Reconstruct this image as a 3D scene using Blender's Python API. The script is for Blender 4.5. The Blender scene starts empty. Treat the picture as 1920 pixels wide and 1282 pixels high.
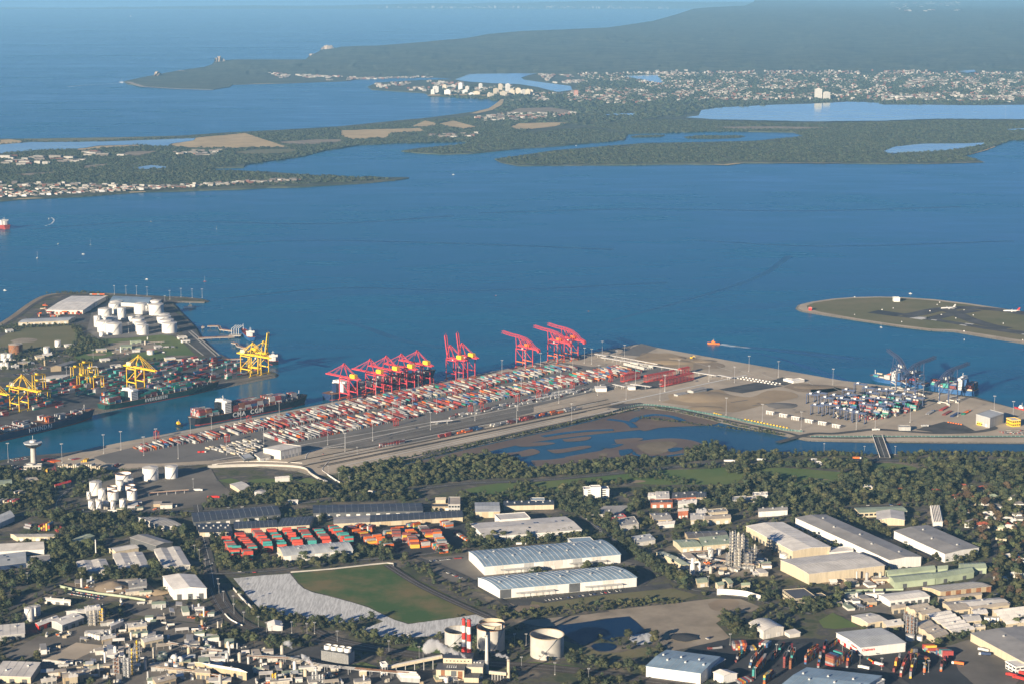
import bpy, bmesh, math, random
import numpy as np
from mathutils import Vector, Matrix
from mathutils.geometry import delaunay_2d_cdt
random.seed(7); R = random.Random(11)
sc = bpy.context.scene
COL = sc.collection
# ------------------------------------------------------------------ camera
CAM_H, FOC, HOR = 750.0, 3600.0, -25.0          # height (m), focal length and level line in a 1920 x 1282 frame
PITCH = math.atan((641 - HOR) / FOC)
cam = bpy.data.cameras.new('camera'); camo = bpy.data.objects.new('camera', cam); COL.objects.link(camo)
cam.sensor_width = 36; cam.lens = FOC / 1920 * 36; cam.clip_start = 5; cam.clip_end = 200000
camo.location = (0, 0, CAM_H); camo.rotation_euler = (math.pi / 2 - PITCH, 0, 0)
sc.camera = camo
# ------------------------------------------------------------------ sky and sun
SUN_EL, SUN_AZ = math.radians(14.5), math.radians(36)   # shadows run away from the camera, 36 degrees to the right
w = bpy.data.worlds.new('World'); sc.world = w; w.use_nodes = True
nt = w.node_tree; bg = nt.nodes['Background']
sky = nt.nodes.new('ShaderNodeTexSky'); sky.sky_type = 'NISHITA'; sky.sun_disc = False
sky.sun_elevation = SUN_EL; sky.sun_rotation = math.pi + SUN_AZ; sky.altitude = 200
sky.air_density = 0.42; sky.dust_density = 0.1; sky.ozone_density = 7
nt.links.new(sky.outputs[0], bg.inputs[0]); bg.inputs[1].default_value = 0.05
sl = bpy.data.lights.new('sun', 'SUN'); sl.energy = 5.0; sl.angle = math.radians(0.5); sl.color = (1, .84, .63)
slo = bpy.data.objects.new('sun', sl); COL.objects.link(slo); slo.location = (-500, -500, 1500)
slo.rotation_euler = Vector((math.sin(SUN_AZ) * math.cos(SUN_EL), math.cos(SUN_AZ) * math.cos(SUN_EL), -math.sin(SUN_EL))).to_track_quat('-Z', 'Y').to_euler()
sc.view_settings.view_transform = 'Standard'; sc.view_settings.look = 'None'
sc.view_settings.exposure = 1.2; sc.view_settings.gamma = 1
sc.render.engine = 'CYCLES'; cy = sc.cycles
cy.use_denoising = True; cy.max_bounces = 5; cy.diffuse_bounces = 2; cy.glossy_bounces = 2; cy.transmission_bounces = 2
cy.volume_bounces = 2; cy.transparent_max_bounces = 6; cy.sample_clamp_indirect = 4; cy.caustics_reflective = False; cy.caustics_refractive = False

# ------------------------------------------------------------------ where a point of the photograph stands on the ground
FR = {'a': (0, 520, 1/4.8), 'b': (300, 600, 1/4.8), 'c': (600, 580, 1/4.8), 'd': (900, 580, 1/4.8), 'e': (1200, 600, 1/4.8), 'f': (1520, 640, 1/4.8),
      'g': (0, 780, 1/4.8), 'h': (350, 780, 1/4.8), 'i': (700, 780, 1/4.8), 'j': (1060, 820, 1/4.8), 'k': (1420, 820, 1/3.84),
      'l': (0, 1000, .22), 'm': (380, 1000, .22), 'n': (760, 1000, .22), 'o': (1140, 1000, .22), 'p': (1500, 1000, .22),
      'q': (1440, 520, .25), 'r': (0, 0, 1/3), 's': (640, 0, 1/3), 't': (1280, 0, 1/3), 'u': (0, 640, 270/1822), 'v': (380, 580, 160/1465), 'z': (0, 0, 1)}
CP, SP = math.cos(PITCH), math.sin(PITCH)
def G(px, py, z=0.0):
    x = (px - 960) / FOC; y = -(py - 641) / FOC
    d = Vector((x, CP + y * SP, -SP + y * CP)); t = (CAM_H - z) / -d.z
    return Vector((d.x * t, d.y * t, z))
def PX(v):                                        # the way back
    y = v[1] * CP - (v[2] - CAM_H) * SP; u = v[1] * SP + (v[2] - CAM_H) * CP
    return (960 + FOC * v[0] / y, 641 - FOC * u / y)
def P(fr, s):
    x0, y0, k = FR[fr]
    n = [float(t) for t in s.replace(',', ' ').split()]
    return [(x0 + n[i] * k, y0 + n[i + 1] * k) for i in range(0, len(n), 2)]
def P1(fr, x, y):
    x0, y0, k = FR[fr]; return (x0 + x * k, y0 + y * k)
ZM, ZT, ZL, ZI = 1.0, 2.5, 2.5, 2.0              # ground heights: mainland, terminal, peninsula, runway island

# ------------------------------------------------------------------ materials
MATS = {}
def mat(name, col, rough=.8, var=.25, scale=.05, metal=0.0, bump=0.0, bscale=None, col2=None, spec=.3, rnd=0.0, detail=6, sharp=None, stretch=None, stops=None):
    if name in MATS: return MATS[name]
    m = bpy.data.materials.new(name); m.use_nodes = True; n = m.node_tree.nodes; L = m.node_tree.links
    b = n['Principled BSDF']; b.inputs['Roughness'].default_value = rough; b.inputs['Metallic'].default_value = metal
    b.inputs['Specular IOR Level'].default_value = spec
    geo = n.new('ShaderNodeNewGeometry'); vec = geo.outputs['Position']
    if stretch:
        mp = n.new('ShaderNodeMapping'); mp.inputs['Scale'].default_value = stretch[:3]; mp.inputs['Rotation'].default_value = (0, 0, stretch[3])
        L.new(vec, mp.inputs[0]); vec = mp.outputs[0]
    tx = n.new('ShaderNodeTexNoise'); tx.inputs['Scale'].default_value = scale; tx.inputs['Detail'].default_value = detail; tx.inputs['Roughness'].default_value = .62
    L.new(vec, tx.inputs['Vector'])
    rp = n.new('ShaderNodeValToRGB'); lo, hi = sharp or (.32, .68)
    rp.color_ramp.elements[0].position = lo; rp.color_ramp.elements[1].position = hi
    c2 = col2 or tuple(min(1, c * (1 + var)) for c in col); c1 = col if col2 else tuple(c * (1 - var) for c in col)
    rp.color_ramp.elements[0].color = (*c1, 1); rp.color_ramp.elements[1].color = (*c2, 1)
    for i, (ps, c) in enumerate(stops or []):
        e = rp.color_ramp.elements[i] if i < 2 else rp.color_ramp.elements.new(ps)
        e.position = ps; e.color = (*c, 1)
    L.new(tx.outputs['Fac'], rp.inputs[0]); out = rp.outputs[0]
    if rnd:
        oi = n.new('ShaderNodeObjectInfo'); hs = n.new('ShaderNodeHueSaturation')
        mr = n.new('ShaderNodeMapRange'); mr.inputs['To Min'].default_value = 1 - rnd; mr.inputs['To Max'].default_value = 1 + rnd
        L.new(oi.outputs['Random'], mr.inputs[0]); L.new(mr.outputs[0], hs.inputs['Value'])
        mh = n.new('ShaderNodeMapRange'); mh.inputs['To Min'].default_value = .5 - rnd * .07; mh.inputs['To Max'].default_value = .5 + rnd * .06
        ma = n.new('ShaderNodeMath'); ma.operation = 'MULTIPLY'; ma.inputs[1].default_value = 7.31; mf = n.new('ShaderNodeMath'); mf.operation = 'FRACT'
        L.new(oi.outputs['Random'], ma.inputs[0]); L.new(ma.outputs[0], mf.inputs[0]); L.new(mf.outputs[0], mh.inputs[0]); L.new(mh.outputs[0], hs.inputs['Hue'])
        L.new(out, hs.inputs['Color']); out = hs.outputs[0]
    L.new(out, b.inputs['Base Color'])
    if bump:
        bt = n.new('ShaderNodeTexNoise'); bt.inputs['Scale'].default_value = bscale or scale * 4; bt.inputs['Detail'].default_value = 4; L.new(vec, bt.inputs['Vector'])
        bn = n.new('ShaderNodeBump'); bn.inputs['Strength'].default_value = min(1, bump); bn.inputs['Distance'].default_value = max(.05, bump)
        L.new(bt.outputs['Fac'], bn.inputs['Height']); L.new(bn.outputs[0], b.inputs['Normal'])
    MATS[name] = m; return m
def roofmat(name, col, var=.13, rough=.55, metal=0.0):
    return mat(name, col, rough, var, .05, metal, spec=.4, detail=10, sharp=(.4, .6))
M = {}
def defm(k, *a, **kw): M[k] = mat(k, *a, **kw); return M[k]
defm('urban', (.05, .05, .05), .95, scale=.021, detail=9, bump=.6, bscale=.15, stops=[(.3, (.05, .05, .052)), (.72, (.25, .21, .16)), (.40, (.055, .07, .03)), (.47, (.11, .105, .06)), (.52, (.075, .072, .07)), (.6, (.17, .145, .11))])
defm('asphalt', (.075, .073, .073), .9, .4, .03, bump=.1)
defm('asphalt_dark', (.042, .044, .05), .9, .3, .02)
defm('yard', (.165, .15, .13), .9, .32, .012, detail=8)
defm('pavement', (.43, .365, .28), .92, .24, .01, detail=8)
defm('pavement_dark', (.165, .155, .145), .92, .2, .01, detail=8)
defm('concrete', (.42, .40, .36), .85, .14, .08)
defm('sand', (.34, .26, .165), .95, .18, .012, detail=9, bump=.5, bscale=.05)
defm('earth', (.26, .205, .145), .95, .3, .012, detail=9, bump=.5, bscale=.08)
defm('rock', (.17, .155, .13), .95, .4, .25, bump=1, bscale=.6)
defm('grass', (.06, .125, .028), .95, scale=.006, col2=(.15, .175, .05), detail=9, bump=.3, bscale=.2)
defm('grass_dry', (.115, .125, .05), .95, scale=.008, col2=(.20, .17, .09), detail=9, bump=.3, bscale=.2)
defm('field', (.05, .105, .024), .95, scale=.014, col2=(.17, .14, .058), detail=8, bump=.5, bscale=.3, sharp=(.4, .62))
defm('tarp', (.58, .585, .57), .75, .2, .5, bump=.25, bscale=1.1, stretch=(1.0, .1, 1, .75), sharp=(.4, .6))
defm('gravel', (.30, .255, .195), .95, .3, .02, detail=9, bump=.4, bscale=.3)
defm('ballast', (.075, .062, .052), .95, .3, .05, bump=.3)
defm('mud', (.115, .08, .06), .6, scale=.009, col2=(.195, .14, .095), detail=9, stretch=(.5, 1.2, 1, .2))
defm('mudsand', (.19, .155, .105), .9, .25, .02, detail=9)
defm('forest', (.022, .035, .018), 1, scale=.035, col2=(.075, .088, .042), bump=4, bscale=.07, detail=8, sharp=(.35, .68))
defm('bush', (.018, .034, .02), 1, scale=.005, col2=(.095, .10, .058), bump=12, bscale=.012, detail=10)
defm('dune', (.50, .37, .19), .95, .2, .01, detail=8)
defm('cliff', (.38, .3, .22), .9, .3, .02, bump=2, bscale=.05)
VS = (1, 1, .06, 0)
defm('white', (.64, .63, .60), .55, .1, .7, stretch=VS, detail=8)
defm('offwhite', (.54, .515, .465), .65, .16, .7, stretch=VS, detail=8)
defm('cream', (.50, .43, .31), .75, .16, .7, stretch=VS, detail=8)
defm('wall_tan', (.40, .32, .21), .8, .2, .7, stretch=VS, detail=8)
defm('wall_grey', (.36, .36, .35), .75, .2, .7, stretch=VS, detail=8)
defm('wall_dark', (.09, .095, .1), .7, .2, .15)
defm('brick', (.35, .12, .065), .9, .2, .3)
defm('glass_dark', (.02, .025, .03), .2, .2, .3, spec=.6)
defm('roller', (.60, .59, .56), .6, .06, .3)
defm('rust', (.23, .105, .05), .85, .35, .2)
defm('steel', (.33, .33, .33), .5, .2, .3, .3)
defm('galv', (.52, .52, .50), .5, .15, .3, .2)
defm('pipe', (.45, .41, .34), .6, .3, .3)
defm('red', (.52, .035, .025), .5, .12, .3)
defm('straddle_red', (.36, .05, .04), .5, .15, .3)
defm('crane_red', (.55, .06, .075), .5, .12, .3)
defm('orange', (.66, .16, .03), .5, .1, .3)
defm('yellow', (.78, .50, .03), .5, .1, .3)
defm('navy', (.03, .05, .11), .5, .2, .3)
defm('green_paint', (.015, .10, .085), .5, .1, .3)
defm('black', (.018, .018, .022), .6, .2, .3)
defm('hull_black', (.012, .015, .022), .5, .2, .1)
defm('hull_navy', (.012, .03, .085), .5, .2, .1)
defm('hull_green', (.008, .05, .045), .5, .2, .1)
defm('hull_blue', (.02, .085, .22), .5, .15, .1)
defm('boot_red', (.28, .04, .03), .7, .2, .1)
defm('lane', (.62, .61, .57), .8, .1, .2)
for k, c in dict(roof_blue=(.25, .35, .44), roof_grey=(.33, .315, .29), roof_light=(.62, .59, .54), roof_white=(.80, .76, .69), roof_dark=(.06, .068, .085),
                 roof_green=(.34, .40, .28), roof_tan=(.46, .40, .32), roof_brown=(.16, .15, .14), roof_red=(.34, .09, .05), roof_charcoal=(.10, .10, .105), skylight=(.55, .56, .54), roof_steel=(.44, .46, .47)).items():
    M[k] = roofmat(k, c)
CC = dict(red=(.29, .05, .045), maroon=(.18, .05, .045), orange=(.62, .13, .02), white=(.41, .40, .375), grey=(.25, .25, .26), blue=(.04, .10, .22), navy=(.03, .05, .13),
          green=(.02, .19, .13), teal=(.05, .26, .24), yellow=(.62, .38, .05), brown=(.25, .10, .05), cream=(.45, .39, .29), coral=(.50, .075, .045))
for k, c in CC.items(): M['box_' + k] = mat('container_' + k, c, .6, .14, .35)

# ------------------------------------------------------------------ mesh helpers
class MB:
    def __init__(s): s.v = []; s.f = []; s.m = []
    def add(s, vs, fs, mi=0):
        o = len(s.v); s.v += [tuple(v) for v in vs]; s.f += [tuple(i + o for i in f) for f in fs]; s.m += [mi] * len(fs); return s
    def hexa(s, b, t, mi=0):                      # four bottom points, four top points
        return s.add(list(b) + list(t), [(3, 2, 1, 0), (4, 5, 6, 7), (0, 1, 5, 4), (1, 2, 6, 5), (2, 3, 7, 6), (3, 0, 4, 7)], mi)
    def box(s, x, y, z, sx, sy, sz, a=0.0, mi=0):  # centre of the base
        c, q = math.cos(a), math.sin(a)
        p = [(x + c * dx - q * dy, y + q * dx + c * dy) for dx, dy in ((-sx/2, -sy/2), (sx/2, -sy/2), (sx/2, sy/2), (-sx/2, sy/2))]
        return s.hexa([(u, v, z) for u, v in p], [(u, v, z + sz) for u, v in p], mi)
    def bar(s, a, b, w, h=None, mi=0):
        a, b = Vector(a), Vector(b); d = (b - a); h = h or w
        if d.length < 1e-6: return s
        d.normalize(); up = Vector((0, 0, 1)) if abs(d.z) < .9 else Vector((0, 1, 0))
        u = d.cross(up).normalized() * w / 2; v = u.normalized().cross(d).normalized() * h / 2
        return s.hexa([a - u - v, a + u - v, a + u + v, a - u + v], [b - u - v, b + u - v, b + u + v, b - u + v], mi)
    def cyl(s, x, y, z, r, h, n=16, r2=None, cap=True, mi=0):
        r2 = r if r2 is None else r2
        A = [(x + r * math.cos(2*math.pi*i/n), y + r * math.sin(2*math.pi*i/n), z) for i in range(n)]
        B = [(x + r2 * math.cos(2*math.pi*i/n), y + r2 * math.sin(2*math.pi*i/n), z + h) for i in range(n)]
        fs = [(i, (i+1) % n, n + (i+1) % n, n + i) for i in range(n)]
        if cap: fs += [tuple(range(n - 1, -1, -1)), tuple(range(n, 2*n))]
        return s.add(A + B, fs, mi)
    def tube(s, a, b, r, n=8, mi=0):
        a, b = Vector(a), Vector(b); d = (b - a).normalized(); up = Vector((0, 0, 1)) if abs(d.z) < .9 else Vector((0, 1, 0))
        u = d.cross(up).normalized() * r; v = u.normalized().cross(d).normalized() * r
        ring = [u * math.cos(2*math.pi*i/n) + v * math.sin(2*math.pi*i/n) for i in range(n)]
        return s.add([a + q for q in ring] + [b + q for q in ring], [(i, (i+1) % n, n + (i+1) % n, n + i) for i in range(n)] + [tuple(range(n-1, -1, -1)), tuple(range(n, 2*n))], mi)
    def prism(s, poly, z0, z1, mi=0):
        n = len(poly)
        return s.add([(p[0], p[1], z0) for p in poly] + [(p[0], p[1], z1) for p in poly],
                     [(i, (i+1) % n, n + (i+1) % n, n + i) for i in range(n)] + [tuple(range(n-1, -1, -1)), tuple(range(n, 2*n))], mi)
    def mesh(s, name, mats, smooth=False):
        me = bpy.data.meshes.new(name); me.from_pydata(s.v, [], s.f)
        for q in (mats if isinstance(mats, (list, tuple)) else [mats]): me.materials.append(M[q] if isinstance(q, str) else q)
        if any(s.m): me.polygons.foreach_set('material_index', s.m)
        if smooth: me.polygons.foreach_set('use_smooth', [True] * len(s.f))
        me.update(); return me
    def build(s, name, mats, parent=None, smooth=False, loc=None):
        o = bpy.data.objects.new(name, s.mesh(name, mats, smooth)); COL.objects.link(o)
        if parent is not None: o.parent = parent
        if loc is not None: o.location = loc
        return o
_o = 'first second third fourth fifth sixth seventh eighth ninth tenth eleventh twelfth thirteenth fourteenth fifteenth sixteenth seventeenth eighteenth nineteenth twentieth'.split()
def nth(i): return _o[i] if i < 20 else ('twenty', 'thirty', 'forty', 'fifty', 'sixty')[min(4, (i + 1)//10 - 2)] + ('-' + _o[(i + 1) % 10 - 1] if (i + 1) % 10 else '')
def tag(o, label, cat, group=None):
    o['label'] = label; o['category'] = cat
    if group: o['group'] = group
    return o
def thing(name, label, cat, loc, rz=0.0, group=None):
    o = bpy.data.objects.new(name, None); COL.objects.link(o); o.empty_display_size = 1
    o.location = loc; o.rotation_euler = (0, 0, rz); return tag(o, label, cat, group)
def inst(name, data, parent, loc=(0, 0, 0), rz=0.0, s=None):
    o = bpy.data.objects.new(name, data); COL.objects.link(o); o.parent = parent; o.location = loc; o.rotation_euler = (0, 0, rz)
    if s is not None: o.scale = s if isinstance(s, tuple) else (s, s, s)
    return o
def kids(o, acc={}):
    if o.name not in acc: acc[o.name] = [c for c in bpy.data.objects if c.parent == o]
    return acc[o.name]
def copy_tree(o, parent=None):
    c = o.copy(); COL.objects.link(c)
    if parent is not None: c.parent = parent
    for k in kids(o): copy_tree(k, c)
    return c
def place(root, loc, rz, label=None, group=None, s=None):
    c = copy_tree(root); c.location = loc; c.rotation_euler = (0, 0, rz)
    if s: c.scale = (s, s, s)
    if label: c['label'] = label
    if group: c['group'] = group
    return c
def inside(poly, x, y):
    r = False; n = len(poly); j = n - 1
    for i in range(n):
        xi, yi = poly[i]; xj, yj = poly[j]
        if (yi > y) != (yj > y) and x < (xj - xi) * (y - yi) / (yj - yi) + xi: r = not r
        j = i
    return r
def subdiv(poly, step, jit=0.0):
    out = []
    for i, a in enumerate(poly):
        b = poly[(i + 1) % len(poly)]; n = max(1, int(math.hypot(b[0]-a[0], b[1]-a[1]) / step))
        for k in range(n):
            t = k / n; q = jit if k else 0
            out.append((a[0] + (b[0]-a[0])*t + R.uniform(-q, q) * 2, a[1] + (b[1]-a[1])*t + R.uniform(-q, q)))
    return out
def sheet(name, poly, z, m, kind='structure', skirt=None, inner=None, zf=None, label=None, mats2=None):
    """a ground sheet outlined in the photograph's frame; skirt: how far its edge goes down; inner: spacing of inner points"""
    vs = [Vector(p) for p in poly]; n = len(vs)
    if inner:
        xs = [p[0] for p in poly]; ys = [p[1] for p in poly]
        y = min(ys) + inner[1] / 2
        while y < max(ys):
            x = min(xs) + R.uniform(0, inner[0])
            while x < max(xs):
                q = (x + R.uniform(-.3, .3) * inner[0], y + R.uniform(-.3, .3) * inner[1])
                if inside(poly, *q): vs.append(Vector(q))
                x += inner[0]
            y += inner[1]
    co, _, fs, *_ = delaunay_2d_cdt(vs, [(i, (i+1) % n) for i in range(n)], [], 1, 1e-4)
    mb = MB(); P3 = []
    for c in co:
        zz = z + (zf(c.x, c.y) if zf else 0)
        P3.append(G(c.x, c.y, zz))
    # orient up
    fo = []
    for f in fs:
        a, b, c = P3[f[0]], P3[f[1]], P3[f[2]]
        fo.append(tuple(f) if (b - a).cross(c - a).z > 0 else tuple(reversed(f)))
    mb.add(P3, fo)
    if skirt is not None:
        e = {}
        for f in fo:
            for i in range(len(f)): e[(f[i], f[(i+1) % len(f)])] = 1
        for (a, b) in e:
            if (b, a) not in e:
                A, B = P3[a], P3[b]; nrm = Vector((B.y - A.y, A.x - B.x, 0)).normalized() * skirt[1]
                mb.add([A, B, B + nrm - Vector((0, 0, B.z - skirt[0])), A + nrm - Vector((0, 0, A.z - skirt[0]))], [(1, 0, 3, 2)], 1)
    o = mb.build(name, [m] + ([mats2] if mats2 else [m]), smooth=bool(zf)); o['kind'] = kind
    if label: o['label'] = label
    return o
def strip(name, pts, width, z, m, z2=None):
    """a road or line of constant width through points of the photograph's frame"""
    g = [G(x, y, z) for x, y in pts]; L_ = []; R_ = []
    for i, p in enumerate(g):
        d = (g[min(i+1, len(g)-1)] - g[max(i-1, 0)]); d.z = 0; d.normalize(); nn = Vector((-d.y, d.x, 0)) * width / 2
        L_.append(p + nn); R_.append(p - nn)
    mb = MB(); n = len(g)
    mb.add(R_ + L_, [(i, i+1, n+i+1, n+i) for i in range(n-1)])
    o = mb.build(name, m); o['kind'] = 'structure'; return o
def smooth_line(pts, k=6):
    out = []
    for i in range(len(pts) - 1):
        p0, p1, p2, p3 = pts[max(i-1, 0)], pts[i], pts[i+1], pts[min(i+2, len(pts)-1)]
        for j in range(k):
            t = j / k
            out.append(tuple(.5 * (2*p1[c] + (p2[c]-p0[c])*t + (2*p0[c]-5*p1[c]+4*p2[c]-p3[c])*t*t + (3*p1[c]-p0[c]-3*p2[c]+p3[c])*t**3) for c in (0, 1)))
    return out + [pts[-1]]
# ================================================================== THE SETTING
# ------------------------------------------------------------------ sea
def water_mat(name, deep=(.006, .098, .172), rough=.2, bump=.3):
    m = bpy.data.materials.new(name); m.use_nodes = True; n = m.node_tree.nodes; L = m.node_tree.links; b = n['Principled BSDF']
    b.inputs['IOR'].default_value = 1.33; b.inputs['Specular IOR Level'].default_value = .12; b.inputs['Roughness'].default_value = rough
    geo = n.new('ShaderNodeNewGeometry')
    def noise(scale, st, rot, detail=3):
        mp = n.new('ShaderNodeMapping'); mp.inputs['Scale'].default_value = st; mp.inputs['Rotation'].default_value = (0, 0, rot); L.new(geo.outputs['Position'], mp.inputs[0])
        t = n.new('ShaderNodeTexNoise'); t.inputs['Scale'].default_value = scale; t.inputs['Detail'].default_value = detail; L.new(mp.outputs[0], t.inputs[0]); return t.outputs['Fac']
    w1 = noise(.05, (1, .45, 1), .5, 5); w2 = noise(.006, (.6, 1.6, 1), -.25, 6); w3 = noise(.0011, (.35, 1.2, 1), -.12, 6)
    bn = n.new('ShaderNodeBump'); bn.inputs['Strength'].default_value = bump; bn.inputs['Distance'].default_value = 2.2; L.new(w1, bn.inputs['Height']); L.new(bn.outputs[0], b.inputs['Normal'])
    rp = n.new('ShaderNodeValToRGB'); rp.color_ramp.elements[0].position = .36; rp.color_ramp.elements[1].position = .66
    rp.color_ramp.elements[0].color = (*[c * .68 for c in deep], 1); rp.color_ramp.elements[1].color = (*[c * 1.42 for c in deep], 1)
    ad = n.new('ShaderNodeMath'); ad.operation = 'ADD'; hv = n.new('ShaderNodeMath'); hv.operation = 'MULTIPLY'; hv.inputs[1].default_value = .5
    L.new(w2, ad.inputs[0]); L.new(w3, ad.inputs[1]); L.new(ad.outputs[0], hv.inputs[0]); L.new(hv.outputs[0], rp.inputs[0]); L.new(rp.outputs[0], b.inputs['Base Color'])
    mr = n.new('ShaderNodeMapRange'); mr.inputs['From Min'].default_value = .3; mr.inputs['From Max'].default_value = .7; mr.inputs['To Min'].default_value = rough * .6; mr.inputs['To Max'].default_value = rough * 1.7
    L.new(hv.outputs[0], mr.inputs[0]); L.new(mr.outputs[0], b.inputs['Roughness']); return m
M['sea'] = water_mat('sea'); M['lake'] = water_mat('lagoon', (.02, .085, .145), .07, .12); M['pond'] = water_mat('pond', (.004, .02, .062), .3, .3); M['pale_lake'] = water_mat('pale_lagoon', (.27, .37, .33), .08, .05)  # pale lagoon: base whitened to stand for the pale sky it reflects
DFAR = 68000
mb = MB(); ys = [-3000, 1500, 3000, 6000, 12000, 24000, DFAR]
for a, b in zip(ys[:-1], ys[1:]): mb.add([(-60000, a, 0), (60000, a, 0), (60000, b, 0), (-60000, b, 0)], [(0, 1, 2, 3)])
o = mb.build('sea', 'sea'); o['kind'] = 'structure'

def lut(t, x):
    if x >= t[0][0]: return t[0][1]
    for (x0, y0), (x1, y1) in zip(t[:-1], t[1:]):
        if x >= x1: return y0 + (y1 - y0) * (x0 - x) / (x0 - x1)
    return t[-1][1]
def sst(a, b, x): t = max(0, min(1, (x - a) / (b - a))); return t*t*(3-2*t)
from mathutils import noise as mnoise
def zfar(px, py):
    z = lut([(142, 0), (122, 55), (100, 92), (80, 125), (40, 255), (17, 350), (5, 372), (-8, 380)], py)
    z *= .25 + .75 * sst(330, 760, px)
    if px > 1300: z -= 60 * sst(22, 8, py) * sst(1400, 1700, px)
    if py < 138: z += 14 * mnoise.noise((px * .012, py * .05, 0)) * min(1, (138 - py) / 20) + 5 * mnoise.noise((px * .05, py * .2, 3))
    if py > 150: z += 2.5 + 2.5 * mnoise.noise((px * .01, py * .06, 1))
    return z
shore = P('z', '-320 384 0 377 100 371 200 364 300 359 420 355 500 351 560 350 630 346 700 342 740 338 766 333 720 332.5 690 330.5 655 335 620 331 560 326.5 500 322 450 320 385 318 400 315 457 313 460 308.5 500 302 567 293 617 280 640 277 673 271.5 757 267.3 830 266 900 264.5 873 270 783 278 753 283 780 286 827 289 887 288 973 278 1050 272.5 1140 265.5 1170 262 1176 251 1280 247.5 1380 246 1487 247.5 1510 255 1413 264.5 1280 267.5 1207 268.5 1107 276.5 1040 282 973 292 928 298 940 305 973 310.5 1073 310 1240 307 1337 308 1393 305 1580 306 1747 306.5 1843 303.5 1830 298 1806 292 1843 282 1866 274 1880 266 1893 262 1920 261 2200 258 2300 160 2300 -6 1420 -6 1413 4 1397 11 1340 13.5 1300 17 1267 28 1223 40 1140 52 1050 56 973 59 917 64 873 72 783 80 707 86 640 88 627 91 604 93 590 101 578 107 573 112 500 112 440 112 402 115 398 121 383 126 333 133 290 141 255 148 232 153 240 158 290 164 350 166 400 168 430 163 437 158 533 156 640 152.5 680 148 750 146.5 817 146 853 149 790 150.5 707 155 690 163 697 168 767 172.5 797 174.5 807 180.5 850 181.5 880 181 927 183 941 187 944 192 923 202 887 210 807 220.5 707 230 640 237 540 243 433 248.5 333 255 233 257.5 43 260.5 -320 262')
o = sheet('far_land', subdiv(shore, 9, .22), .8, 'bush', inner=(11, 3.2), zf=zfar, skirt=(-.5, 4)); o['label'] = 'wooded coast with bays, dunes and plateau across the bay'
# far coast beyond the second bay
pts = [(x, 17.2 - .0004 * (x - 600)) for x in range(-400, 2300, 25)]
mb = MB(); base = []; top = []; back = []
for x, y in pts:
    g = G(x, y, 0); hgt = 30 + 190 * sst(60, 1250, x) + 55 * mnoise.noise((x * .004, 2, 0)) + 22 * mnoise.noise((x * .02, 5, 0))
    base.append(g); t = G(x, 14, 0); f = 1.035; top.append(Vector((g.x * f, g.y * f, max(8, hgt)))); back.append(Vector((g.x * 1.05, g.y * 1.05, 0)))
n = len(pts); mb.add(base + top + back, [(i, i+1, n+i+1, n+i) for i in range(n-1)] + [(n+i, n+i+1, 2*n+i+1, 2*n+i) for i in range(n-1)])
o = mb.build('far_coast', 'bush', smooth=True); o['kind'] = 'structure'

# patches on the far land: sheets a little above it
FARHOLES = []
def patch(name, fr, s, m, dz=1.0, jit=.25):
    FARHOLES.append(P(fr, s)); poly = subdiv(P(fr, s), 6, jit); return sheet(name, poly, .8 + dz, m, zf=zfar)
patch('dune_field', 's', '0 735 150 730 440 722 470 740 280 750 250 775 60 785 0 765', 'dune')
patch('dune_field', 's', '400 710 470 680 520 690 540 700 630 680 760 715 690 725 600 715 560 700 440 718', 'dune', 2.5)
patch('dune_field', 's', '950 715 1000 695 1200 690 1270 692 1200 712 1080 725 980 730', 'dune')
patch('bare_sand', 's', '920 640 1000 610 1180 605 1330 630 1240 640 1050 638', 'earth')
patch('bare_sand', 'r', '945 815 1110 775 1380 750 1500 790 1620 828 1420 830 1250 835 1000 828', 'dune')
patch('bare_sand', 'r', '1560 800 1780 785 1920 785 1920 800 1700 815 1580 810', 'earth')
patch('bare_sand', 'r', '420 828 560 818 740 815 830 822 600 832 440 850', 'dune', 2)
patch('bare_sand', 'r', '0 788 60 785 130 795 110 805 0 812', 'dune', 2)
patch('spit_sand', 'r', '130 782 700 774 1000 768 960 775 620 790 400 798 180 798', 'grass_dry', 1.5)
patch('bare_ground', 'r', '460 935 640 918 590 935 480 948', 'earth'); patch('bare_ground', 'r', '100 980 350 965 280 980 130 990', 'earth')
patch('bare_ground', 'r', '680 870 720 855 880 850 860 865 760 880', 'earth'); patch('playing_field', 'r', '1310 855 1480 840 1660 840 1680 855 1500 870 1340 868', 'grass_dry')
patch('bare_ground', 't', '160 715 500 712 860 718 700 728 300 728', 'earth', 1.5)
patch('beach', 's', '720 640 830 610 880 575 900 558 915 560 905 590 850 620 760 640', 'dune', 2.5)
patch('beach', 's', '480 540 720 538 860 544 850 536 720 530 500 532', 'dune', 2.5)
strip('beach', smooth_line(P('z', '-40 376 100 369.8 200 363 300 358.4 420 354 500 350 630 345 700 341.2 760 333.6')), 34, 1.9, 'dune')
strip('beach', P('t', '170 925 240 928 340 916 900 917 1400 919 1690 911'), 34, 1.9, 'dune')
strip('beach', P('t', '1600 870 1690 846 1745 826 1700 815'), 24, 1.9, 'dune')
strip('beach', P('r', '1310 476 1600 469 1900 457'), 60, 2.2, 'dune')
strip('shore_rock', P('r', '720 462 800 488 1000 500 1195 506'), 46, 6, 'cliff')
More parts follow.
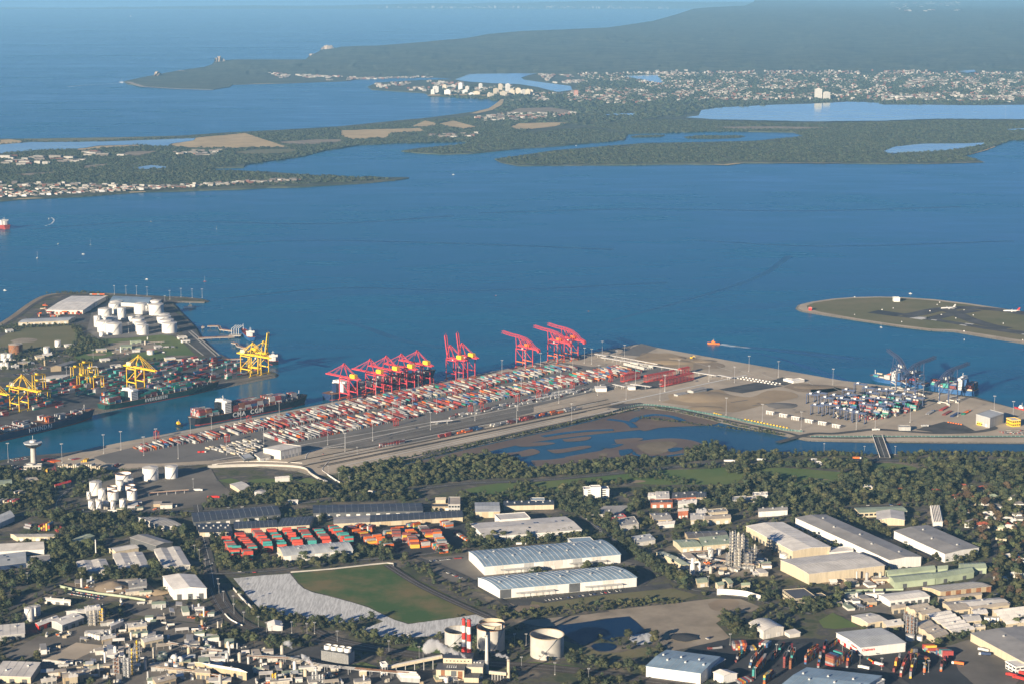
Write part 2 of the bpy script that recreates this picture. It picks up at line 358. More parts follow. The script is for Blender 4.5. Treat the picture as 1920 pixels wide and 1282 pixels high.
# lagoons inside the far land
def lake(fr, s, dz=.5, m='pale_lake', name='lagoon'):
    FARHOLES.append(P(fr, s)); return sheet(name, subdiv(P(fr, s), 8, .3), .8 + dz + 2.2, m, zf=lambda x, y: zfar(x, y) if y < 160 else 0)
lake('z', '1310 217 1315 207 1347 202 1447 197 1520 195 1593 191 1647 193 1657 197 1747 197 1827 198 1920 197 2200 196 2200 226 1920 224 1760 223 1647 227 1513 228 1337 224 1285 220.5', 3.2)
lake('t', '1125 852 1200 825 1350 810 1600 808 1700 803 1690 815 1560 840 1380 855 1250 860 1160 866', 3.2)
lake('z', '1885 243 1920 241 2100 240 2100 246 1920 245', 3.2)
lake('r', '0 815 180 800 420 800 660 795 1100 778 1090 790 960 810 940 825 760 815 560 820 420 840 200 845 0 865 -400 880 -400 815', 3.2)
lake('r', '740 945 850 930 950 940 900 950 790 953', 3.2)
lake('z', '853 149.4 880 139 940 138 1007 138 990 142 977 146 983 150 1033 157 1070 162 1073 169 1045 173 1010 164 975 158.5 923 156.5 873 153', 2)
lake('z', '1167 143 1233 140 1241 152 1251 158 1228 156 1207 152', 2); lake('s', '1470 648 1530 640 1655 638 1640 650', 3.2)
lake('t', '1540 402 1640 394 1650 404 1600 412', 2)
# wooded islands in the lagoon
for s in ('5 771 100 762 330 762 352 768 320 776 180 782 30 779', ): sheet('wooded_island', subdiv(P('t', s), 5, .3), 1, 'forest', skirt=(-.5, 2))
sheet('wooded_island', subdiv(P('s', '1625 769 1680 761 1815 759 1820 766 1760 772 1640 774'), 5, .3), 1, 'forest', skirt=(-.5, 2))
# sandstone cliffs on the ocean side
def cliff(px, py, wpx, hm, label):
    g0 = G(px, py, 0); k = g0.length / FOC; mb = MB(); n = 14; b = []; t = []
    for i in range(n):
        x = g0.x + (i / (n-1) - .5) * wpx * k * 1.02; dy = R.uniform(-40, 40); hh = hm * (.75 + .35 * R.random()) * (0.5 + math.sin(math.pi * (i + .5) / n) * .6)
        b.append((x, g0.y + dy, -1)); t.append((x + R.uniform(-15, 15), g0.y + dy + 60, hh))
    bk = [(q[0], q[1] + 260, -1) for q in b]
    mb.add(b + t + bk, [(i, i+1, n+i+1, n+i) for i in range(n-1)] + [(n+i, n+i+1, 2*n+i+1, 2*n+i) for i in range(n-1)])
    o = mb.build('sea_cliff', 'cliff'); o['kind'] = 'structure'; o['label'] = label
cliff(614, 97, 27, 70, 'tall pale sandstone cliff on the ocean coast'); cliff(409, 120, 20, 62, 'pale sandstone cliff on the wooded headland')
cliff(585, 106, 12, 30, 'low broken sandstone cliff below the tall cliff'); cliff(292, 143, 8, 32, 'small sandstone bluff near the headland point')
cliff(338, 135.6, 14, 12, 'thin ledge of pale rock along the headland')

# ------------------------------------------------------------------ near mainland, terminal, peninsula, runway island
main = P('z', '-700 900 0 862 50 854 130 847 167 841 400 795 1190 646 1202 645 1240 653 1580 713 1828 743 1920 770 2500 850 2500 1150 2500 1500 -700 1500')
sheet('mainland', main, ZM, 'urban', skirt=(-1, 1.5), mats2='rock', inner=(60, 25))
term = P('z', '100 858 167 841 229 828 400 796.5 700 740 1000 683 1190 646.5 1203 645 1240 653 1330 669 1450 690 1580 713 1700 727 1828 746 1920 769 2300 860 2100 836 1920 828 1662 826 1637 825.5 1520 824.5 1512 823 1471 814.5 1387 797.5 1346 788 1262 769.5 1221 765 1205 764 1180 768 1150 775 1087 789 1025 804 900 831 800 856 742 868 690 880 640 884 590 890 560 880 480 872 400 868 300 872 200 880 120 880')
sheet('terminal_platform', term, ZT, 'pavement', skirt=(.2, 6), mats2='rock', inner=(60, 20))
pen = P('z', '-500 790 -200 700 0 614 27 594 58 569 83 555 115 549.5 187 549 250 552 312 556 340 556.5 376 560 389 563.5 384 566 340 565 322 566.5 344 591 365 612 375 630 400 656 404 665 417 672 440 683 470 692 505 694 518 700 515 704 480 711 400 727 250 757 100 789 0 812 -500 925')
sheet('port_peninsula', pen, ZL, 'urban', skirt=(-.5, 7), mats2='rock', inner=(40, 12))
isl = P('z', '1496 578 1501 571 1522 566 1560 560.5 1600 557.5 1650 556.5 1690 557.5 1752 561.5 1815 569 1890 580 1920 585 2300 650 2300 715 1920 642 1865 633.5 1790 620.5 1747 618.5 1690 611.5 1615 600.5 1540 589 1505 583')
sheet('runway_island', subdiv(isl, 30), ZI, 'pavement', skirt=(-.5, 8), mats2='rock')
isg = P('q', '290 215 345 192 490 170 640 157 840 152 1000 157 1250 176 1500 206 1800 252 1920 268 2300 330 2300 560 1920 472 1700 438 1400 390 1230 385 1000 358 700 314 400 262 300 240')
sheet('runway_grass', isg, ZI + .25, 'grass_dry')
IS = ZI + .5
sheet('runway_apron', P('q', '745 266 830 247 1040 275 960 295'), IS, 'asphalt_dark')
sheet('runway', P('q', '960 294 1060 286 1260 308 1640 372 1920 402 2300 460 2300 500 1920 432 1600 385 1250 325 1100 310'), IS, 'asphalt')
sheet('runway_threshold', P('q', '1060 305 1130 297 1225 301 1150 318'), IS + .2, 'lane')
strip('taxiway', smooth_line(P('q', '1010 288 1120 275 1230 250 1330 236 1480 228 1640 236 1800 252 1920 272 2200 310')), 42, IS + .12, 'asphalt')
strip('taxiway', smooth_line(P('q', '1330 240 1420 275 1500 310 1640 355 1800 385')), 38, IS + .16, 'asphalt')
strip('taxiway', smooth_line(P('q', '1220 312 1330 285 1400 272 1500 255 1560 245')), 34, IS + .2, 'asphalt')
for s in ('1440 355 1490 362', '1480 345 1540 353', '1225 318 1265 322', '1905 425 1990 436'): strip('runway_marking', P('q', s), 9, IS + .4, 'lane')
strip('runway_island_path', smooth_line(P('q', '300 235 400 268 700 320 1000 364 1230 392 1400 397 1700 446 1920 480')), 12, ZI + .35, 'pavement')

# ------------------------------------------------------------------ the lagoon behind the terminal
LZ = ZM + .35
lag = P('z', '735 884 722 892 728 902 718 905 712 890 745 872 800 859 900 834.5 1025 807.5 1087 792 1150 778 1180 771 1205 767 1221 768 1262 772.5 1346 791 1387 800.5 1471 818 1512 826.5 1600 829 1662 830 1920 832 2500 842 2500 862 1920 852 1840 851 1670 850 1600 851 1480 851 1390 850 1360 843 1330 838 1310 845 1290 856 1240 862 1160 868 1060 871 1010 876 1003 884 985 870 965 856 930 853 880 856 830 868 780 874')
sheet('lagoon', lag, LZ, 'lake')
MZ = LZ + .25; mudn = [0]
def mud(fr, s, m='mud', dz=0.0):
    mudn[0] += .017; dz += mudn[0]; sheet('mud_flat', smooth_line(P(fr, s) + P(fr, s)[:1], 4)[:-1], MZ + dz, m)
mud('z', '745 874 800 860 900 836 1025 809 1087 794 1150 780 1180 773 1205 769 1262 775 1340 792 1310 797 1250 800 1200 805 1100 815 1000 828 940 840 880 851 820 863 760 873')
mud('i', '200 452 420 405 640 375 900 300 1010 262 1140 250 1230 262 1100 300 940 340 820 362 640 392 420 420')
mud('d', '700 1100 800 1060 1000 1010 1150 960 1350 912 1420 930 1370 985 1330 1040 1200 1075 1000 1100 860 1120')
mud('d', '1400 960 1450 915 1560 890 1700 900 1820 930 1900 975 1880 1035 1700 1055 1480 1060 1400 1030', dz=.02)
mud('d', '1380 1000 1430 970 1580 955 1730 985 1760 1020 1600 1040 1440 1035', dz=.1)
mud('e', '0 790 180 800 330 830 520 870 680 910 700 925 600 945 400 945 200 960 0 985', dz=.03)
mud('i', '1100 335 1290 318 1430 290 1500 320 1420 350 1330 360 1320 345 1200 352'); mud('i', '1250 250 1500 230 1640 240 1500 262 1330 270')
mud('i', '1420 395 1600 385 1800 360 1920 350 1960 440 1700 460 1500 462 1440 430'); mud('i', '1560 300 1700 290 1900 262 1960 275 1800 310 1640 330'); mud('i', '1700 205 1920 180 1960 190 1900 215 1740 225')
mud('j', '0 170 200 135 330 110 420 60 640 30 900 5 1100 15 1230 55 1180 90 1100 150 1060 180 900 195 500 215 200 240 0 250')
mud('j', '640 70 720 45 900 30 1010 50 960 90 900 130 800 150 700 125', 'mudsand', .25); mud('j', '280 150 330 138 385 145 360 162', 'mudsand', .25); mud('j', '440 15 640 0 700 10 600 40 470 50', dz=.1)
mud('d', '1530 990 1600 978 1640 990 1590 1000', 'mudsand', .3); mud('j', '1060 150 1120 110 1200 90 1210 110 1100 180', 'mudsand', .2)
for s, dz in (('920 100 1000 85 1060 95 1010 118 940 125', .5), ('300 80 480 55 520 62 400 95', .3), ('620 120 660 150 830 165 1050 140 1060 150 850 178 680 170 600 145', .5), ('480 110 590 100 600 130 500 160', .5)):
    sheet('tidal_pool', smooth_line(P('j', s) + P('j', s)[:1], 4)[:-1], MZ + dz + .2, 'lake')
for s in ('1365 1010 1420 975 1560 945 1720 960 1830 1000', '1150 985 1320 1010 1390 1060', '560 1140 760 1110 960 1090 1200 1080'): strip('tidal_creek', smooth_line(P('d', s)), 13, MZ + .6, 'lake')
# ================================================================== BUILDERS
BF = []; EXCL = []                                         # footprints (world x, y) that trees keep clear of
def excl_px(poly, z=ZM): EXCL.append([(g.x, g.y) for g in (G(x, y, z) for x, y in poly)])
def lerp(a, b, t): return a + (b - a) * t
# ---- sheds and warehouses ------------------------------------------------------
def prof(kind, rise, n=1):
    if kind == 'gable': return [(0, 0), (.5, rise), (1, 0)]
    if kind == 'arch': return [(i / 8, rise * (1 - (i / 4 - 1) ** 2)) for i in range(9)]
    if kind == 'mono': return [(0, 0), (1, rise)]
    if kind == 'saw': return [q for i in range(n) for q in (((i) / n, 0), ((i + .8) / n, rise))] + [(1, 0)]
    if kind == 'multi': return [q for i in range(n) for q in ((i / n, 0), ((i + .5) / n, rise))] + [(1, 0)]
    return [(0, 0), (1, 0)]
def shed(label, fr, pts, h, roof='gable', rise=2.5, wall='offwhite', rm='roof_grey', z0=ZM, along='u', depth=None, cat='warehouse', name='warehouse', n=3,
         strips=0, smat='skylight', sw=1.0, vents=0, doors=0, dmat='roller', dh=None, panels=None, over=.7, side_doors=0, windows=0, floors=1, group=None, seams=0, canopy=0, sky=0):
    q = P(fr, pts); A = G(*q[0], h + z0); B = G(*q[1], h + z0); u = B - A; u.z = 0
    if depth: v = Vector((-u.y, u.x, 0)).normalized() * depth
    else: v = G(*q[2], h + z0) - A; v.z = 0
    lu, lv = u.length, v.length; uu, vv = u.normalized(), v.normalized()
    EXCL.append([(p.x, p.y) for p in (A - uu*4 - vv*4, A + u + uu*4 - vv*4, A + u + v + uu*4 + vv*4, A + v - uu*4 + vv*4)])
    BF.append(EXCL[-1]); t = thing(name, label, cat, (A.x, A.y, z0), 0, group)
    pf = prof(roof, rise, n)
    def pt(s, c, z): return (u * s + v * c + Vector((0, 0, z))) if along == 'u' else (u * c + v * s + Vector((0, 0, z)))
    ls, lc = (lu, lv) if along == 'u' else (lv, lu); os_, oc = over / ls, over / lc
    mb = MB()
    # walls: the two eave walls and two profile ends
    mb.add([pt(0, 0, 0), pt(1, 0, 0), pt(1, 0, h), pt(0, 0, h)], [(0, 1, 2, 3)]); mb.add([pt(0, 1, 0), pt(1, 1, 0), pt(1, 1, h), pt(0, 1, h)], [(0, 3, 2, 1)])
    for s in (0, 1):
        e = [pt(s, 0, 0)] + [pt(s, c, h + z) for c, z in pf] + [pt(s, 1, 0)]
        mb.add(e, [tuple(range(len(e)))])
    mb.build('wall', wall, t)
    # roof slab
    if roof == 'flat':
        mb = MB(); mb.hexa([pt(-os_, -oc, h), pt(1+os_, -oc, h), pt(1+os_, 1+oc, h), pt(-os_, 1+oc, h)], [pt(-os_, -oc, h+.45), pt(1+os_, -oc, h+.45), pt(1+os_, 1+oc, h+.45), pt(-os_, 1+oc, h+.45)])
        r = mb.build('roof', rm, t)
        mb = MB()
        for a, b in (((0, 0), (1, 0)), ((1, 0), (1, 1)), ((1, 1), (0, 1)), ((0, 1), (0, 0))):
            mb.bar(pt(*a, h + .8), pt(*b, h + .8), .35, .7)
        mb.build('parapet', wall, r)
    else:
        pe = [(c + (-oc if i == 0 else oc if i == len(pf)-1 else 0), z - (.0)) for i, (c, z) in enumerate(pf)]
        m_ = len(pe); mb = MB()
        V = [pt(-os_, c, h + z + .38) for c, z in pe] + [pt(1+os_, c, h + z + .38) for c, z in pe] + [pt(-os_, c, h + z + .03) for c, z in pe] + [pt(1+os_, c, h + z + .03) for c, z in pe]
        F = [(i, i+1, m_+i+1, m_+i) for i in range(m_-1)] + [(2*m_+i, 3*m_+i, 3*m_+i+1, 2*m_+i+1) for i in range(m_-1)]
        F += [(i, 2*m_+i, 2*m_+i+1, i+1) for i in range(m_-1)] + [(m_+i, m_+i+1, 3*m_+i+1, 3*m_+i) for i in range(m_-1)] + [(0, m_, 3*m_, 2*m_), (m_-1, 3*m_-1, 4*m_-1, 2*m_-1)]
        mb.add(V, F); r = mb.build('roof', rm, t, smooth=False)
    def lay(s0, s1, c0, c1, lift=.46, th=.12):   # a strip that follows the roof
        mb = MB(); cs = [c0] + [c for c, z in pf if c0 < c < c1] + [c1]
        def zz(c):
            for (ca, za), (cb, zb) in zip(pf[:-1], pf[1:]):
                if ca <= c <= cb: return lerp(za, zb, (c - ca) / max(1e-6, cb - ca))
            return pf[-1][1]
        for a, b in zip(cs[:-1], cs[1:]):
            lo = [pt(s0, a, h+zz(a)+.39), pt(s1, a, h+zz(a)+.39), pt(s1, b, h+zz(b)+.39), pt(s0, b, h+zz(b)+.39)]
            mb.hexa(lo, [p + Vector((0, 0, lift - .39 + th)) for p in lo])
        return mb
    for i in range(strips):
        s = (i + .5) / strips; lay(s - sw/2/ls, s + sw/2/ls, .01, .99).build('skylight_strip', smat, r)
    for i in range(seams):
        s = (i + 1) / (seams + 1); lay(s - .12/ls, s + .12/ls, .0, 1.0, .41, .1).build('roof_seam', 'galv', r)
    for i in range(sky):
        s = R.uniform(.06, .92); c = R.choice((.12, .3, .6, .78)); lay(s, s + 3.2/ls, c, min(.98, c + 5/lc)).build('roof_light', 'glass_dark', r)
    for i in range(vents):
        s = (i + .5) / vents; c = .5 + (.22 if i % 2 else -.12) if roof != 'gable' else (.38 if i % 2 else .62)
        k = [z for cc, z in pf]; zc = np.interp(c, [a for a, b in pf], [b for a, b in pf]); b0 = pt(s, c, h + zc + .35)
        mb = MB(); mb.box(b0.x, b0.y, b0.z, 2.2, 2.2, 1.1, math.atan2(u.y, u.x)); mb.cyl(b0.x, b0.y, b0.z + 1.1, .8, .8, 8, 1.2); mb.build('roof_vent', 'galv', r)
    def face(base, d, ln, nrm, nn, ww, z0_, hh, nm, mt, par=t, jit=0.0, th=.18):
        for i in range(nn):
            p = base + d * ln * ((i + .5) / nn); mb = MB(); a = p - d * ww/2; b = p + d * ww/2
            w1 = nrm * th; w0 = nrm * .02
            mm = mt[i % len(mt)] if isinstance(mt, (list, tuple)) else mt
            mb.hexa([a + w0 + Vector((0, 0, z0_)), b + w0 + Vector((0, 0, z0_)), b + w1 + Vector((0, 0, z0_)), a + w1 + Vector((0, 0, z0_))],
                    [a + w0 + Vector((0, 0, z0_+hh)), b + w0 + Vector((0, 0, z0_+hh)), b + w1 + Vector((0, 0, z0_+hh)), a + w1 + Vector((0, 0, z0_+hh))])
            mb.build(nm, mm, par)
    o0 = Vector((0, 0, 0)); nf = Vector((uu.y, -uu.x, 0));
    if nf.dot(vv) > 0: nf = -nf
    nl = Vector((vv.y, -vv.x, 0))
    if nl.dot(uu) > 0: nl = -nl
    if panels: face(o0, uu, lu, nf, panels[0], lu / panels[0] * .96, .3, h - .8, 'wall_panel', panels[1], th=.14)
    if doors: face(o0, uu, lu, nf, doors, min(5.5, lu/doors*.62), .1, dh or min(5.0, h*.66), 'door', dmat, th=.32)
    if side_doors: face(o0, vv, lv, nl, side_doors, min(5, lv/side_doors*.62), .1, dh or min(5.0, h*.66), 'door', dmat, th=.32)
    if windows:
        for fl in range(floors):
            face(o0, uu, lu, nf, windows, lu/windows*.72, h/floors*(fl+.35), h/floors*.42, 'window', 'glass_dark', th=.12)
            face(o0, vv, lv, nl, max(2, int(windows*lv/lu)), lv/max(2, int(windows*lv/lu))*.72, h/floors*(fl+.35), h/floors*.42, 'window', 'glass_dark', th=.12)
    for i in range(canopy):
        p = o0 + u * ((i + .5) / canopy); L_ = lu / canopy * .55; mb = MB()
        a = p - uu * L_/2; b = p + uu * L_/2; zc = Vector((0, 0, h * .52))
        mb.hexa([a + zc + nf*.2, b + zc + nf*.2, b + zc + nf*6, a + zc + nf*6], [a + zc + nf*.2 + Vector((0, 0, .5)), b + zc + nf*.2 + Vector((0, 0, .5)), b + zc + nf*6 + Vector((0, 0, .5)), a + zc + nf*6 + Vector((0, 0, .5))])
        for k in range(6):
            w_ = lerp(a, b, (k + .5) / 6) + nf * 5.7; mb.bar(w_, w_ + zc, .3)
        mb.build('canopy', 'galv', t)
    return t
# ---- storage tanks ---------------------------------------------------------------
def tank(label, px, py, r, h, z0=ZM, top='cone', wall='white', rim=None, rm=None, name='storage_tank', group=None, stair=True, n=28, loc=None):
    g = loc or G(px, py, z0); g = Vector((g.x, g.y + r * .96, z0)) if not loc else g   # the pixel is the foot of the near side
    EXCL.append([(g.x + (r+4) * math.cos(a), g.y + (r+4) * math.sin(a)) for a in (0, .79, 1.57, 2.36, 3.14, 3.93, 4.71, 5.5)])
    BF.append(EXCL[-1]); t = thing(name, label, 'tank', g, R.uniform(-.3, .3), group)
    if top == 'open':
        mb = MB(); mb.cyl(0, 0, 0, r, h, n, cap=False)
        m2 = MB(); m2.cyl(0, 0, .1, r - .5, h - .15, n, cap=False); mb.v += []; 
        o = len(mb.v); mb.add(m2.v, [tuple(reversed(f)) for f in m2.f]); mb.add(m2.v[n:] + mb.v[n:2*n], [(i, (i+1) % n, n + (i+1) % n, n + i) for i in range(n)])
        mb.build('shell', wall, t, smooth=True); MB().cyl(0, 0, h * .55, r - .6, .5, n).build('floating_roof', rm or 'roof_charcoal', t)
        mb = MB()
        for i in range(n):
            a0, a1 = 2*math.pi*i/n, 2*math.pi*(i+1)/n; mb.bar((r*1.015*math.cos(a0), r*1.015*math.sin(a0), h+.2), (r*1.015*math.cos(a1), r*1.015*math.sin(a1), h+.2), .7, .7)
        mb.build('wind_girder', rim or wall, t)
    else:
        MB().cyl(0, 0, 0, r, h, n, cap=False).build('shell', wall, t, smooth=True)
        mb = MB()
        if top == 'dome':
            k = [(1.01, 0), (.9, .1), (.7, .2), (.4, .29), (.12, .33)]
            for (a, za), (b, zb) in zip(k[:-1], k[1:]): mb.cyl(0, 0, h + za*r, r*a, (zb-za)*r, n, r*b, cap=False)
            mb.cyl(0, 0, h + .33*r, r*.12, .6, 10)
        else: mb.cyl(0, 0, h, r*1.012, r * .16, n, r * .04)
        mb.build('roof', rm or 'roof_light', t)
        mb = MB()
        for i in range(n):
            a0, a1 = 2*math.pi*i/n, 2*math.pi*(i+1)/n
            mb.bar((r*math.cos(a0), r*math.sin(a0), h+1), (r*math.cos(a1), r*math.sin(a1), h+1), .12); mb.bar((r*math.cos(a0), r*math.sin(a0), h), (r*math.cos(a0), r*math.sin(a0), h+1), .12)
        mb.build('railing', rim or 'galv', t)
    if stair:
        mb = MB(); k = 12; a_ = R.uniform(3.6, 4.6)
        for i in range(k):
            a0, a1 = a_ + i*.09, a_ + (i+1)*.09; mb.bar(((r+.45)*math.cos(a0), (r+.45)*math.sin(a0), h*i/k), ((r+.45)*math.cos(a1), (r+.45)*math.sin(a1), h*(i+1)/k), .8, .35)
        mb.build('stair', 'steel', t)
    return t
# ---- containers -------------------------------------------------------------------
BOXES = []                                        # (x, y, z, angle, length, colour, label, group)
def put_box(x, y, z, a, ln, col, label, group): BOXES.append((x, y, z, a, ln, col, label, group))
def pick(pal): return R.choices(list(pal), weights=list(pal.values()))[0] if isinstance(pal, dict) else R.choice(pal)
TIER = ['bottom tier', 'second tier', 'third tier', 'fourth tier', 'fifth tier', 'sixth tier', 'seventh tier']
def stack_rows(fr, p0, p1, z0, hmax, across, nac, pal, where, ln=12.2, gap=.35, hmin=1, gapac=.5, fill=1.0, zt=None, step=2.8, run=None):
    """stacks of containers along a line p0-p1 of the frame; across: heading of the long side in degrees from the line's own heading"""
    a, b = G(*P1(fr, *p0), z0 if zt is None else zt), G(*P1(fr, *p1), z0 if zt is None else zt); a.z = b.z = z0
    d = b - a; L_ = d.length; d.normalize(); hd = math.atan2(d.y, d.x) + math.radians(across); e = Vector((math.cos(hd), math.sin(hd), 0))
    n = max(1, int(L_ / step)); h_ = R.randint(hmin, hmax)
    for i in range(n):
        for j in range(nac):
            if R.random() > fill: continue
            if R.random() < .6: h_ = max(hmin, min(hmax, h_ + R.choice((-1, 1, 1, -1, 2))))
            p = a + d * (i + .5) * step + e * (j * (ln + gapac))
            c = pick(pal)
            for k in range(h_):
                if R.random() < .8: c = pick(pal)
                put_box(p.x, p.y, z0 + .02 + k * 2.62, hd, ln, c, f"{TIER[min(k, 6)]}, {('far end', 'middle', 'near end')[::1 if a.y > b.y else -1][min(2, i*3//n)]} of the {where}", where)
def container_meshes():
    out = {}
    for ln in (12.2, 6.06):
        mb = MB(); W, Hh = 2.44, 2.6
        for x in (-ln/2 + .11, ln/2 - .11):
            for y in (-W/2 + .1, W/2 - .1): mb.box(x, y, 0, .22, .2, Hh)
        mb.box(0, 0, .12, ln - .22, W - .12, Hh - .16); mb.box(0, -W/2 + .07, Hh - .16, ln - .4, .14, .16); mb.box(0, W/2 - .07, Hh - .16, ln - .4, .14, .16)
        out[ln] = mb
    return out
def build_boxes(limit=300):
    BOXES.sort(key=lambda b: (b[0] ** 2 + b[1] ** 2) + (0 if b[4] > 7 else 2.5e6))
    cm = container_meshes(); cache = {}; dcache = {}
    def me(ln, col):
        if (ln, col) not in cache:
            cache[(ln, col)] = cm[ln].mesh('container', 'box_' + col)
            mb = MB(); x = ln/2
            for s in (-1, 1):
                mb.box(x + .02, s * .58, .15, .08, 1.1, 2.3)
                for q in (.25, -.25): mb.box(x + .09, s * .58 + q, .1, .05, .05, 2.4)
            dcache[(ln, col)] = mb.mesh('door', 'box_' + col)
        return cache[(ln, col)], dcache[(ln, col)]
    for b in BOXES[:limit]:
        a, dm = me(b[4], b[5]); o = bpy.data.objects.new('shipping_container', a); COL.objects.link(o)
        o.location = b[:3]; o.rotation_euler = (0, 0, b[3]); low = b[2] < ZM + 1
        lab = f"{b[5]} {'short ' if b[4] < 7 else ''}shipping container{',' if 'tier' in b[6] else ''} {b[6]}"
        tag(o, lab, 'shipping container', lab); inst('door', dm, o)
    names = list(CC); idx = {k: i for i, k in enumerate(names)}
    mb = MB()
    for b in BOXES[limit:]: mb.box(b[0], b[1], b[2], b[4], 2.44, 2.6, b[3], idx[b[5]])
    o = mb.build('container_rows', ['box_' + k for k in names]); o['kind'] = 'stuff'; o['label'] = 'rows of coloured shipping containers in the terminals and on the ships'
    o['category'] = 'shipping containers'
# ---- light masts ------------------------------------------------------------------
def make_mast(h=31):
    t = thing('light_mast', 'tall grey light mast', 'light mast', (0, 0, 0))
    MB().cyl(0, 0, 0, .42, h, 8, .22).build('pole', 'steel', t); mb = MB()
    for i in range(8):
        a = i * math.pi / 4; mb.bar((0, 0, h - .3), (2.2*math.cos(a), 2.2*math.sin(a), h - .1), .2); mb.box(2.2*math.cos(a), 2.2*math.sin(a), h - .5, .9, .7, .6, a)
    mb.build('lamp_ring', 'galv', t); MB().cyl(0, 0, 0, 1.3, .8, 8).build('footing', 'concrete', t); return t
# ---- quay cranes; local +y points over the water ------------------------------------
def ladder(mb, a, b, w, hgt, n, t=.5, t2=.3):      # a box truss from a to b
    a, b = Vector(a), Vector(b); d = (b - a).normalized(); s = Vector((1, 0, 0)); up = s.cross(d).normalized()
    if up.z < 0: up = -up
    c = [(a + s * i * w/2 + up * j * hgt/2, b + s * i * w/2 + up * j * hgt/2) for i in (-1, 1) for j in (-1, 1)]
    for p, q in c: mb.bar(p, q, t)
    for k in range(n):
        f0, f1 = k / n, (k + 1) / n
        for i in (0, 2): mb.bar(lerp(*c[i], f0), lerp(*c[i+1], f1), t2)
        for i in (0, 1): mb.bar(lerp(*c[i], f0), lerp(*c[i+2], f0), t2)
def sts_crane(style, label, group, raised=False, col='crane_red', house='yellow', low='orange', legs_col=None):
    t = thing('quay_crane', label, 'crane', (0, 0, 0), 0, group); lc = legs_col or col
    hx, gd, zg = 10, 27, 40 if style != 'low' else 40
    for x in (-hx, hx):
        for y in (-3, -3 - gd):
            mb = MB(); mb.bar((x, y, 1.6), (x, y, zg), 1.4, 1.2); mb.build('leg', lc, t)
            mb = MB(); mb.box(x, y, 0, 7, 1.3, 1.7); mb.build('bogie', low, t)
    mb = MB()
    for y in (-3, -3 - gd): mb.bar((-hx, y, 3.2), (hx, y, 3.2), 1.2, 1.5)
    mb.build('sill_beam', low, t); mb = MB()
    for x in (-hx, hx): mb.bar((x, -3, 14), (x, -3 - gd, 14), 1.2, 1.8); 
    mb.build('portal_beam', low if style == 'low' else lc, t); mb = MB()
    for x in (-hx, hx): mb.bar((x, -3, zg - 2), (x, -3 - gd, 15), .8); mb.bar((x, -3, zg - .5), (x, -3 - gd, zg - .5), 1.3, 1.5)
    for y in (-3, -3 - gd): mb.bar((-hx, y, zg), (hx, y, zg), 1.3, 1.6)
    mb.build('brace', lc, t)
    if style == 'frame':
        mb = MB(); 
        for x in (-3, 3): mb.bar((x, -48, zg + 1.6), (x, 0, zg + 1.6), 1.2, 2.2)
        for y in range(-48, 1, 8): mb.bar((-3, y, zg + 1.4), (3, y, zg + 1.4), .5)
        mb.build('girder', col, t)
        ap = Vector((0, -5, zg + 25)); mb = MB()
        for x in (-hx, hx): mb.bar((x, -3, zg), (x * .22, ap.y, ap.z), .9); mb.bar((x, -3 - gd, zg), (x * .22, ap.y, ap.z), .75)
        mb.bar((-2.5, ap.y, ap.z), (2.5, ap.y, ap.z), 1.4, 1.6); mb.box(0, ap.y, ap.z + .6, 3, 2.4, 1.4); mb.build('apex_frame', col, t)
        tip = Vector((0, 44, zg + 1.6)); rot = math.radians(80) if raised else 0; hinge = Vector((0, 1, zg + 1.6))
        def bp(y, z=0): return hinge + Vector((0, (y-1)*math.cos(rot) - z*math.sin(rot), (y-1)*math.sin(rot) + z*math.cos(rot)))
        mb = MB()
        for x in (-2.6, 2.6):
            mb.bar(bp(1) + Vector((x, 0, 0)), bp(44) + Vector((x, 0, 0)), 1.0, 1.9)
        for k in range(12): mb.bar(bp(1 + k*3.9) + Vector((-2.6, 0, 0)), bp(1 + k*3.9 + 3.9) + Vector((2.6, 0, 0)), .4); mb.bar(bp(1 + k*3.9) + Vector((-2.6, 0, 0)), bp(1 + k*3.9) + Vector((2.6, 0, 0)), .4)
        mb.build('boom', col, t); mb = MB()
        for x in (-2.2, 2.2):
            if raised: mb.bar(ap + Vector((x, 0, 0)), bp(20, .8) + Vector((x, 0, 0)), .35); mb.bar(ap + Vector((x, 0, -4)), bp(12, .8) + Vector((x, 0, 0)), .35)
            else: mb.bar(ap + Vector((x, 0, 0)), bp(24, .8) + Vector((x, 0, 0)), .4); mb.bar(ap + Vector((x, 0, 0)), bp(41, .8) + Vector((x, 0, 0)), .4)
            mb.bar(ap + Vector((x, 0, 0)), (x, -46, zg + 2.5), .4)
        mb.build('tie_bar', col, t)
        mb = MB(); mb.box(0, -31, zg + 3, 8, 13, 6.5); mb.box(0, -31, zg + 9.5, 7, 11, .6); mb.build('machinery_house', house, t)
    else:
        mb = MB(); ch = [(-56, zg + 1), (-44, zg + 5), (-34, zg + 13), (-20, zg + 19), (0, zg + 22), (20, zg + 23), (44, zg + 26)]
        for p, q in zip(ch[:-1], ch[1:]): ladder(mb, (0, *p), (0, *q), 5, 4.2, 3, *((1, .6) if col == 'crane_blue' else (.65, .3)))
        mb.build('boom', col, t); mb = MB()
        for x in (-3.2, 3.2):
            mb.bar((x, -56, zg + 2), (x, 2, zg + 4.5), 1.1, 2.2); mb.bar((x*2.6, -3, zg), (x, 4, zg + 21), 1.1); mb.bar((x*2.6, -3 - gd, zg), (x, -30, zg + 14), 1.1)
            for y0, y1, zz in ((-30, -16, 18), (-16, -3, 20), (-3, -16, 19)): mb.bar((x, y0, zg + 4), (x, y1, zg + zz), .6)
        mb.build('girder', col, t)
        mb = MB(); mb.box(0, -26, zg + 5.6, 8, 12, 5); mb.build('machinery_house', house, t)
        mb = MB(); mb.box(0, -56, zg - 3, 6, 4, 5); mb.build('counterweight', col, t)
        mb = MB()
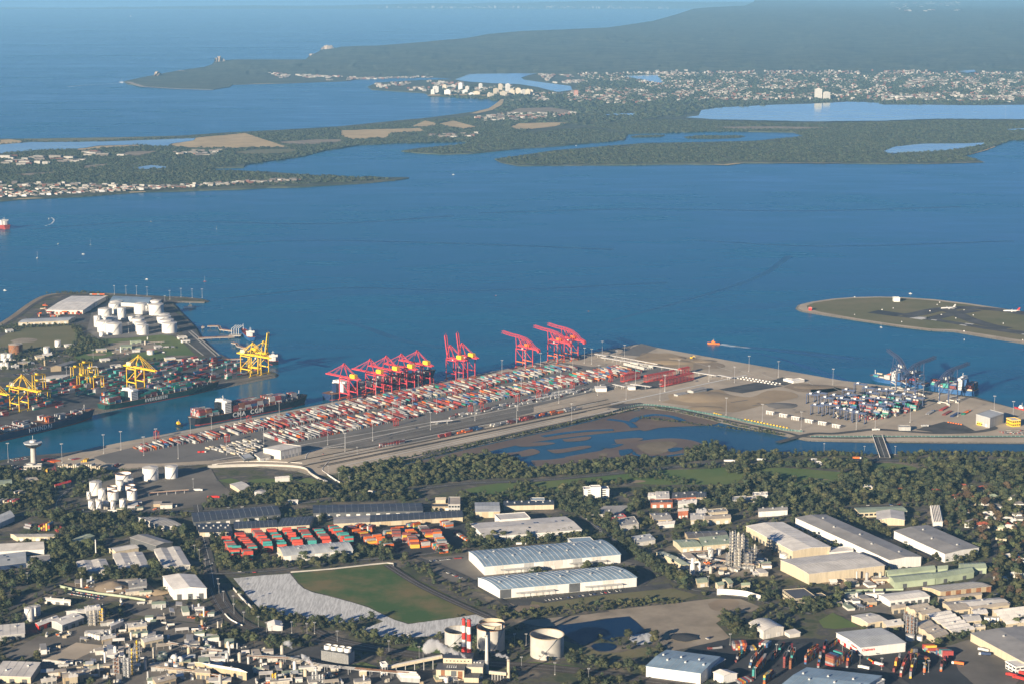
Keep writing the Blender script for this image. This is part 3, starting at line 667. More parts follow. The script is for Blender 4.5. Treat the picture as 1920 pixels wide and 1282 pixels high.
        for k in range(10):
            z0, z1 = 3 + k*3.7, 6.7 + k*3.7; mb.bar((-hx - 1.6, -3 - gd + (3 if k % 2 else -1), z0), (-hx - 1.6, -3 - gd + (-1 if k % 2 else 3), z1), .9, .4)
        mb.build('stair_tower', 'galv', t)
    MB().box(3.5, 6 if style == 'frame' and not raised else -8, zg - 3.4, 2.4, 3, 2.8).build('operator_cabin', 'white', t)
    return t
def straddle(label, group, col='straddle_red'):
    t = thing('straddle_carrier', label, 'straddle carrier', (0, 0, 0), 0, group)
    for x in (-3.6, 3.6):
        for y in (-2, 2): mb = MB(); mb.bar((x, y, 1.2), (x, y, 12), .7, .6); mb.build('leg', col, t)
    mb = MB()
    for y in (-2, 2): mb.box(0, y, .55, 9.5, .9, 1.0)
    mb.build('wheel_beam', col, t); mb = MB()
    for y in (-2, 2):
        for x in (-3.6, -1.2, 1.2, 3.6): mb.tube((x, y - .3, .55), (x, y + .3, .55), .55, 8)
    mb.build('wheel', 'black', t); mb = MB()
    mb.box(0, -2, 12, 9, .8, 1); mb.box(0, 2, 12, 9, .8, 1); mb.box(-3.6, 0, 12, .9, 4, .9); mb.box(3.6, 0, 12, .9, 4, .9); mb.box(0, 0, 13, 4, 3.5, 1.3); mb.build('top_frame', col, t)
    MB().box(3.9, -1.2, 9.6, 1.5, 1.5, 2.2).build('cabin', 'orange', t); return t
def gantry(label, group, col='yellow', span=24, hh=21, ln=9, name='yard_gantry'):
    t = thing(name, label, 'gantry crane', (0, 0, 0), 0, group)
    for x in (-span/2, span/2):
        for y in (-ln/2, ln/2): mb = MB(); mb.bar((x, y, 1.2), (x, y*.8, hh), 1.1, 1.0); mb.build('leg', col, t)
        mb = MB(); mb.box(x, 0, .5, 1.4, ln + 4, 1.4); mb.build('sill_beam', col, t)
    mb = MB()
    for y in (-ln/2*.8, ln/2*.8): mb.bar((-span/2 - 1, y, hh + .8), (span/2 + 1, y, hh + .8), 1.1, 1.7)
    mb.build('bridge_beam', col, t); mb = MB(); mb.box(R.uniform(-6, 6), 0, hh + 1.7, 4.5, ln*.8, 2.4); mb.build('trolley', 'white' if col != 'yellow' else col, t)
    return t
# ---- ships; local +x is the bow ---------------------------------------------------------
def ship(label, pstern, pbow, beam, free, hull='hull_black', cat='container ship', name='container_ship', bridge=.22, tiers=4, text=None, tsize=7, tpos=.45, boot='boot_red', cargo=True, pal=None, house_col='white', kind='box', minlen=0, group=None, side=-1, fill=1.0, dens=1.0):
    a, b = G(*pstern, 0), G(*pbow, 0); d = b - a; L_ = max(d.length, minlen); rz = math.atan2(d.y, d.x)
    t = thing(name, label, cat, a, rz, group); W = beam / 2
    st = [(0, .55, .80), (.03, .8, .95), (.12, .96, 1), (.3, 1, 1), (.7, 1, 1), (.84, .82, .97), (.92, .5, .82), (.97, .2, .55), (1.0, .03, .2)]
    mb = MB(); nst = len(st)
    def sheer(f): return free * (1 + .28 * max(0, (f - .82) / .18) ** 1.5 + .04 * max(0, (.1 - f) / .1))
    V = []
    for f, wl, dk in st:
        x = f * L_; xr = x + (5 if f == 1 else 0) * 1.0
        V += [(x, -W*wl, -1), (x, -W*wl, free*.14), (xr, -W*dk, sheer(f)), (xr, W*dk, sheer(f)), (x, W*wl, free*.14), (x, W*wl, -1)]
    F = []; mi = []
    for i in range(nst - 1):
        o = i*6
        for k in range(5): F.append((o+k, o+6+k, o+7+k, o+k+1)); mi.append(1 if k in (0, 4) else 2 if k == 2 else 0)
    F += [(0, 1, 2, 3, 4, 5)]; mi.append(0); F.append(tuple(reversed([(nst-1)*6 + k for k in range(6)]))); mi.append(0)
    mb.v = V; mb.f = F; mb.m = mi
    mb.build('hull', [hull, boot, 'rust' if cargo else 'boot_red'], t)
    mb = MB()
    for s in (-1, 1):
        for i in range(4, nst - 1): mb.bar((st[i][0]*L_, s*W*st[i][2]*.97, sheer(st[i][0]) + .9), (st[i+1][0]*L_, s*W*st[i+1][2]*.97, sheer(st[i+1][0]) + .9), .25, 1.6)
    mb.build('bulwark', hull, t)
    bx = bridge * L_; bl = max(9, L_ * .055)
    hb = free + (tiers * 2.6 + 9 if cargo else free * .9 + 5)
    mb = MB(); mb.box(bx, 0, free, bl, beam*.92, hb - free - 3); mb.box(bx + bl*.1, 0, hb - 3, bl*.8, beam*1.02, 3); mb.box(bx, 0, hb, bl*.5, beam*.3, 1.6); mb.build('superstructure', house_col, t)
    mb = MB()
    for k in range(int((hb - free) / 3)): mb.box(bx + bl/2 + .02, 0, free + 1.6 + k*3, .12, beam*.8, 1.0); mb.box(bx, side*beam*.46, free + 1.6 + k*3, bl*.8, .12, 1.0)
    mb.build('window_row', 'glass_dark', t)
    mb = MB(); mb.box(bx - bl*.85, 0, free, bl*.5, beam*.35, hb - free - 3); mb.build('funnel', hull if cargo else house_col, t)
    mb = MB(); mb.bar((bx, 0, hb), (bx, 0, hb + 8), .6); mb.bar((bx, -3, hb + 5), (bx, 3, hb + 5), .4); mb.build('radar_mast', 'white', t)
    mb = MB(); mb.bar((.95*L_, 0, sheer(.95)), (.95*L_, 0, sheer(.95) + 12), .7); mb.bar((.95*L_, 0, sheer(.95) + 8), (.92*L_, 0, sheer(.92)), .4); mb.build('foremast', 'white', t)
    if text:
        cu = bpy.data.curves.new('hull_lettering', 'FONT'); cu.body = text; cu.size = tsize; cu.extrude = .15; cu.offset = tsize * .022; cu.align_x = 'CENTER'; cu.align_y = 'CENTER'; cu.space_character = 1.25; cu.materials.append(M['white'])
        tmp = bpy.data.objects.new('lettering', cu); COL.objects.link(tmp); me = bpy.data.meshes.new_from_object(tmp.evaluated_get(bpy.context.evaluated_depsgraph_get())); bpy.data.objects.remove(tmp)
        o = bpy.data.objects.new('hull_lettering', me); COL.objects.link(o); o.parent = t
        sl_ = math.atan2(0, 1); o.location = (L_*tpos, side*(W + .22), free*.58); o.rotation_euler = (math.pi/2, 0, 0 if side < 0 else math.pi)
    pal = pal or {'maroon': 4, 'white': 3, 'red': 3, 'blue': 2, 'green': 1, 'grey': 2, 'orange': 1}
    if cargo:
        cr, sr = math.cos(rz), math.sin(rz); nrow = int(beam*.94 / 2.55); x = .03*L_ + 6.3
        mbl = MB()
        while x < .9*L_:
            if abs(x - bx + bl*.2) < bl*.9 + 6.5: x += 1.5; continue
            wf = 1 if x < .72*L_ else 1 - (x/L_ - .72) * 2.6
            nr = max(3, int(nrow * wf)); hh = max(1, min(tiers, tiers + R.choice((-2, -1, 0, 0, 0)))) if x/L_ > .06 else tiers
            if x > .78*L_: hh = max(2, hh - 1)
            if R.random() > dens: x += 13.4; continue
            for j in range(nr):
                hj = hh if R.random() < .75 else max(0, hh - R.randint(1, 2))
                if R.random() > fill: hj = R.randint(0, 1)
                y = (j - (nr-1)/2) * 2.55; c = pick(pal)
                for k in range(hj):
                    if R.random() < .5: c = pick(pal)
                    put_box(a.x + cr*x - sr*y, a.y + sr*x + cr*y, sheer(x/L_) + .8 + k*2.62, rz, 12.2, c, 'on the deck of a ship', 'containers on ship decks')
            mbl.box(x + 6.75, 0, sheer(x/L_), .6, beam*.92*wf, 5)
            x += 13.5
        mbl.build('lashing_bridge', 'steel', t)
    return t
def boat(label, px, py, L_, rz, col='white', deck='offwhite', cab=True, name='boat', group=None, mast=0, z=0.0, cat='boat', hcol='white'):
    g = G(px, py, z); t = thing(name, label, cat, g, rz, group); W = L_*.15; fb = L_*.11
    P0 = [(-.5, .8), (-.2, 1), (.15, 1), (.36, .62), (.5, .04)]
    V = [(f*L_, s*W*w_*(.8 if k == 0 else 1), (-.3 if k == 0 else fb*(1 + max(0, f)*.5))) for f, w_ in P0 for k in (0, 1) for s in (-1, 1)]
    F = [(0, 1, 3, 2)]
    for i in range(4):
        o = i*4; F += [(o, o+2, o+6, o+4), (o+2, o+3, o+7, o+6), (o+3, o+1, o+5, o+7)]
    F.append((16, 18, 19, 17)); MB().add(V, F).build('hull', col, t)
    if cab:
        mb = MB(); mb.box(.02*L_, 0, fb, L_*.3, W*1.3, L_*.1); mb.box(.05*L_, 0, fb + L_*.1, L_*.16, W, L_*.08); mb.build('wheelhouse', hcol, t)
        MB().bar((0, 0, fb + L_*.18), (0, 0, fb + L_*.34), L_*.012 + .05).build('mast', 'white', t)
    if mast:
        MB().bar((.08*L_, 0, fb), (.08*L_, 0, mast), .22).build('mast', 'galv', t); MB().box(0, 0, fb, L_*.35, W, .7).build('cabin', 'white', t)
    return t
# ================================================================== RED TERMINAL
Q0, Q1 = G(1198, 646, ZT), G(240, 843, ZT); E1 = (Q1 - Q0); E1.z = 0; E1.normalize()
E2 = Vector((-E1.y, E1.x, 0)); E2 = E2 if E2.dot(G(1580, 713, ZT) - Q0) > 0 else -E2        # inland from the quay
RZ_Q = math.atan2(-E2.y, -E2.x) - math.pi/2       # local +y over the water
Z1 = ZT + .12
sheet('yard_asphalt', P('z', '175 856 240 840 420 799 1054 679 1110 687 1250 683 1262 700 1180 718 1000 762 800 803 700 824 560 848 470 858 300 868 200 868'), Z1, 'pavement_dark')
sheet('asphalt_pad', P('d', '1240 405 1450 306 1600 345 1440 420'), Z1, 'pavement_dark'); sheet('asphalt_pad', P('e', '700 622 1050 556 1290 590 920 655'), Z1 + .1, 'asphalt')
sheet('asphalt_pad', P('e', '1130 560 1280 510 1450 545 1300 585'), Z1 + .1, 'asphalt'); sheet('asphalt_pad', P('f', '940 790 1200 718 1370 745 1480 800 1300 815 1100 812'), Z1 + .1, 'asphalt')
sheet('asphalt_pad', P('d', '1380 700 1500 640 1760 590 1920 610 1920 640 1640 700 1450 720'), Z1 + .1, 'asphalt'); sheet('asphalt_pad', P('d', '1140 880 1260 850 1440 835 1500 850 1300 890'), Z1 + .1, 'asphalt')
sheet('sand_ground', smooth_line(P('e', '190 735 350 690 520 640 720 622 800 665 1000 690 1150 630 1350 640 1420 690 1200 740 1000 790 850 825 700 815 500 780 300 750'), 3), Z1 + .2, 'sand')
sheet('sand_ground', smooth_line(P('e', '0 420 0 310 100 295 350 320 700 380 760 420 600 440 400 440 200 425'), 3), Z1 + .2, 'earth')
sheet('sand_ground', P('e', '1290 600 1400 560 1700 585 1830 620 1640 660 1420 640'), Z1 + .2, 'earth'); sheet('sand_ground', P('f', '0 430 250 395 420 420 330 480 100 500 0 500'), Z1 + .2, 'earth')
sheet('sand_ground', P('d', '1380 440 1500 395 1700 392 1920 440 1920 575 1850 545 1700 515 1500 470'), Z1 + .24, 'sand')
sheet('gravel_strip', P('c', '0 1165 600 1060 1000 985 1920 850 1920 920 1200 1120 700 1220 400 1248 0 1248'), Z1 + .1, 'yard')
for a, b, w_, m_ in (((300, 817.5), (1085, 665.5), 9, 'concrete'), ((180, 845), (1190, 649), 3.5, 'concrete'), ((560, 848), (1235, 706), 5, 'concrete'), ((400, 862), (900, 775), 4, 'concrete'), ((1145, 757), (1400, 702), 5, 'lane')):
    strip('concrete_apron', [a, b], w_, Z1 + .3, m_)
for a, b in (((560, 874), (1160, 752)), ((600, 872), (1170, 755)), ((540, 866), (1140, 748))): strip('rail_track', smooth_line([a, ((a[0]+b[0])/2, (a[1]+b[1])/2 + .5), b]), 4.2, Z1 + .35, 'ballast')
strip('perimeter_road', smooth_line(P('z', '700 878 800 853 900 827 1025 800 1087 785 1150 771 1180 764 1205 760 1262 765 1346 783 1387 792 1471 809 1512 818 1600 820 1700 818 1800 819 1920 818')), 9, Z1 + .3, 'asphalt')
strip('access_road', smooth_line(P('f', '-300 905 0 828 200 825 400 805 520 790 640 790 800 800 1100 820 1400 815 1560 800 1650 775 1600 750')), 13, Z1 + .35, 'asphalt')
for i in range(16):
    f_ = i/15; a = lerp(Vector((455, 866)), Vector((640, 880)), f_); b = lerp(Vector((1130, 737)), Vector((1215, 757)), f_)
    strip('lane_marking', [tuple(a + (b - a)*R.uniform(0, .3)), tuple(b - (b - a)*R.uniform(0, .3))], R.choice((.6, .6, 2.5)), Z1 + .4 + i*.004, R.choice(('lane', 'concrete', 'asphalt')))
for i in range(9): x = 1260 + i*42; strip('lane_marking', [(x, 672 + i*7.2), (x + 28, 679 + i*8)], 1.2, Z1 + .4, 'lane'); strip('tyre_track', [(1290 + i*40, 742 + i*6), (1330 + i*36, 735 + i*7)], 4, Z1 + .42 + i*.004, 'yard')
# container rows run inland from the quay
ER = G(760, 760, ZT) - G(712, 745, ZT); ER.z = 0; ER.normalize()
def band(a, b, c, d, pal, ylab, pitch=4.7, hm=2, skip=.03):
    A, B, C, D = [G(*q, ZT) for q in (a, b, c, d)]; n = int((B - A).length / pitch); hd = math.atan2(ER.y, ER.x); per = R.randint(3, 9); cur = pick(pal)
    for i in range(n):
        p = lerp(A, B, (i + .5) / n); cd = D - C; den = ER.x*cd.y - ER.y*cd.x; t = ((C.x-p.x)*cd.y - (C.y-p.y)*cd.x) / den - 9
        if R.random() < skip: continue
        k = 0; x = 6.3; hh = R.choices((1, 2, hm), (3, 5, 1))[0]; c = pick(pal)
        while x < t - 6:
            if R.random() < .95:
                q = p + ER * x; hh = hh if R.random() < .75 else R.choice((1, 2)); c = c if R.random() < .35 else pick(pal)
                for z in range(hh):
                    put_box(q.x, q.y, ZT + .2 + z*2.62, hd, 12.2, c, 'in the long rows of the terminal', ylab)
                    if R.random() < .5: c = pick(pal)
            x += 12.75
RP = {'red': 3, 'maroon': 8, 'white': 6, 'grey': 7, 'blue': 3, 'navy': 1, 'green': 1, 'teal': 1, 'orange': 1, 'brown': 2, 'cream': 3}
WP = {'white': 8, 'grey': 6, 'maroon': 6, 'red': 3, 'cream': 2, 'blue': 1, 'orange': 1, 'brown': 2}
def F_(f, *c): return [P1(f, *q) for q in c]
band(P1('b', 540, 975), P1('c', 540, 785), P1('b', 770, 1050), P1('c', 740, 880), WP, 'rows in the red terminal')
band(P1('c', 560, 780), P1('c', 1200, 660), P1('c', 760, 875), P1('c', 1290, 762), RP, 'rows in the red terminal')
band(P1('c', 1230, 655), P1('d', 740, 505), P1('c', 1310, 757), P1('d', 930, 545), RP, 'rows in the red terminal')
band(P1('b', 925, 1040), P1('c', 820, 870), P1('b', 1270, 1115), P1('c', 1070, 940), WP, 'rows in the red terminal')
band(P1('c', 840, 862), P1('c', 1500, 735), P1('c', 1090, 935), P1('c', 1720, 825), RP, 'rows in the red terminal')
band(P1('c', 1520, 730), P1('d', 1240, 515), P1('c', 1740, 820), P1('d', 1480, 590), RP, 'rows in the red terminal')
band(P1('g', 1190, 285), P1('g', 1900, 145), P1('g', 1330, 330), P1('g', 1990, 225), WP, 'rows in the red terminal')
band(P1('h', 285, 160), P1('h', 340, 150), P1('h', 390, 205), P1('h', 420, 200), WP, 'rows in the red terminal')
band(P1('d', 1285, 500), P1('d', 1400, 485), P1('d', 1480, 560), P1('d', 1640, 530), {'white': 9, 'grey': 1}, 'rows in the red terminal', hm=1)
for i in range(210):                              # pale trailers parked beside the big shed
    x, y = R.uniform(190, 680), R.uniform(195, 370)
    if inside([(185, 295), (640, 195), (700, 255), (600, 330), (490, 372), (380, 340)], x, y):
        g = G(*P1('h', x, y), ZT); put_box(g.x, g.y, ZT + 1, math.atan2(E2.y, E2.x), 12.2, R.choice(('white', 'white', 'cream', 'grey')), 'on trailers beside the pale terminal shed', 'trailers')
for i in range(80):
    x = R.uniform(0, 1); y = R.uniform(-1, 1); p = lerp(Vector(P1('c', 1160, 975)), Vector(P1('d', 1150, 690)), x); g = G(p.x, p.y + y*4, ZT)
    put_box(g.x, g.y, ZT + 1.1, math.atan2(E1.y, E1.x) + R.uniform(-.05, .05), 12.2, R.choice(('white', 'white', 'white', 'grey', 'maroon')), 'on trailers in the terminal', 'trailers')
for f0, cols in ((0, ('maroon', 'red')), (.13, ('orange', 'grey', 'orange')), (.2, ('navy', 'blue')), (.36, ('grey', 'white')), (.46, ('grey', 'maroon')), (.56, ('red', 'maroon')), (.66, ('orange', 'navy')), (.76, ('orange', 'brown')), (.86, ('maroon', 'grey'))):
    for i in range(7):                            # boxes beside the railway
        p = lerp(Vector(P1('c', 1080, 1150)), Vector(P1('d', 960, 880)), f0 + (i // 2)*.018 + .01); g = G(*p, ZT)
        for k in range(R.randint(1, 2)): put_box(g.x + R.uniform(-3, 3), g.y + (i % 2)*5, ZT + .3 + k*2.62, math.atan2(E1.y, E1.x), 12.2, R.choice(cols), 'beside the railway', 'railside')
for i in range(16):
    p = lerp(Vector(P1('c', 560, 1235)), Vector(P1('c', 760, 1200)), (i % 8)/8); g = G(*p, ZT)
    for k in range(2): put_box(g.x, g.y + (i//8)*5, ZT + .3 + k*2.62, math.atan2(E1.y, E1.x), 12.2, R.choice(('grey', 'white', 'maroon', 'red')), 'beside the railway', 'railside')
# cranes
c1 = sts_crane('frame', 'red quay crane with yellow machinery house standing over the white ship bridge', 'red quay cranes on the long quay')
def qpos(fr, x, y, z=ZT): g = G(*P1(fr, x, y), z); return g
c1.location = qpos('c', 205, 800); c1.rotation_euler.z = RZ_Q
ordn = ['second', 'third', 'fourth', 'fifth']
for i, (x, y) in enumerate(((440, 755), (585, 725), (720, 705), (860, 672))): place(c1, qpos('c', x, y), RZ_Q, f'red quay crane with yellow house, boom down, {ordn[i]} from the white ship bridge')
cr_ = sts_crane('frame', 'red quay crane with boom raised, standing beside a dark crane', 'red quay cranes with raised booms', raised=True); cr_.location = qpos('c', 1160, 622); cr_.rotation_euler.z = RZ_Q
place(cr_, qpos('c', 1265, 600), RZ_Q, 'pinkish red quay crane with raised boom, farther along the quay')
cl = sts_crane('low', 'red low-profile quay crane standing alone with orange portal', 'red low-profile quay cranes', house='orange'); cl.location = qpos('d', 345, 518); cl.rotation_euler.z = RZ_Q
place(cl, qpos('d', 630, 462), RZ_Q, 'red low-profile quay crane, nearer of the touching pair'); place(cl, qpos('d', 755, 440), RZ_Q, 'red low-profile quay crane, farther of the touching pair')
# straddle carriers
sdl = straddle('red straddle carrier, first from the left, parked in the short rank beside the container rows', 'straddle carriers')
sdl.location = qpos('d', 1285, 650); sdl.rotation_euler.z = RZ_Q + math.pi/2
for (a, b, n_, lb) in (((1297, 648), (1420, 620), 11, 'red straddle carrier parked in the short rank beside the container rows'), ((1495, 652), (1738, 607), 20, 'red straddle carrier parked in the middle rank of the carrier park'),
                       ((1640, 692), (1905, 630), 22, 'red straddle carrier parked in the front rank of the carrier park'), ((1800, 590), (1870, 575), 6, 'red straddle carrier parked in the back rank of the carrier park')):
    for i in range(n_): p = lerp(Vector(a), Vector(b), i/(n_-1)); place(sdl, qpos('d', *p), RZ_Q + math.pi/2, lb.replace('carrier parked', f'carrier, {nth(i + (n_ == 11))} from the left, parked'))
for f, x, y, lb in (('c', 1005, 680, 'on the quay between the crane groups'), ('c', 705, 875, 'in the aisle between container blocks'), ('c', 685, 1045, 'at the near edge of the container rows'), ('c', 1355, 925, 'beside the truck lanes'), ('c', 1452, 903, 'beside another one at the truck lanes'), ('c', 1777, 835, 'at the truck lanes near a light mast'),
                    ('d', 600, 770, 'working at the far end of the truck lanes'), ('d', 830, 712, 'at the far edge of the container rows'), ('d', 1177, 650, 'alone near the far container rows'), ('g', 1410, 200, 'at the left end of the quay'), ('b', 800, 925, 'on the quay behind the black ship'), ('b', 605, 1095, 'at the left end of the container rows'), ('d', 530, 795, 'among the trailers of the truck lanes'), ('c', 1215, 775, 'inside the container rows'), ('c', 1470, 715, 'inside the far container rows'),
                    ('c', 270, 830, 'under the first red crane'), ('c', 400, 790, 'under the second red crane'), ('c', 480, 770, 'between the red cranes'), ('c', 590, 740, 'under the third red crane'), ('c', 850, 830, 'in the second container block')):
    place(sdl, qpos(f, x, y), RZ_Q, 'red straddle carrier ' + lb)
# light masts
mast = make_mast(); MP = [('b', '275 1030 465 1010 730 945 1075 880 1550 795 1385 945 1035 1015 935 1110 1275 1070 1510 1120 1665 1180 1620 1000 1915 1080 600 1210 165 1245'),
 ('c', '885 735 505 805 433 945 835 885 655 985 180 1085 228 1245 475 1180 1050 935 995 1080 1250 655 1215 795 1445 835 1575 725 1812 760 1638 595 1395 1000 1770 1020 1780 905'),
 ('d', '545 530 940 480 1100 420 1230 505 1300 455 835 580 490 650 1070 640 1400 660 1060 770 710 840 1315 805 1665 735 825 1000 1790 590 1005 490 370 760 725 700 135 730'),
 ('e', '980 460 1245 510 1735 580 775 850 1100 910 1450 980 620 550 222 635 180 720 850 560'), ('f', '895 725 580 775 1650 640 1325 670 1250 580 410 795 1010 540 1820 690'), ('g', '560 415 75 410 935 330 1090 300 1295 350 1605 380 1405 275')]
first = True; cnt = {}
for q in sorted(q for f, s in MP for q in P(f, s)):
    if 1:
        side_ = 'beside the lagoon' if q[1] > 760 and q[0] > 900 else 'near the dock entrance' if q[0] < 420 else 'among the container rows' if q[0] < 1150 else 'on the open sand terminal' if q[0] < 1520 else 'beside the blue cranes'
        cnt[side_] = cnt.get(side_, -1) + 1; lb = f'tall grey light mast {side_}, {nth(cnt[side_])} from the left'
        if first: mast.location = G(*q, ZT); mast['label'] = lb; mast['group'] = 'terminal light masts'; first = False
        else: place(mast, G(*q, ZT), R.uniform(0, 3), lb)
# sheds and canopies in the terminal
shed('large pale terminal shed with ribbed walls beside the roundabout', 'h', '845 312 1030 270 690 288', 14, 'flat', wall='offwhite', rm='roof_light', z0=ZT, seams=10, doors=6, dmat='wall_grey', panels=(12, ('offwhite', 'roof_light')))
shed('low grey shed attached beside the large pale terminal shed', 'h', '660 375 755 358 610 340', 5.5, 'mono', 1.0, wall='offwhite', rm='roof_grey', z0=ZT, doors=2)
shed('dark low office with shaded walls beside the pale terminal shed', 'h', '520 385 605 370 480 350', 4, 'flat', wall='wall_dark', rm='roof_steel', z0=ZT)  # shade of the walls put into their dark colour
def canopy(label, fr, s, w_, z=6, m_='roof_white'):
    a, b = [G(*q, z + ZT) for q in P(fr, s)]; d = b - a; rz = math.atan2(d.y, d.x); L_ = d.length; m0 = (a + b)/2
    t = thing('walkway_canopy', label, 'canopy', (m0.x, m0.y, ZT), rz); MB().box(0, 0, z - .4, L_, w_, .5).build('roof', m_, t)
    for i in range(max(2, int(L_/20))):
        x = -L_/2 + (i + .5) * L_/max(2, int(L_/20)); mb = MB(); mb.bar((x, -w_*.35, 0), (x, -w_*.35, z - .4), .5); mb.bar((x, w_*.35, 0), (x, w_*.35, z - .4), .5); mb.build('post', 'galv', t)
canopy('long white canopy running beside the sand heaps', 'd', '1090 428 1830 545', 7); canopy('short white canopy at the far end of the terminal', 'd', '1040 398 1145 416', 8); canopy('thin white canopy behind the long one', 'd', '1180 412 1600 490', 4)
canopy('white angled canopy near the parked straddle carriers', 'd', '1200 668 1310 692', 6); canopy('white canopy stretching towards the parked straddle carriers', 'd', '1360 666 1540 692', 7); canopy('white canopy between the carrier park and the sand', 'e', '480 462 690 497', 6); canopy('white canopy at the corner of the asphalt', 'e', '710 490 828 514', 7)
canopy('white canopy beside the trucks lanes', 'c', '1000 1010 1190 992', 7)
shed('white workshop beside the angled canopies', 'd', '1045 710 1140 708 1045 695', 6, 'mono', 1, wall='white', rm='roof_white', z0=ZT, depth=18, name='workshop', cat='shed'); shed('small white shed between two canopies', 'd', '1340 700 1400 698', 5, 'mono', .8, wall='white', rm='roof_white', z0=ZT, depth=14, name='small_shed', cat='shed')
shed('grey store shed with yellow end on the sand terminal', 'e', '480 640 600 612', 6, 'gable', 1.5, wall='wall_grey', rm='roof_grey', z0=ZT, depth=14, name='small_shed', cat='shed'); shed('long low grey shed by the sand edge', 'e', '340 672 430 655', 4, 'mono', .6, wall='wall_grey', rm='roof_grey', z0=ZT, depth=10, name='small_shed', cat='shed')
shed('white site huts on the asphalt pad', 'e', '1380 550 1480 535', 4, 'flat', wall='white', rm='roof_white', z0=ZT, depth=16, name='site_hut', cat='hut'); shed('second row of white site huts beside the pad', 'e', '1290 530 1370 540', 3.5, 'flat', wall='white', rm='roof_white', z0=ZT, depth=10, name='site_hut', cat='hut')
def heap(label, fr, x, y, wd, dp, h, m_='sand'):
    g = G(*P1(fr, x, y), ZT); mb = MB(); n = 12; k = 5
    for j in range(k):
        f = 1 - j/k; mb.v += [(math.cos(2*math.pi*i/n)*wd/2*f*R.uniform(.85, 1.15), math.sin(2*math.pi*i/n)*dp/2*f*R.uniform(.85, 1.15), h*(j/k)**.8) for i in range(n)]
    mb.v.append((0, 0, h)); mb.f = [(j*n+i, j*n+(i+1) % n, (j+1)*n+(i+1) % n, (j+1)*n+i) for j in range(k-1) for i in range(n)] + [((k-1)*n+i, (k-1)*n+(i+1) % n, k*n) for i in range(n)]; mb.m = [0]*len(mb.f)
    o = mb.build('earth_heap', m_, None, True, (g.x, g.y, g.z)); tag(o, label, 'heap')
heap('large sand heap beside the dark asphalt pad', 'e', 560, 690, 130, 110, 5); heap('long sand bank beside the white canopy', 'e', 250, 380, 120, 60, 5); heap('dark rubble heap behind the sand bank', 'e', 340, 345, 40, 30, 4, 'earth'); heap('brown earth heap near the yellow digger', 'e', 560, 370, 60, 40, 4, 'earth'); heap('low brown heap near the blue gantries', 'e', 1560, 600, 90, 50, 3, 'earth'); heap('dark dirt mound by the access road', 'e', 1270, 765, 60, 50, 3, 'pavement_dark')
heap('sand mound with tracks beside the lagoon fence', 'e', 600, 790, 70, 40, 2.5)
def barrier_line(label, fr, s, step, col='white', sz=(2.2, 1.0, 1.2)):
    a, b = [G(*q, ZT) for q in P(fr, s)]; n = int((b - a).length / step); rz = math.atan2((b-a).y, (b-a).x)
    t = thing('block_line', label, 'barrier', a, rz)
    for i in range(n): MB().box(i*step, 0, .3, *sz).build('block', col, t)
barrier_line('line of white blocks across the asphalt, front', 'e', '880 525 1270 590', 8, 'white', (4, 2, 1.8)); barrier_line('line of white blocks across the asphalt, back', 'e', '930 515 1300 580', 8, 'white', (4, 2, 1.8)); barrier_line('row of yellow blocks along the lagoon road', 'e', '950 895 1370 980', 7, 'yellow', (3.4, 1.6, 1.6)); barrier_line('short row of yellow blocks on the lagoon road', 'e', '670 838 760 862', 6, 'yellow', (3, 1.6, 1.6))
barrier_line('row of orange blocks on the round asphalt', 'f', '1240 728 1380 752', 5, 'orange', (3, 1.6, 1.6))
# teal fence along the lagoon edge
def fence(label, pts, h, m_, zz=ZT):
    g = [G(*q, zz) for q in pts]; t = thing('boundary_fence', label, 'fence', g[0])
    for a, b in zip(g[:-1], g[1:]):
        mb = MB(); a2, b2 = a - g[0], b - g[0]; a2.z = b2.z = h/2 + .1; mb.bar(a2, b2, .25, h); mb.build('fence_panel', m_, t); MB().bar(a2 + Vector((0, 0, -h/2)), a2 + Vector((0, 0, h/2 + .5)), .4).build('post', 'galv', t)
M['teal_mesh'] = mat('teal_mesh', (.05, .11, .10), .8, .3, .1); fence('teal mesh fence along the lagoon edge of the terminal', subdiv(smooth_line(P('e', '-250 830 -120 790 0 768 100 768 300 790 520 830 800 880 1000 925 1300 985 1460 1005')), 5)[:-1][:70], 3, 'teal_mesh')
fence('grey green palisade fence on the canal bank', [(1520 + i*8, 818.5 + (.15 if i % 2 else 0)) for i in range(52)], 2.2, 'teal_mesh')
# ================================================================== BLUE TERMINAL
QB0, QB1 = G(1610, 715, ZT), G(1828, 748, ZT); EB = (QB1 - QB0); EB.z = 0; EB.normalize(); EBn = Vector((-EB.y, EB.x, 0)); EBn = EBn if EBn.y > 0 else -EBn
RZ_B = math.atan2(EBn.y, EBn.x) - math.pi/2
M['crane_blue'] = mat('crane_blue', (.05, .07, .135), .5, .2, .3)
cb = sts_crane('low', 'dark blue low-profile quay crane, leftmost of the three, reaching left', 'blue quay cranes', col='crane_blue', house='white', low='offwhite'); cb.location = qpos('f', 760, 420); cb.rotation_euler.z = RZ_B + .9
place(cb, qpos('f', 985, 480), RZ_B - .12, 'dark blue low-profile quay crane in the middle, over the gap between ships'); place(cb, qpos('f', 1285, 540), RZ_B - .12, 'dark blue low-profile quay crane, nearest of the three, over the white deck stacks')
BP = {'green': 3, 'white': 2, 'cream': 2, 'red': 2, 'orange': 2, 'maroon': 4, 'blue': 3, 'grey': 4, 'teal': 2, 'navy': 2}
hdB = math.degrees(math.atan2(EB.y, EB.x))
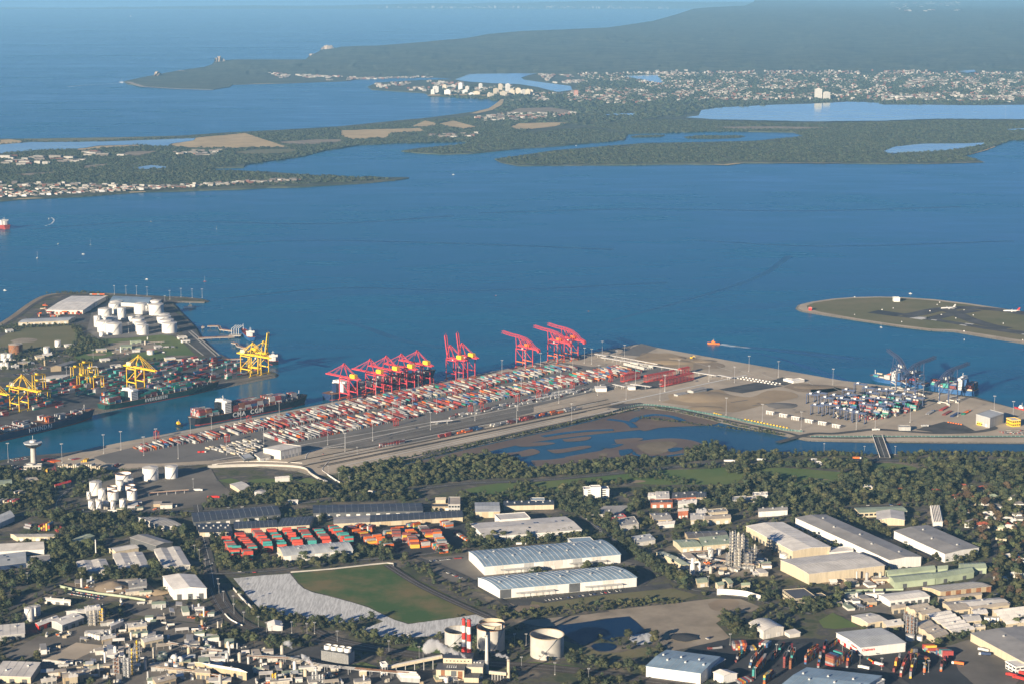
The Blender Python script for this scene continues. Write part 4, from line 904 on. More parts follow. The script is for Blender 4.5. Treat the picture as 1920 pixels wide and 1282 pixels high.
for i in range(7):
    for j in range(10):
        x = 240 + j*78 - i*10; y = 540 + i*26 + j*3 - (9 - j)*2
        if not inside([(180, 560), (420, 450), (760, 480), (1080, 560), (900, 640), (640, 710), (560, 690), (450, 640), (300, 640)], x, y): continue
        g = G(*P1('f', x, y), ZT)
        for k in range(5):
            for z in range(R.randint(1, 4)): q = g + EB * 0 + EBn * (k*2.8); put_box(q.x, q.y, ZT + .2 + z*2.62, math.radians(hdB), 12.2, pick(BP), 'in the blocks under the blue gantries', 'blue terminal')
gb = gantry('slim blue grey stacking crane in the front row at the truck bays', 'blue stacking cranes', 'crane_blue', 22, 17, 9, 'stacking_crane'); firstg = True
for i, (x, y, lb) in enumerate([(60, 660, ''), (130, 650, ''), (200, 655, ''), (265, 690, ''), (325, 700, ''), (385, 710, ''), (440, 730, ''), (20, 560, ''), (90, 545, ''), (445, 465, ''), (560, 545, ''), (630, 600, ''), (700, 520, ''), (760, 560, ''), (860, 560, ''), (960, 590, ''), (300, 600, ''), (360, 560, ''), (420, 610, ''), (500, 590, ''), (520, 500, ''), (640, 520, ''), (700, 640, ''), (620, 660, ''), (500, 650, ''), (800, 620, ''), (150, 590, ''), (230, 570, ''), (340, 520, ''), (900, 520, '')]):
    g = qpos('f', x, y); row = 'slim blue grey stacking crane at the truck bays' if i < 7 else 'slim blue grey stacking crane among the mixed container blocks'
    if firstg: gb.location = g; gb.rotation_euler.z = math.radians(hdB) + .12; gb['label'] = row; gb['group'] = row; firstg = False
    else: place(gb, g, math.radians(hdB) + .12, row, row)
for i, (x, y) in enumerate(((1170, 845), (1290, 870), (1400, 895), (1520, 920), (1640, 940), (1765, 965))):   # truck bays
    g = qpos('e', x, y); t = thing('truck_bay', ['first', 'second', 'third', 'fourth', 'fifth', 'sixth'][i] + ' white truck bay from the sand end', 'truck bay', g, math.radians(hdB))
    for k in range(5): MB().box(-6 + k*3.2, 0, .1, 1.4, 5, 5).build('booth', 'white', t)
    MB().box(0, 1, 5.1, 17, 3, .7).build('roof_beam', 'roof_white', t)
for i in range(14):
    x, y = R.choice(((250, 700), (470, 700), (520, 700), (570, 700), (660, 695), (760, 668))); g = G(*P1('f', x, y), ZT)
    for z in range(R.randint(2, 5)): put_box(g.x + R.uniform(-4, 4), g.y + R.uniform(-4, 12), ZT + .2 + z*2.62, math.radians(hdB) + math.pi/2, 6.06, R.choice(('cream', 'white', 'grey', 'maroon', 'red')), 'in the blocks under the blue gantries', 'blue terminal')
for x, y, cols in ((1200, 610, ('maroon', 'red')), (1080, 645, ('grey', 'blue')), (1230, 650, ('maroon',)), (1400, 645, ('green', 'orange')), (1300, 665, ('navy', 'black'))):
    for k in range(7):
        g = G(*P1('f', x + k*9 - 30, y - k*5 + 12), ZT); put_box(g.x, g.y, ZT + .2, math.radians(hdB) + .9, 6.06, R.choice([c for c in cols if c in CC] or ['navy']), 'loose on the blue terminal', 'blue terminal')
shed('tall grey workshop with yellow banded corner office on the blue terminal', 'f', '1615 690 1740 648 1490 655', 17, 'flat', wall='wall_grey', rm='roof_steel', z0=ZT, side_doors=2)
shed('yellow banded office annex on the corner of the grey workshop', 'f', '1600 745 1640 735 1495 720', 5, 'flat', wall='yellow', rm='roof_steel', z0=ZT, windows=3, name='office', cat='office')
shed('yellow and white office block at the right edge of the blue terminal', 'f', '1815 710 1890 705', 11, 'flat', wall='yellow', rm='roof_light', z0=ZT, depth=20, windows=4, floors=2, name='office', cat='office')
shed('grey pump house beside the round asphalt', 'f', '795 770 900 772', 6, 'flat', wall='wall_grey', rm='roof_grey', z0=ZT, depth=14, name='small_shed', cat='shed')
# ================================================================== SHIPS
CM = {'maroon': 5, 'white': 4, 'red': 3, 'grey': 3, 'blue': 2, 'teal': 1, 'brown': 3}
ship('black container ship with large white hull lettering leaving along the quay', (360, 796), (571, 756), 32, 13, 'hull_black', bridge=.27, tiers=5, text='CMA  CGM', tsize=11.5, tpos=.44, pal=CM)
ship('dark green container ship with white lettering below yellow cranes', (190, 768.5), (406, 727), 32, 11, 'hull_green', bridge=.24, tiers=4, text='EVERGREEN', tsize=8, tpos=.42, pal={'green': 4, 'maroon': 3, 'teal': 3, 'red': 2, 'white': 2, 'blue': 1, 'grey': 1})
ship('navy blue container ship with white lettering at the left edge', (-110, 848), (172, 783), 34, 13, 'hull_navy', bridge=.2, tiers=3, text='HYUNDAI', tsize=9.5, tpos=.6, pal={'white': 4, 'maroon': 3, 'red': 2, 'grey': 3, 'orange': 1}, fill=.6, dens=.85)
ship('dark container ship moored behind the red quay cranes', (612, 749), (812, 706), 32, 11, 'hull_navy', bridge=.13, tiers=4, pal={'grey': 5, 'maroon': 3, 'white': 3, 'blue': 2}, fill=.4, dens=.6)
ship('blue hulled container ship with tall deck stacks under the nearest blue crane', P1('f', 1490, 478), P1('f', 1075, 428), 34, 9, 'hull_blue', bridge=.3, tiers=5, pal=BP, boot='hull_blue', side=1)
ship('blue hulled container ship with orange deck gear under the leftmost blue crane', P1('f', 1040, 412), P1('f', 555, 340), 32, 7, 'hull_blue', bridge=.55, tiers=3, pal=BP, boot='hull_blue', side=1, fill=.5, dens=.7)
ship('small bright blue gas carrier moored at the far jetty', P1('v', 850, 540), P1('v', 690, 395), 17, 7, 'hull_blue', cat='ship', name='gas_carrier', bridge=.18, cargo=False, tiers=0, boot='hull_blue')
ship('white and black tanker moored behind the yellow cranes', P1('v', 1240, 950), P1('v', 1060, 800), 18, 7, 'hull_black', cat='ship', name='tanker', bridge=.16, cargo=False, tiers=0)
ship('pale ship cut off at the left edge far out in the bay', (14, 430), (-30, 420), 26, 12, 'boot_red', cat='ship', name='cargo_ship', bridge=.12, cargo=False, tiers=0, minlen=180)
boat('black and yellow tug beside the stern of the black ship', 335, 797, 24, 2.2, 'black', hcol='yellow', name='tug', cat='tug'); boat('orange pilot boat drawing a white wake', 1338, 645, 26, math.radians(168), 'orange', hcol='orange', name='pilot_boat')
boat('red and white tug moored at the right edge', 1916, 768, 30, 2.4, 'red', hcol='white', name='tug', cat='tug'); boat('dark small vessel beside the breakwater', P1('a', 1710, 275)[0], P1('a', 1710, 275)[1], 30, .2, 'navy', hcol='wall_dark', name='workboat')
for i, (x, y, L_, lb) in enumerate(((70, 484, 22, 'white sailing boat, nearest the left edge of the bay'), (109, 458, 18, 'small white boat above two others in the bay'), (156, 477, 18, 'small white boat below a similar one'), (170, 459, 18, 'small white boat, right one of the cluster'), (92, 411, 22, 'white boat turning in a curved wake'), (283, 416, 14, 'small white boat off the wooded point'), (406, 430, 12, 'tiny white marker boat in the open bay'), (9, 545, 20, 'white boat off the sandy curve of the peninsula'),
                                      (275, 524, 18, 'white yacht beyond the breakwater'), (384, 528, 16, 'pinkish buoy boat right of the yacht'), (930, 555, 12, 'small red boat in mid bay'), (1104, 584, 12, 'small red buoy boat off the terminal corner'), (228, 155, 46, 'white and red ship rounding the headland'), (245, 32, 150, 'distant pale cargo ship on the horizon'), (494, 27, 90, 'tiny distant white ship near the horizon'),
                                      (1886, 217, 60, 'white ferry on the pale lagoon'), (1707, 551, 18, 'small white boat behind the runway island'), (1808, 637, 14, 'small white boat in front of the runway island'), (1652, 614, 14, 'tiny white boat near the runway shore'), (850, 328, 14, 'tiny white boat in the lagoon mouth'), (1080, 274, 14, 'tiny white boat in the winding channel'))):
    boat(lb, x, y, L_*(.45 if y > 380 else .7), R.uniform(0, 6), 'red' if 'red b' in lb or 'pinkish' in lb else 'white', mast=0 if i % 3 else L_*.9, cab=bool(i % 3))
# wakes: foam lying on the water
M['foam'] = mat('foam', (.75, .78, .8), .8, scale=.08, col2=(.12, .25, .38), sharp=(.42, .6), stretch=(.3, 1, 1, -.2)); M['slick'] = mat('slick', (.012, .09, .17), .35, .2, .01); M['wake_dark'] = mat('wake_dark', (.002, .04, .09), .1, .2, .01)
sheet('wake_foam', P('e', '680 204 740 212 880 232 1000 250 960 250 860 242 760 234 690 214'), .05, 'foam', 'stuff')
def wake(pts, w0, w1, m_, zz=.04, name='wake'):
    g = [G(*q, zz) for q in smooth_line(pts)]; n = len(g); Lp, Rp = [], []
    for i, p in enumerate(g):
        d = (g[min(i+1, n-1)] - g[max(i-1, 0)]).normalized(); nn = Vector((-d.y, d.x, 0)) * lerp(w0, w1, i/(n-1))/2; Lp.append(p + nn); Rp.append(p - nn)
    o = MB().add(Rp + Lp, [(i, i+1, n+i+1, n+i) for i in range(n-1)]).build(name, m_); o['kind'] = 'stuff'
wake(P('e', '720 220 900 238 1150 262 1400 285 1700 325 1920 360'), 8, 70, 'slick', .03)
wake(P('e', '800 245 1000 285 1250 345 1500 430 1700 510 1800 545'), 3, 10, 'wake_dark', .05); wake(P('e', '850 232 1100 258 1400 290 1700 322 1920 345'), 3, 12, 'wake_dark', .05)
wake(P('c', '150 95 400 160 620 240 800 290 1000 325 1090 345'), 20, 28, 'slick', .03); wake(P('e', '1250 340 1550 430 1750 500 1900 560'), 4, 10, 'wake_dark', .05); wake(P('z', '84 424 96 420 101 413 96 408'), 4, 6, 'foam', .05); wake(P('r', '380 490 480 480 600 474 680 466'), 16, 8, 'foam', .05)
for q_, w_ in (('z 250 470 520 452 800 455 1150 468', 34), ('z 900 400 1200 392 1500 396 1800 388', 40), ('z 420 560 640 540 900 545 1250 530', 26), ('z 1150 600 1300 560 1420 520 1480 480', 22), ('z 60 430 300 415 600 420 850 405', 36), ('z 1300 450 1550 462 1900 452', 30)): wake(P('z', q_[2:]), w_*.6, w_, 'slick', .03)
# ================================================================== LEFT PENINSULA
Z2 = ZL + .12
sheet('terminal_asphalt', P('a', '-300 1100 0 955 450 840 900 765 1500 748 1800 730 1990 690 2180 800 2400 850 2460 880 1900 990 1000 1140 0 1350 -300 1430'), Z2, 'asphalt')
sheet('dock_apron', P('b', '430 585 700 530 1000 480 1040 490 900 520 480 605'), Z2 + .2, 'yard')
sheet('grass_patch', smooth_line(P('a', '0 545 120 480 300 445 620 425 690 480 700 560 620 610 420 640 200 640 0 620'), 3), Z2 + .1, 'grass_dry')
sheet('grass_patch', P('a', '870 560 1180 545 1460 515 1560 530 1640 580 1760 700 1500 700 1430 600 1180 620 1000 600'), Z2 + .1, 'grass'); sheet('grass_patch', P('a', '650 700 900 620 1050 640 1010 700 860 740 700 740'), Z2 + .12, 'grass'); sheet('grass_patch', P('a', '1180 690 1400 650 1500 700 1480 740 1200 745'), Z2 + .14, 'grass')
sheet('gravel_yard', P('a', '900 600 1180 570 1380 580 1450 640 1200 680 1050 690'), Z2 + .16, 'gravel'); sheet('bare_patch', smooth_line(P('a', '90 570 200 545 330 555 300 580 130 590'), 3), Z2 + .22, 'gravel'); sheet('bare_patch', smooth_line(P('a', '770 690 860 678 960 685 920 700 800 702'), 3), Z2 + .22, 'earth')
sheet('depot_yard', P('a', '260 370 560 170 900 150 960 170 880 300 840 400 640 420 250 430'), Z2 + .05, 'asphalt'); sheet('tank_yard', P('a', '830 300 1000 200 1380 180 1440 170 1560 330 1640 480 1560 520 1180 540 880 550 780 480'), Z2 + .08, 'pavement_dark')
sheet('quay_road', P('a', '1380 175 1480 175 1560 300 1760 480 1920 690 1960 740 1880 730 1700 580 1580 420 1470 290'), Z2 + .2, 'asphalt')
strip('rock_revetment', smooth_line(P('a', '-40 450 120 350 270 240 400 170 550 145 800 143')), 14, Z2 + .3, 'earth')
strip('shore_road', smooth_line(P('a', '-40 465 130 375 290 255 410 185 560 160 900 158')), 9, Z2 + .35, 'asphalt')
for s in ('1700 490 1960 720', '1720 480 1990 715', '1600 520 1830 700'): strip('pipe_track', P('a', s), 3.5, Z2 + .4, 'concrete')
shed('large white roofed depot near the tip of the peninsula', 'a', '420 297 745 300 645 170', 9, 'gable', 2.5, wall='offwhite', rm='roof_white', z0=ZL, doors=9, dmat='brick', seams=6)
shed('blue grey roofed store behind the white tanks', 'a', '985 225 1335 240 1020 170', 9, 'gable', 2, wall='offwhite', rm='roof_blue', z0=ZL, seams=8)
shed('white annex beside the large white roofed depot', 'a', '855 245 905 205 870 230', 7, 'flat', wall='white', rm='roof_white', z0=ZL, depth=10, name='annex'); shed('small white shed at the corner of the depot', 'a', '755 300 820 275', 6, 'flat', wall='white', rm='roof_white', z0=ZL, depth=12, name='small_shed', cat='shed')
shed('long grey blue shed beside the shore road', 'a', '165 408 615 390 235 375', 7, 'gable', 2, wall='cream', rm='roof_steel', z0=ZL, doors=8)
shed('tan shed with grey roof beside the dark car park', 'a', '550 800 690 757 455 808', 9, 'gable', 3, wall='wall_tan', rm='roof_grey', z0=ZL, along='u')
shed('pale low shed behind the red container rows', 'a', '360 915 560 905 480 878', 5, 'gable', 1, wall='offwhite', rm='roof_light', z0=ZL); shed('yellow brown office beside the tank of the depot', 'a', '915 178 960 178', 8, 'flat', wall='wall_tan', rm='roof_tan', z0=ZL, depth=14, windows=3, name='office', cat='office')
for i, (x, y, w_, h_, wl, rf) in enumerate(((870, 655, 90, 5, 'cream', 'roof_light'), (1180, 580, 90, 6, 'roof_green', 'roof_green'), (1090, 625, 95, 6, 'roof_green', 'roof_green'), (1610, 545, 75, 4, 'offwhite', 'roof_light'), (1640, 575, 70, 4, 'white', 'roof_white'), (1490, 735, 90, 5, 'cream', 'roof_white'), (1600, 745, 70, 5, 'cream', 'roof_white'), (1690, 745, 100, 4, 'offwhite', 'roof_white'), (1400, 625, 60, 5, 'wall_grey', 'roof_light'), (330, 720, 70, 5, 'cream', 'roof_light'), (390, 700, 80, 4, 'offwhite', 'roof_white'), (170, 775, 80, 5, 'wall_tan', 'roof_tan'), (110, 800, 60, 5, 'white', 'roof_light'), (910, 745, 80, 4, 'offwhite', 'roof_white'), (590, 615, 80, 4, 'offwhite', 'roof_white'), (60, 480, 60, 5, 'white', 'roof_light'), (1000, 800, 90, 4, 'offwhite', 'roof_light'), (800, 820, 80, 4, 'offwhite', 'roof_white'))):
    shed(['cream', 'first green', 'second green', 'pale', 'white', 'long cream', 'short cream', 'low white', 'grey', 'cream roofed', 'flat white', 'tan', 'square white', 'slim white', 'sloping white', 'corner white', 'yard', 'dock'][i] + ' utility building between the tank farm and the container dock', 'a', f'{x} {y} {x+w_} {y-6}', h_, R.choice(('flat', 'gable', 'mono')), 1, wall=wl, rm=rf, z0=ZL, depth=R.uniform(9, 18), name='utility_building', cat='building', doors=2, dmat='wall_dark')
def tk(lab, fr, cx, by, dz, hz, z0=ZM, **kw):
    x0, y0, k = FR[fr]; px, py = P1(fr, cx, by); D = G(px, py, z0); m = math.hypot(D.y, CAM_H) / FOC
    return tank(lab, px, py, dz*k*m/2, hz*k*m*1.03, z0, **kw)
TA = [(1025, 330, 110, 85, 'behind two wider ones'), (935, 368, 125, 75, 'first from the white depot'), (1090, 383, 75, 100, 'tall and narrow in the middle'), (1255, 335, 115, 90, 'below the blue grey roof'), (1395, 345, 135, 90, 'beside the quay road, far one'), (1395, 262, 100, 45, 'farthest beside the quay road'), (875, 450, 70, 95, 'tall and narrow at the left end'), (985, 425, 130, 55, 'half hidden behind two near ones'), (930, 500, 130, 95, 'left one of the near pair'), (1015, 520, 142, 95, 'widest of the near group'), (912, 537, 45, 40, 'tiny, at the foot of the widest'),
      (1180, 400, 60, 42, 'small, in the middle row'), (1245, 385, 60, 36, 'small, behind the domed pair'), (1238, 440, 105, 60, 'domed, second in the middle column'), (1255, 490, 108, 76, 'domed, third in the middle column'), (1275, 520, 106, 82, 'domed, front of the middle column'), (1470, 390, 100, 50, 'domed, back of the right column'), (1465, 415, 130, 52, 'domed, second of the right column'), (1490, 450, 130, 58, 'domed, third of the right column'), (1515, 506, 136, 84, 'domed, front of the right column'), (1310, 330, 60, 70, 'partly behind the domed column'), (1040, 265, 110, 40, 'at the back below the blue grey roof')]
for cx, by, dz, hz, lb in TA: tk('white storage tank ' + lb, 'a', cx, by, dz, hz, ZL, group='white tanks on the peninsula', top='cone', rm='roof_light')
tk('rusty brown storage tank left of the grass field', 'a', 125, 692, 118, 80, ZL, wall='rust', rm='roof_tan'); tk('second rusty tank close behind the brown one', 'a', 175, 680, 50, 75, ZL, wall='rust', rm='roof_tan'); tk('white round tank on the grass edge', 'a', 515, 628, 54, 52, ZL); tk('white round tank in the scrubby yard', 'a', 415, 692, 58, 60, ZL); tk('white tank with red base on the lawn', 'a', 1350, 697, 66, 38, ZL, rim='red')
for cx, by, dz, hz, lb in ((30, 745, 60, 55, 'wide, at the left edge'), (82, 745, 48, 55, 'behind, near the left edge'), (22, 822, 50, 50, 'front, at the left edge'), (60, 822, 36, 50, 'slim, near the left edge'), (-30, 800, 60, 50, 'cut by the left edge'), (140, 812, 18, 30, 'tiny, by the tan roof'), (48, 770, 50, 40, 'low, in the left cluster')): tk('white tank ' + lb, 'a', cx, by, dz, hz, ZL, group='white tanks at the left edge')
# jetties
def jetty(label, fr, s, w_, zz=4.5, piles=True):
    g = [G(*q, zz) for q in P(fr, s)]; t = thing('jetty', label, 'jetty', (g[0].x, g[0].y, 0)); o = Vector((g[0].x, g[0].y, 0))
    for a, b in zip(g[:-1], g[1:]):
        MB().bar(a - o, b - o + (b-a).normalized()*w_*.3, w_, 1.2).build('deck', 'concrete', t); n = max(2, int((b-a).length / 14))
        for i in range(n): p = lerp(a, b, (i + .5)/n) - o; MB().cyl(p.x, p.y, -2, 1.0, zz + 1.4, 8).build('pile', 'wall_dark', t)
        mb = MB(); dd = (b - a).normalized(); sd = Vector((-dd.y, dd.x, 0)) * w_ * .4
        for k in (-1, 1): mb.tube(a - o + sd*k + Vector((0, 0, 1.3)), b - o + sd*k + Vector((0, 0, 1.3)), .4, 6)
        mb.build('pipe', 'rust', t)
jetty('long jetty with pipes reaching the blue gas carrier', 'b', '345 165 500 158 655 152', 11); jetty('zigzag walkway jetty beyond the gas carrier', 'v', '80 292 280 290 310 350 500 375', 6); jetty('zigzag mooring jetty in front of the gas carrier', 'v', '505 575 585 590 600 630 680 655 770 678', 6); jetty('short mooring walkway behind the yellow crane', 'v', '715 690 655 752 700 770', 4); jetty('jetty reaching behind the yellow cranes', 'v', '400 930 640 915 860 905', 10); jetty('thin jetty behind the yellow crane jetty', 'v', '350 862 680 850', 4); jetty('lone mooring dolphin beside the long jetty', 'v', '-20 305 10 305', 10)
g = G(*P1('v', 560, 440), 4); t = thing('loading_platform', 'loading platform with white pipe arms beside the gas carrier', 'platform', (g.x, g.y, 0)); MB().box(0, 0, 3, 26, 22, 1.6).build('deck', 'concrete', t)
for i in range(4): mb = MB(); mb.bar((-8 + i*5, 2, 4.6), (-8 + i*5, 2, 18), 1); mb.bar((-8 + i*5, 2, 18), (2 + i*5, 6, 25), 1); mb.build('loading_arm', 'galv', t)
for x in (-9, 9):
    for y in (-8, 8): MB().cyl(x, y, -2, 1.2, 5, 8).build('pile', 'wall_dark', t)
# yellow cranes
QL0, QL1 = G(0, 812, ZL), G(518, 703, ZL); EL = QL1 - QL0; EL.z = 0; EL.normalize(); ELn = Vector((EL.y, -EL.x, 0)); RZ_L = math.atan2(ELn.y, ELn.x) - math.pi/2
cyl_ = sts_crane('frame', 'yellow quay crane with apex frame over the green ship', 'yellow quay cranes', col='yellow', house='cream', low='yellow'); cyl_.location = qpos('a', 1275, 1010, ZL); cyl_.rotation_euler.z = RZ_L
place(cyl_, qpos('u', 320, 885, ZL), RZ_L, 'yellow quay crane reaching over the navy ship'); place(cyl_, qpos('u', -70, 925, ZL), RZ_L, 'yellow quay crane cut off by the left edge'); place(cyl_, qpos('v', 905, 1150, ZL), RZ_L, 'yellow quay crane with boom down at the dock tip')
cy2 = sts_crane('frame', 'yellow quay crane with its boom raised at the dock tip', 'yellow quay cranes', raised=True, col='yellow', house='yellow', low='yellow'); cy2.location = qpos('v', 1090, 1120, ZL); cy2.rotation_euler.z = RZ_L
gy = gantry('yellow yard gantry behind the navy ship, first from the left', 'yellow yard gantries'); gy.location = qpos('u', 500, 640, ZL); gy.rotation_euler.z = RZ_L
for i, (x, y, lb) in enumerate(((495, 560, 'behind the first, farther from the dock'), (555, 770, 'standing close behind the yellow quay crane'), (980, 460, 'in front of the tan shed'), (1090, 405, 'farthest inland of the group'), (1165, 480, 'in the middle of the group'), (1060, 570, 'dull one standing between brighter ones'), (1235, 590, 'nearest to the green ship'))): place(gy, qpos('u', x, y, ZL), RZ_L, 'yellow yard gantry ' + lb)
LP = {'red': 5, 'maroon': 5, 'green': 3, 'teal': 2, 'grey': 3, 'white': 2, 'blue': 2, 'orange': 1, 'cream': 1}; hdL = math.atan2(EL.y, EL.x)
for row in range(11):
    off = 46 + row*17 + (row//2)*9
    for k in range(64):
        p = QL0 - ELn*off + EL*(k*13.2 - 30)
        px, py = PX((p.x, p.y, ZL)); fx, fy = px*4.8, (py - 520)*4.8
        if not inside([(-200, 1190), (-200, 1000), (450, 930), (480, 850), (760, 880), (950, 850), (1280, 770), (1880, 740), (2300, 800), (2500, 850), (2300, 900), (1950, 920), (1000, 1090), (0, 1260)], fx, fy): continue
        if mnoise.noise((p.x*.012, p.y*.012, 4)) < -.25: continue
        hh = R.choice((1, 2, 2, 3, 3, 4)); c = pick(LP)
        for j in range(3):
            for z in range(max(1, hh - R.choice((0, 0, 1)))):
                put_box(p.x - ELn.x*j*2.7, p.y - ELn.y*j*2.7, ZL + .2 + z*2.62, hdL, 12.2, c if R.random() < .6 else pick(LP), 'on the yellow crane dock', 'yellow dock')
for i in range(90):
    x, y = R.uniform(300, 800), R.uniform(210, 360)
    if inside([(300, 350), (410, 250), (430, 300), (740, 310), (700, 355), (480, 370)], x, y):
        g = G(*P1('a', x, y), ZL)
        for z in range(R.randint(1, 3)): put_box(g.x, g.y, ZL + .2 + z*2.62, R.choice((0, 1.57)) + .2, R.choice((6.06, 12.2)), R.choice(('orange', 'maroon', 'red', 'cream', 'grey')), 'beside the white roofed depot', 'depot')
for i in range(5): q = P1('a', 830 + i*22, 158); g = G(*q, ZL); put_box(g.x, g.y, ZL + .2, .1, 12.2, R.choice(('orange', 'white')), 'beside the white roofed depot', 'depot')
pm = make_mast(22); pm['label'] = 'light mast on the breakwater of the peninsula'; pm['group'] = 'peninsula light masts'; pm.location = qpos('a', 1530, 200, ZL)
for x, y in ((1030, 155), (1135, 155), (1230, 158), (1325, 165), (1630, 180), (1730, 185), (1820, 185), (1485, 250), (1158, 500), (840, 745), (1775, 860), (210, 840), (635, 900), (600, 900), (1910, 900), (2040, 880)): place(pm, qpos('a', x, y, ZL), 0, 'light mast on the breakwater of the peninsula' if y < 200 else 'light mast standing alone among tanks and stacks of the peninsula')
# aircraft on the runway island
def airliner(label, px, py, rz, L_=56, tail='white'):
    g = G(px, py, IS); t = thing('airliner', label, 'aircraft', (g.x, g.y, IS), rz); r = L_*.047; z = r*1.9
    st = [(-.5, .12, .5), (-.42, .35, .35), (-.3, .75, .12), (-.15, 1, 0), (.3, 1, 0), (.42, .85, -.02), (.47, .6, -.05), (.5, .1, -.1)]; mb = MB(); n = 10
    for f, k, dz in st: mb.v += [(f*L_, math.cos(2*math.pi*i/n)*r*k, z + dz*r + math.sin(2*math.pi*i/n)*r*k) for i in range(n)]
    mb.f = [(j*n+i, j*n+(i+1) % n, (j+1)*n+(i+1) % n, (j+1)*n+i) for j in range(len(st)-1) for i in range(n)] + [tuple(range(n-1, -1, -1)), tuple(range((len(st)-1)*n, len(st)*n))]; mb.m = [0]*len(mb.f); mb.build('fuselage', 'white', t, True)
    for s in (-1, 1):
        mb = MB(); p = [(.12*L_, s*r*.6), (-.02*L_, s*r*.6), (-.2*L_, s*L_*.48), (-.15*L_, s*L_*.48)]; q = [(x, y, z - r*.4 + abs(y)*.06) for x, y in p]; mb.hexa(q, [(x, y, zz + .5) for x, y, zz in q]); mb.build('wing', 'galv', t)
        MB().tube((.06*L_, s*L_*.16, z - r*.8), (-.03*L_, s*L_*.16, z - r*.8), r*.5, 10).build('engine', 'white', t)
        mb = MB(); p = [(-.38*L_, s*r*.3), (-.45*L_, s*r*.3), (-.5*L_, s*L_*.17), (-.47*L_, s*L_*.17)]; q = [(x, y, z + r*.4) for x, y in p]; mb.hexa(q, [(x, y, zz + .35) for x, y, zz in q]); mb.build('tailplane', 'white', t)
        mb = MB(); mb.bar((-.02*L_, s*r, 0), (-.02*L_, s*r, z), .5); mb.box(-.02*L_, s*r, 0, 2.4, 1.2, 1.3); mb.build('landing_gear', 'wall_dark', t)
    mb = MB(); q = [(-.32*L_, 0, z + r*.8), (-.47*L_, 0, z + r*.6), (-.54*L_, 0, z + L_*.2), (-.46*L_, 0, z + L_*.2)]; mb.hexa([(x, -.25, zz) for x, _, zz in q], [(x, .25, zz) for x, _, zz in q]); mb.build('tail_fin', tail, t)
    mb = MB(); mb.bar((.38*L_, 0, 0), (.38*L_, 0, z), .5); mb.box(.38*L_, 0, 0, 1.5, 1, 1.1); mb.build('nose_gear', 'wall_dark', t)
airliner('white airliner taxiing at the runway bend', P1('q', 1350, 240)[0], P1('q', 1350, 240)[1], math.radians(196), 38); airliner('white airliner with red tail on the taxiway', P1('q', 1825, 262)[0], P1('q', 1825, 262)[1], math.radians(178), 38, 'red')
shed('small white hut on the far edge of the runway island', 'q', '945 158 990 158', 9, 'flat', wall='white', rm='roof_white', z0=ZI, depth=16, name='small_hut', cat='hut'); shed('tiny red and white hut at the runway point', 'q', '308 232 328 232', 6, 'flat', wall='red', rm='roof_white', z0=ZI, depth=8, name='small_hut', cat='hut')
for q in P('q', '650 282 1003 335 940 233 855 245 1300 283 1410 308 1540 285 1470 248 1470 405 1765 347 1910 470 650 150 1215 255 1288 190 1270 207'):
    g = G(*q, IS); t = thing('runway_marker', 'small white marker box on the runway grass', 'marker', (g.x, g.y, ZI), R.uniform(0, 3), 'runway marker boxes'); MB().box(0, 0, .2, 2.6, 1.5, 2).build('panel', 'white', t); MB().box(0, 0, 0, 3, 2, .3).build('footing', 'concrete', t)
# ================================================================== NEAR SHORE: GROUND
Z3 = ZM + .12; zc = [Z3]
def ground(name, fr, s, m_, sm=0, ex=True):
    zc[0] += .012; p = P(fr, s); p = smooth_line(p + p[:1], sm)[:-1] if sm else subdiv(p, 7, .3)
    sheet(name, p, zc[0], m_); 
    if ex: excl_px(p)
ground('golf_grass', 'i', '820 655 1000 620 1200 590 1400 575 1920 530 1920 660 1500 700 1150 720 900 690', 'grass', 3, False)
ground('golf_grass', 'j', '0 470 0 355 400 330 900 290 1250 280 1500 260 1920 285 1920 420 1600 420 1200 420 800 420 500 400 200 440', 'grass', 3, False)
ground('golf_grass', 'k', '-100 225 200 215 520 240 700 260 560 330 430 360 100 350 -100 300', 'grass', 3, False); ground('golf_grass', 'k', '760 195 950 180 1150 215 1050 245 830 250', 'grass', 3, False); ground('golf_grass', 'k', '1060 290 1250 240 1440 280 1500 340 1380 360 1250 330 1130 310', 'grass', 3, False); ground('golf_grass', 'k', '1600 350 1750 330 1800 360 1650 365', 'grass_dry', 3, False)
ground('golf_bunker', 'j', '560 395 640 378 720 385 700 398 600 405', 'earth', 3); ground('golf_bunker', 'k', '370 292 480 296 560 305 470 302', 'earth')
ground('tarp_field', 'm', '262 378 500 355 745 338 770 370 810 420 860 465 930 495 1000 512 1150 550 1300 592 1420 630 1500 670 1640 735 1750 768 1878 752 2200 708 2360 680 2440 700 2500 735 2440 760 2200 800 1960 870 1860 875 1640 890 1500 870 1300 820 1420 790 1540 745 1480 720 1420 705 1220 760 1000 745 850 715 700 690 490 640 380 520', 'tarp')
ground('green_field', 'm', '765 335 1100 310 1575 252 1640 275 1800 370 2000 470 2360 675 2200 705 1878 748 1750 762 1640 728 1500 662 1420 622 1300 584 1150 542 1000 504 930 487 870 460 820 412 785 370', 'field')
ground('bare_lot', 'o', '0 650 400 610 900 550 1130 555 1300 620 1230 660 1040 690 920 760 1040 880 1000 900 680 970 520 1000 400 880 180 695 60 700', 'gravel'); ground('sandy_lot', 'o', '850 595 950 560 1080 560 1120 590 1060 640 960 660 880 640', 'earth', 3)
ground('sandy_strip', 'n', '955 742 1300 710 1600 680 1900 640 2000 645 1930 700 1700 720 1500 760 1200 795 1050 770', 'gravel'); ground('pond_bank', 'o', '-420 900 -200 960 -60 1010 100 1010 340 960 520 1000 380 1030 100 1070 -150 1040 -330 990', 'grass_dry')
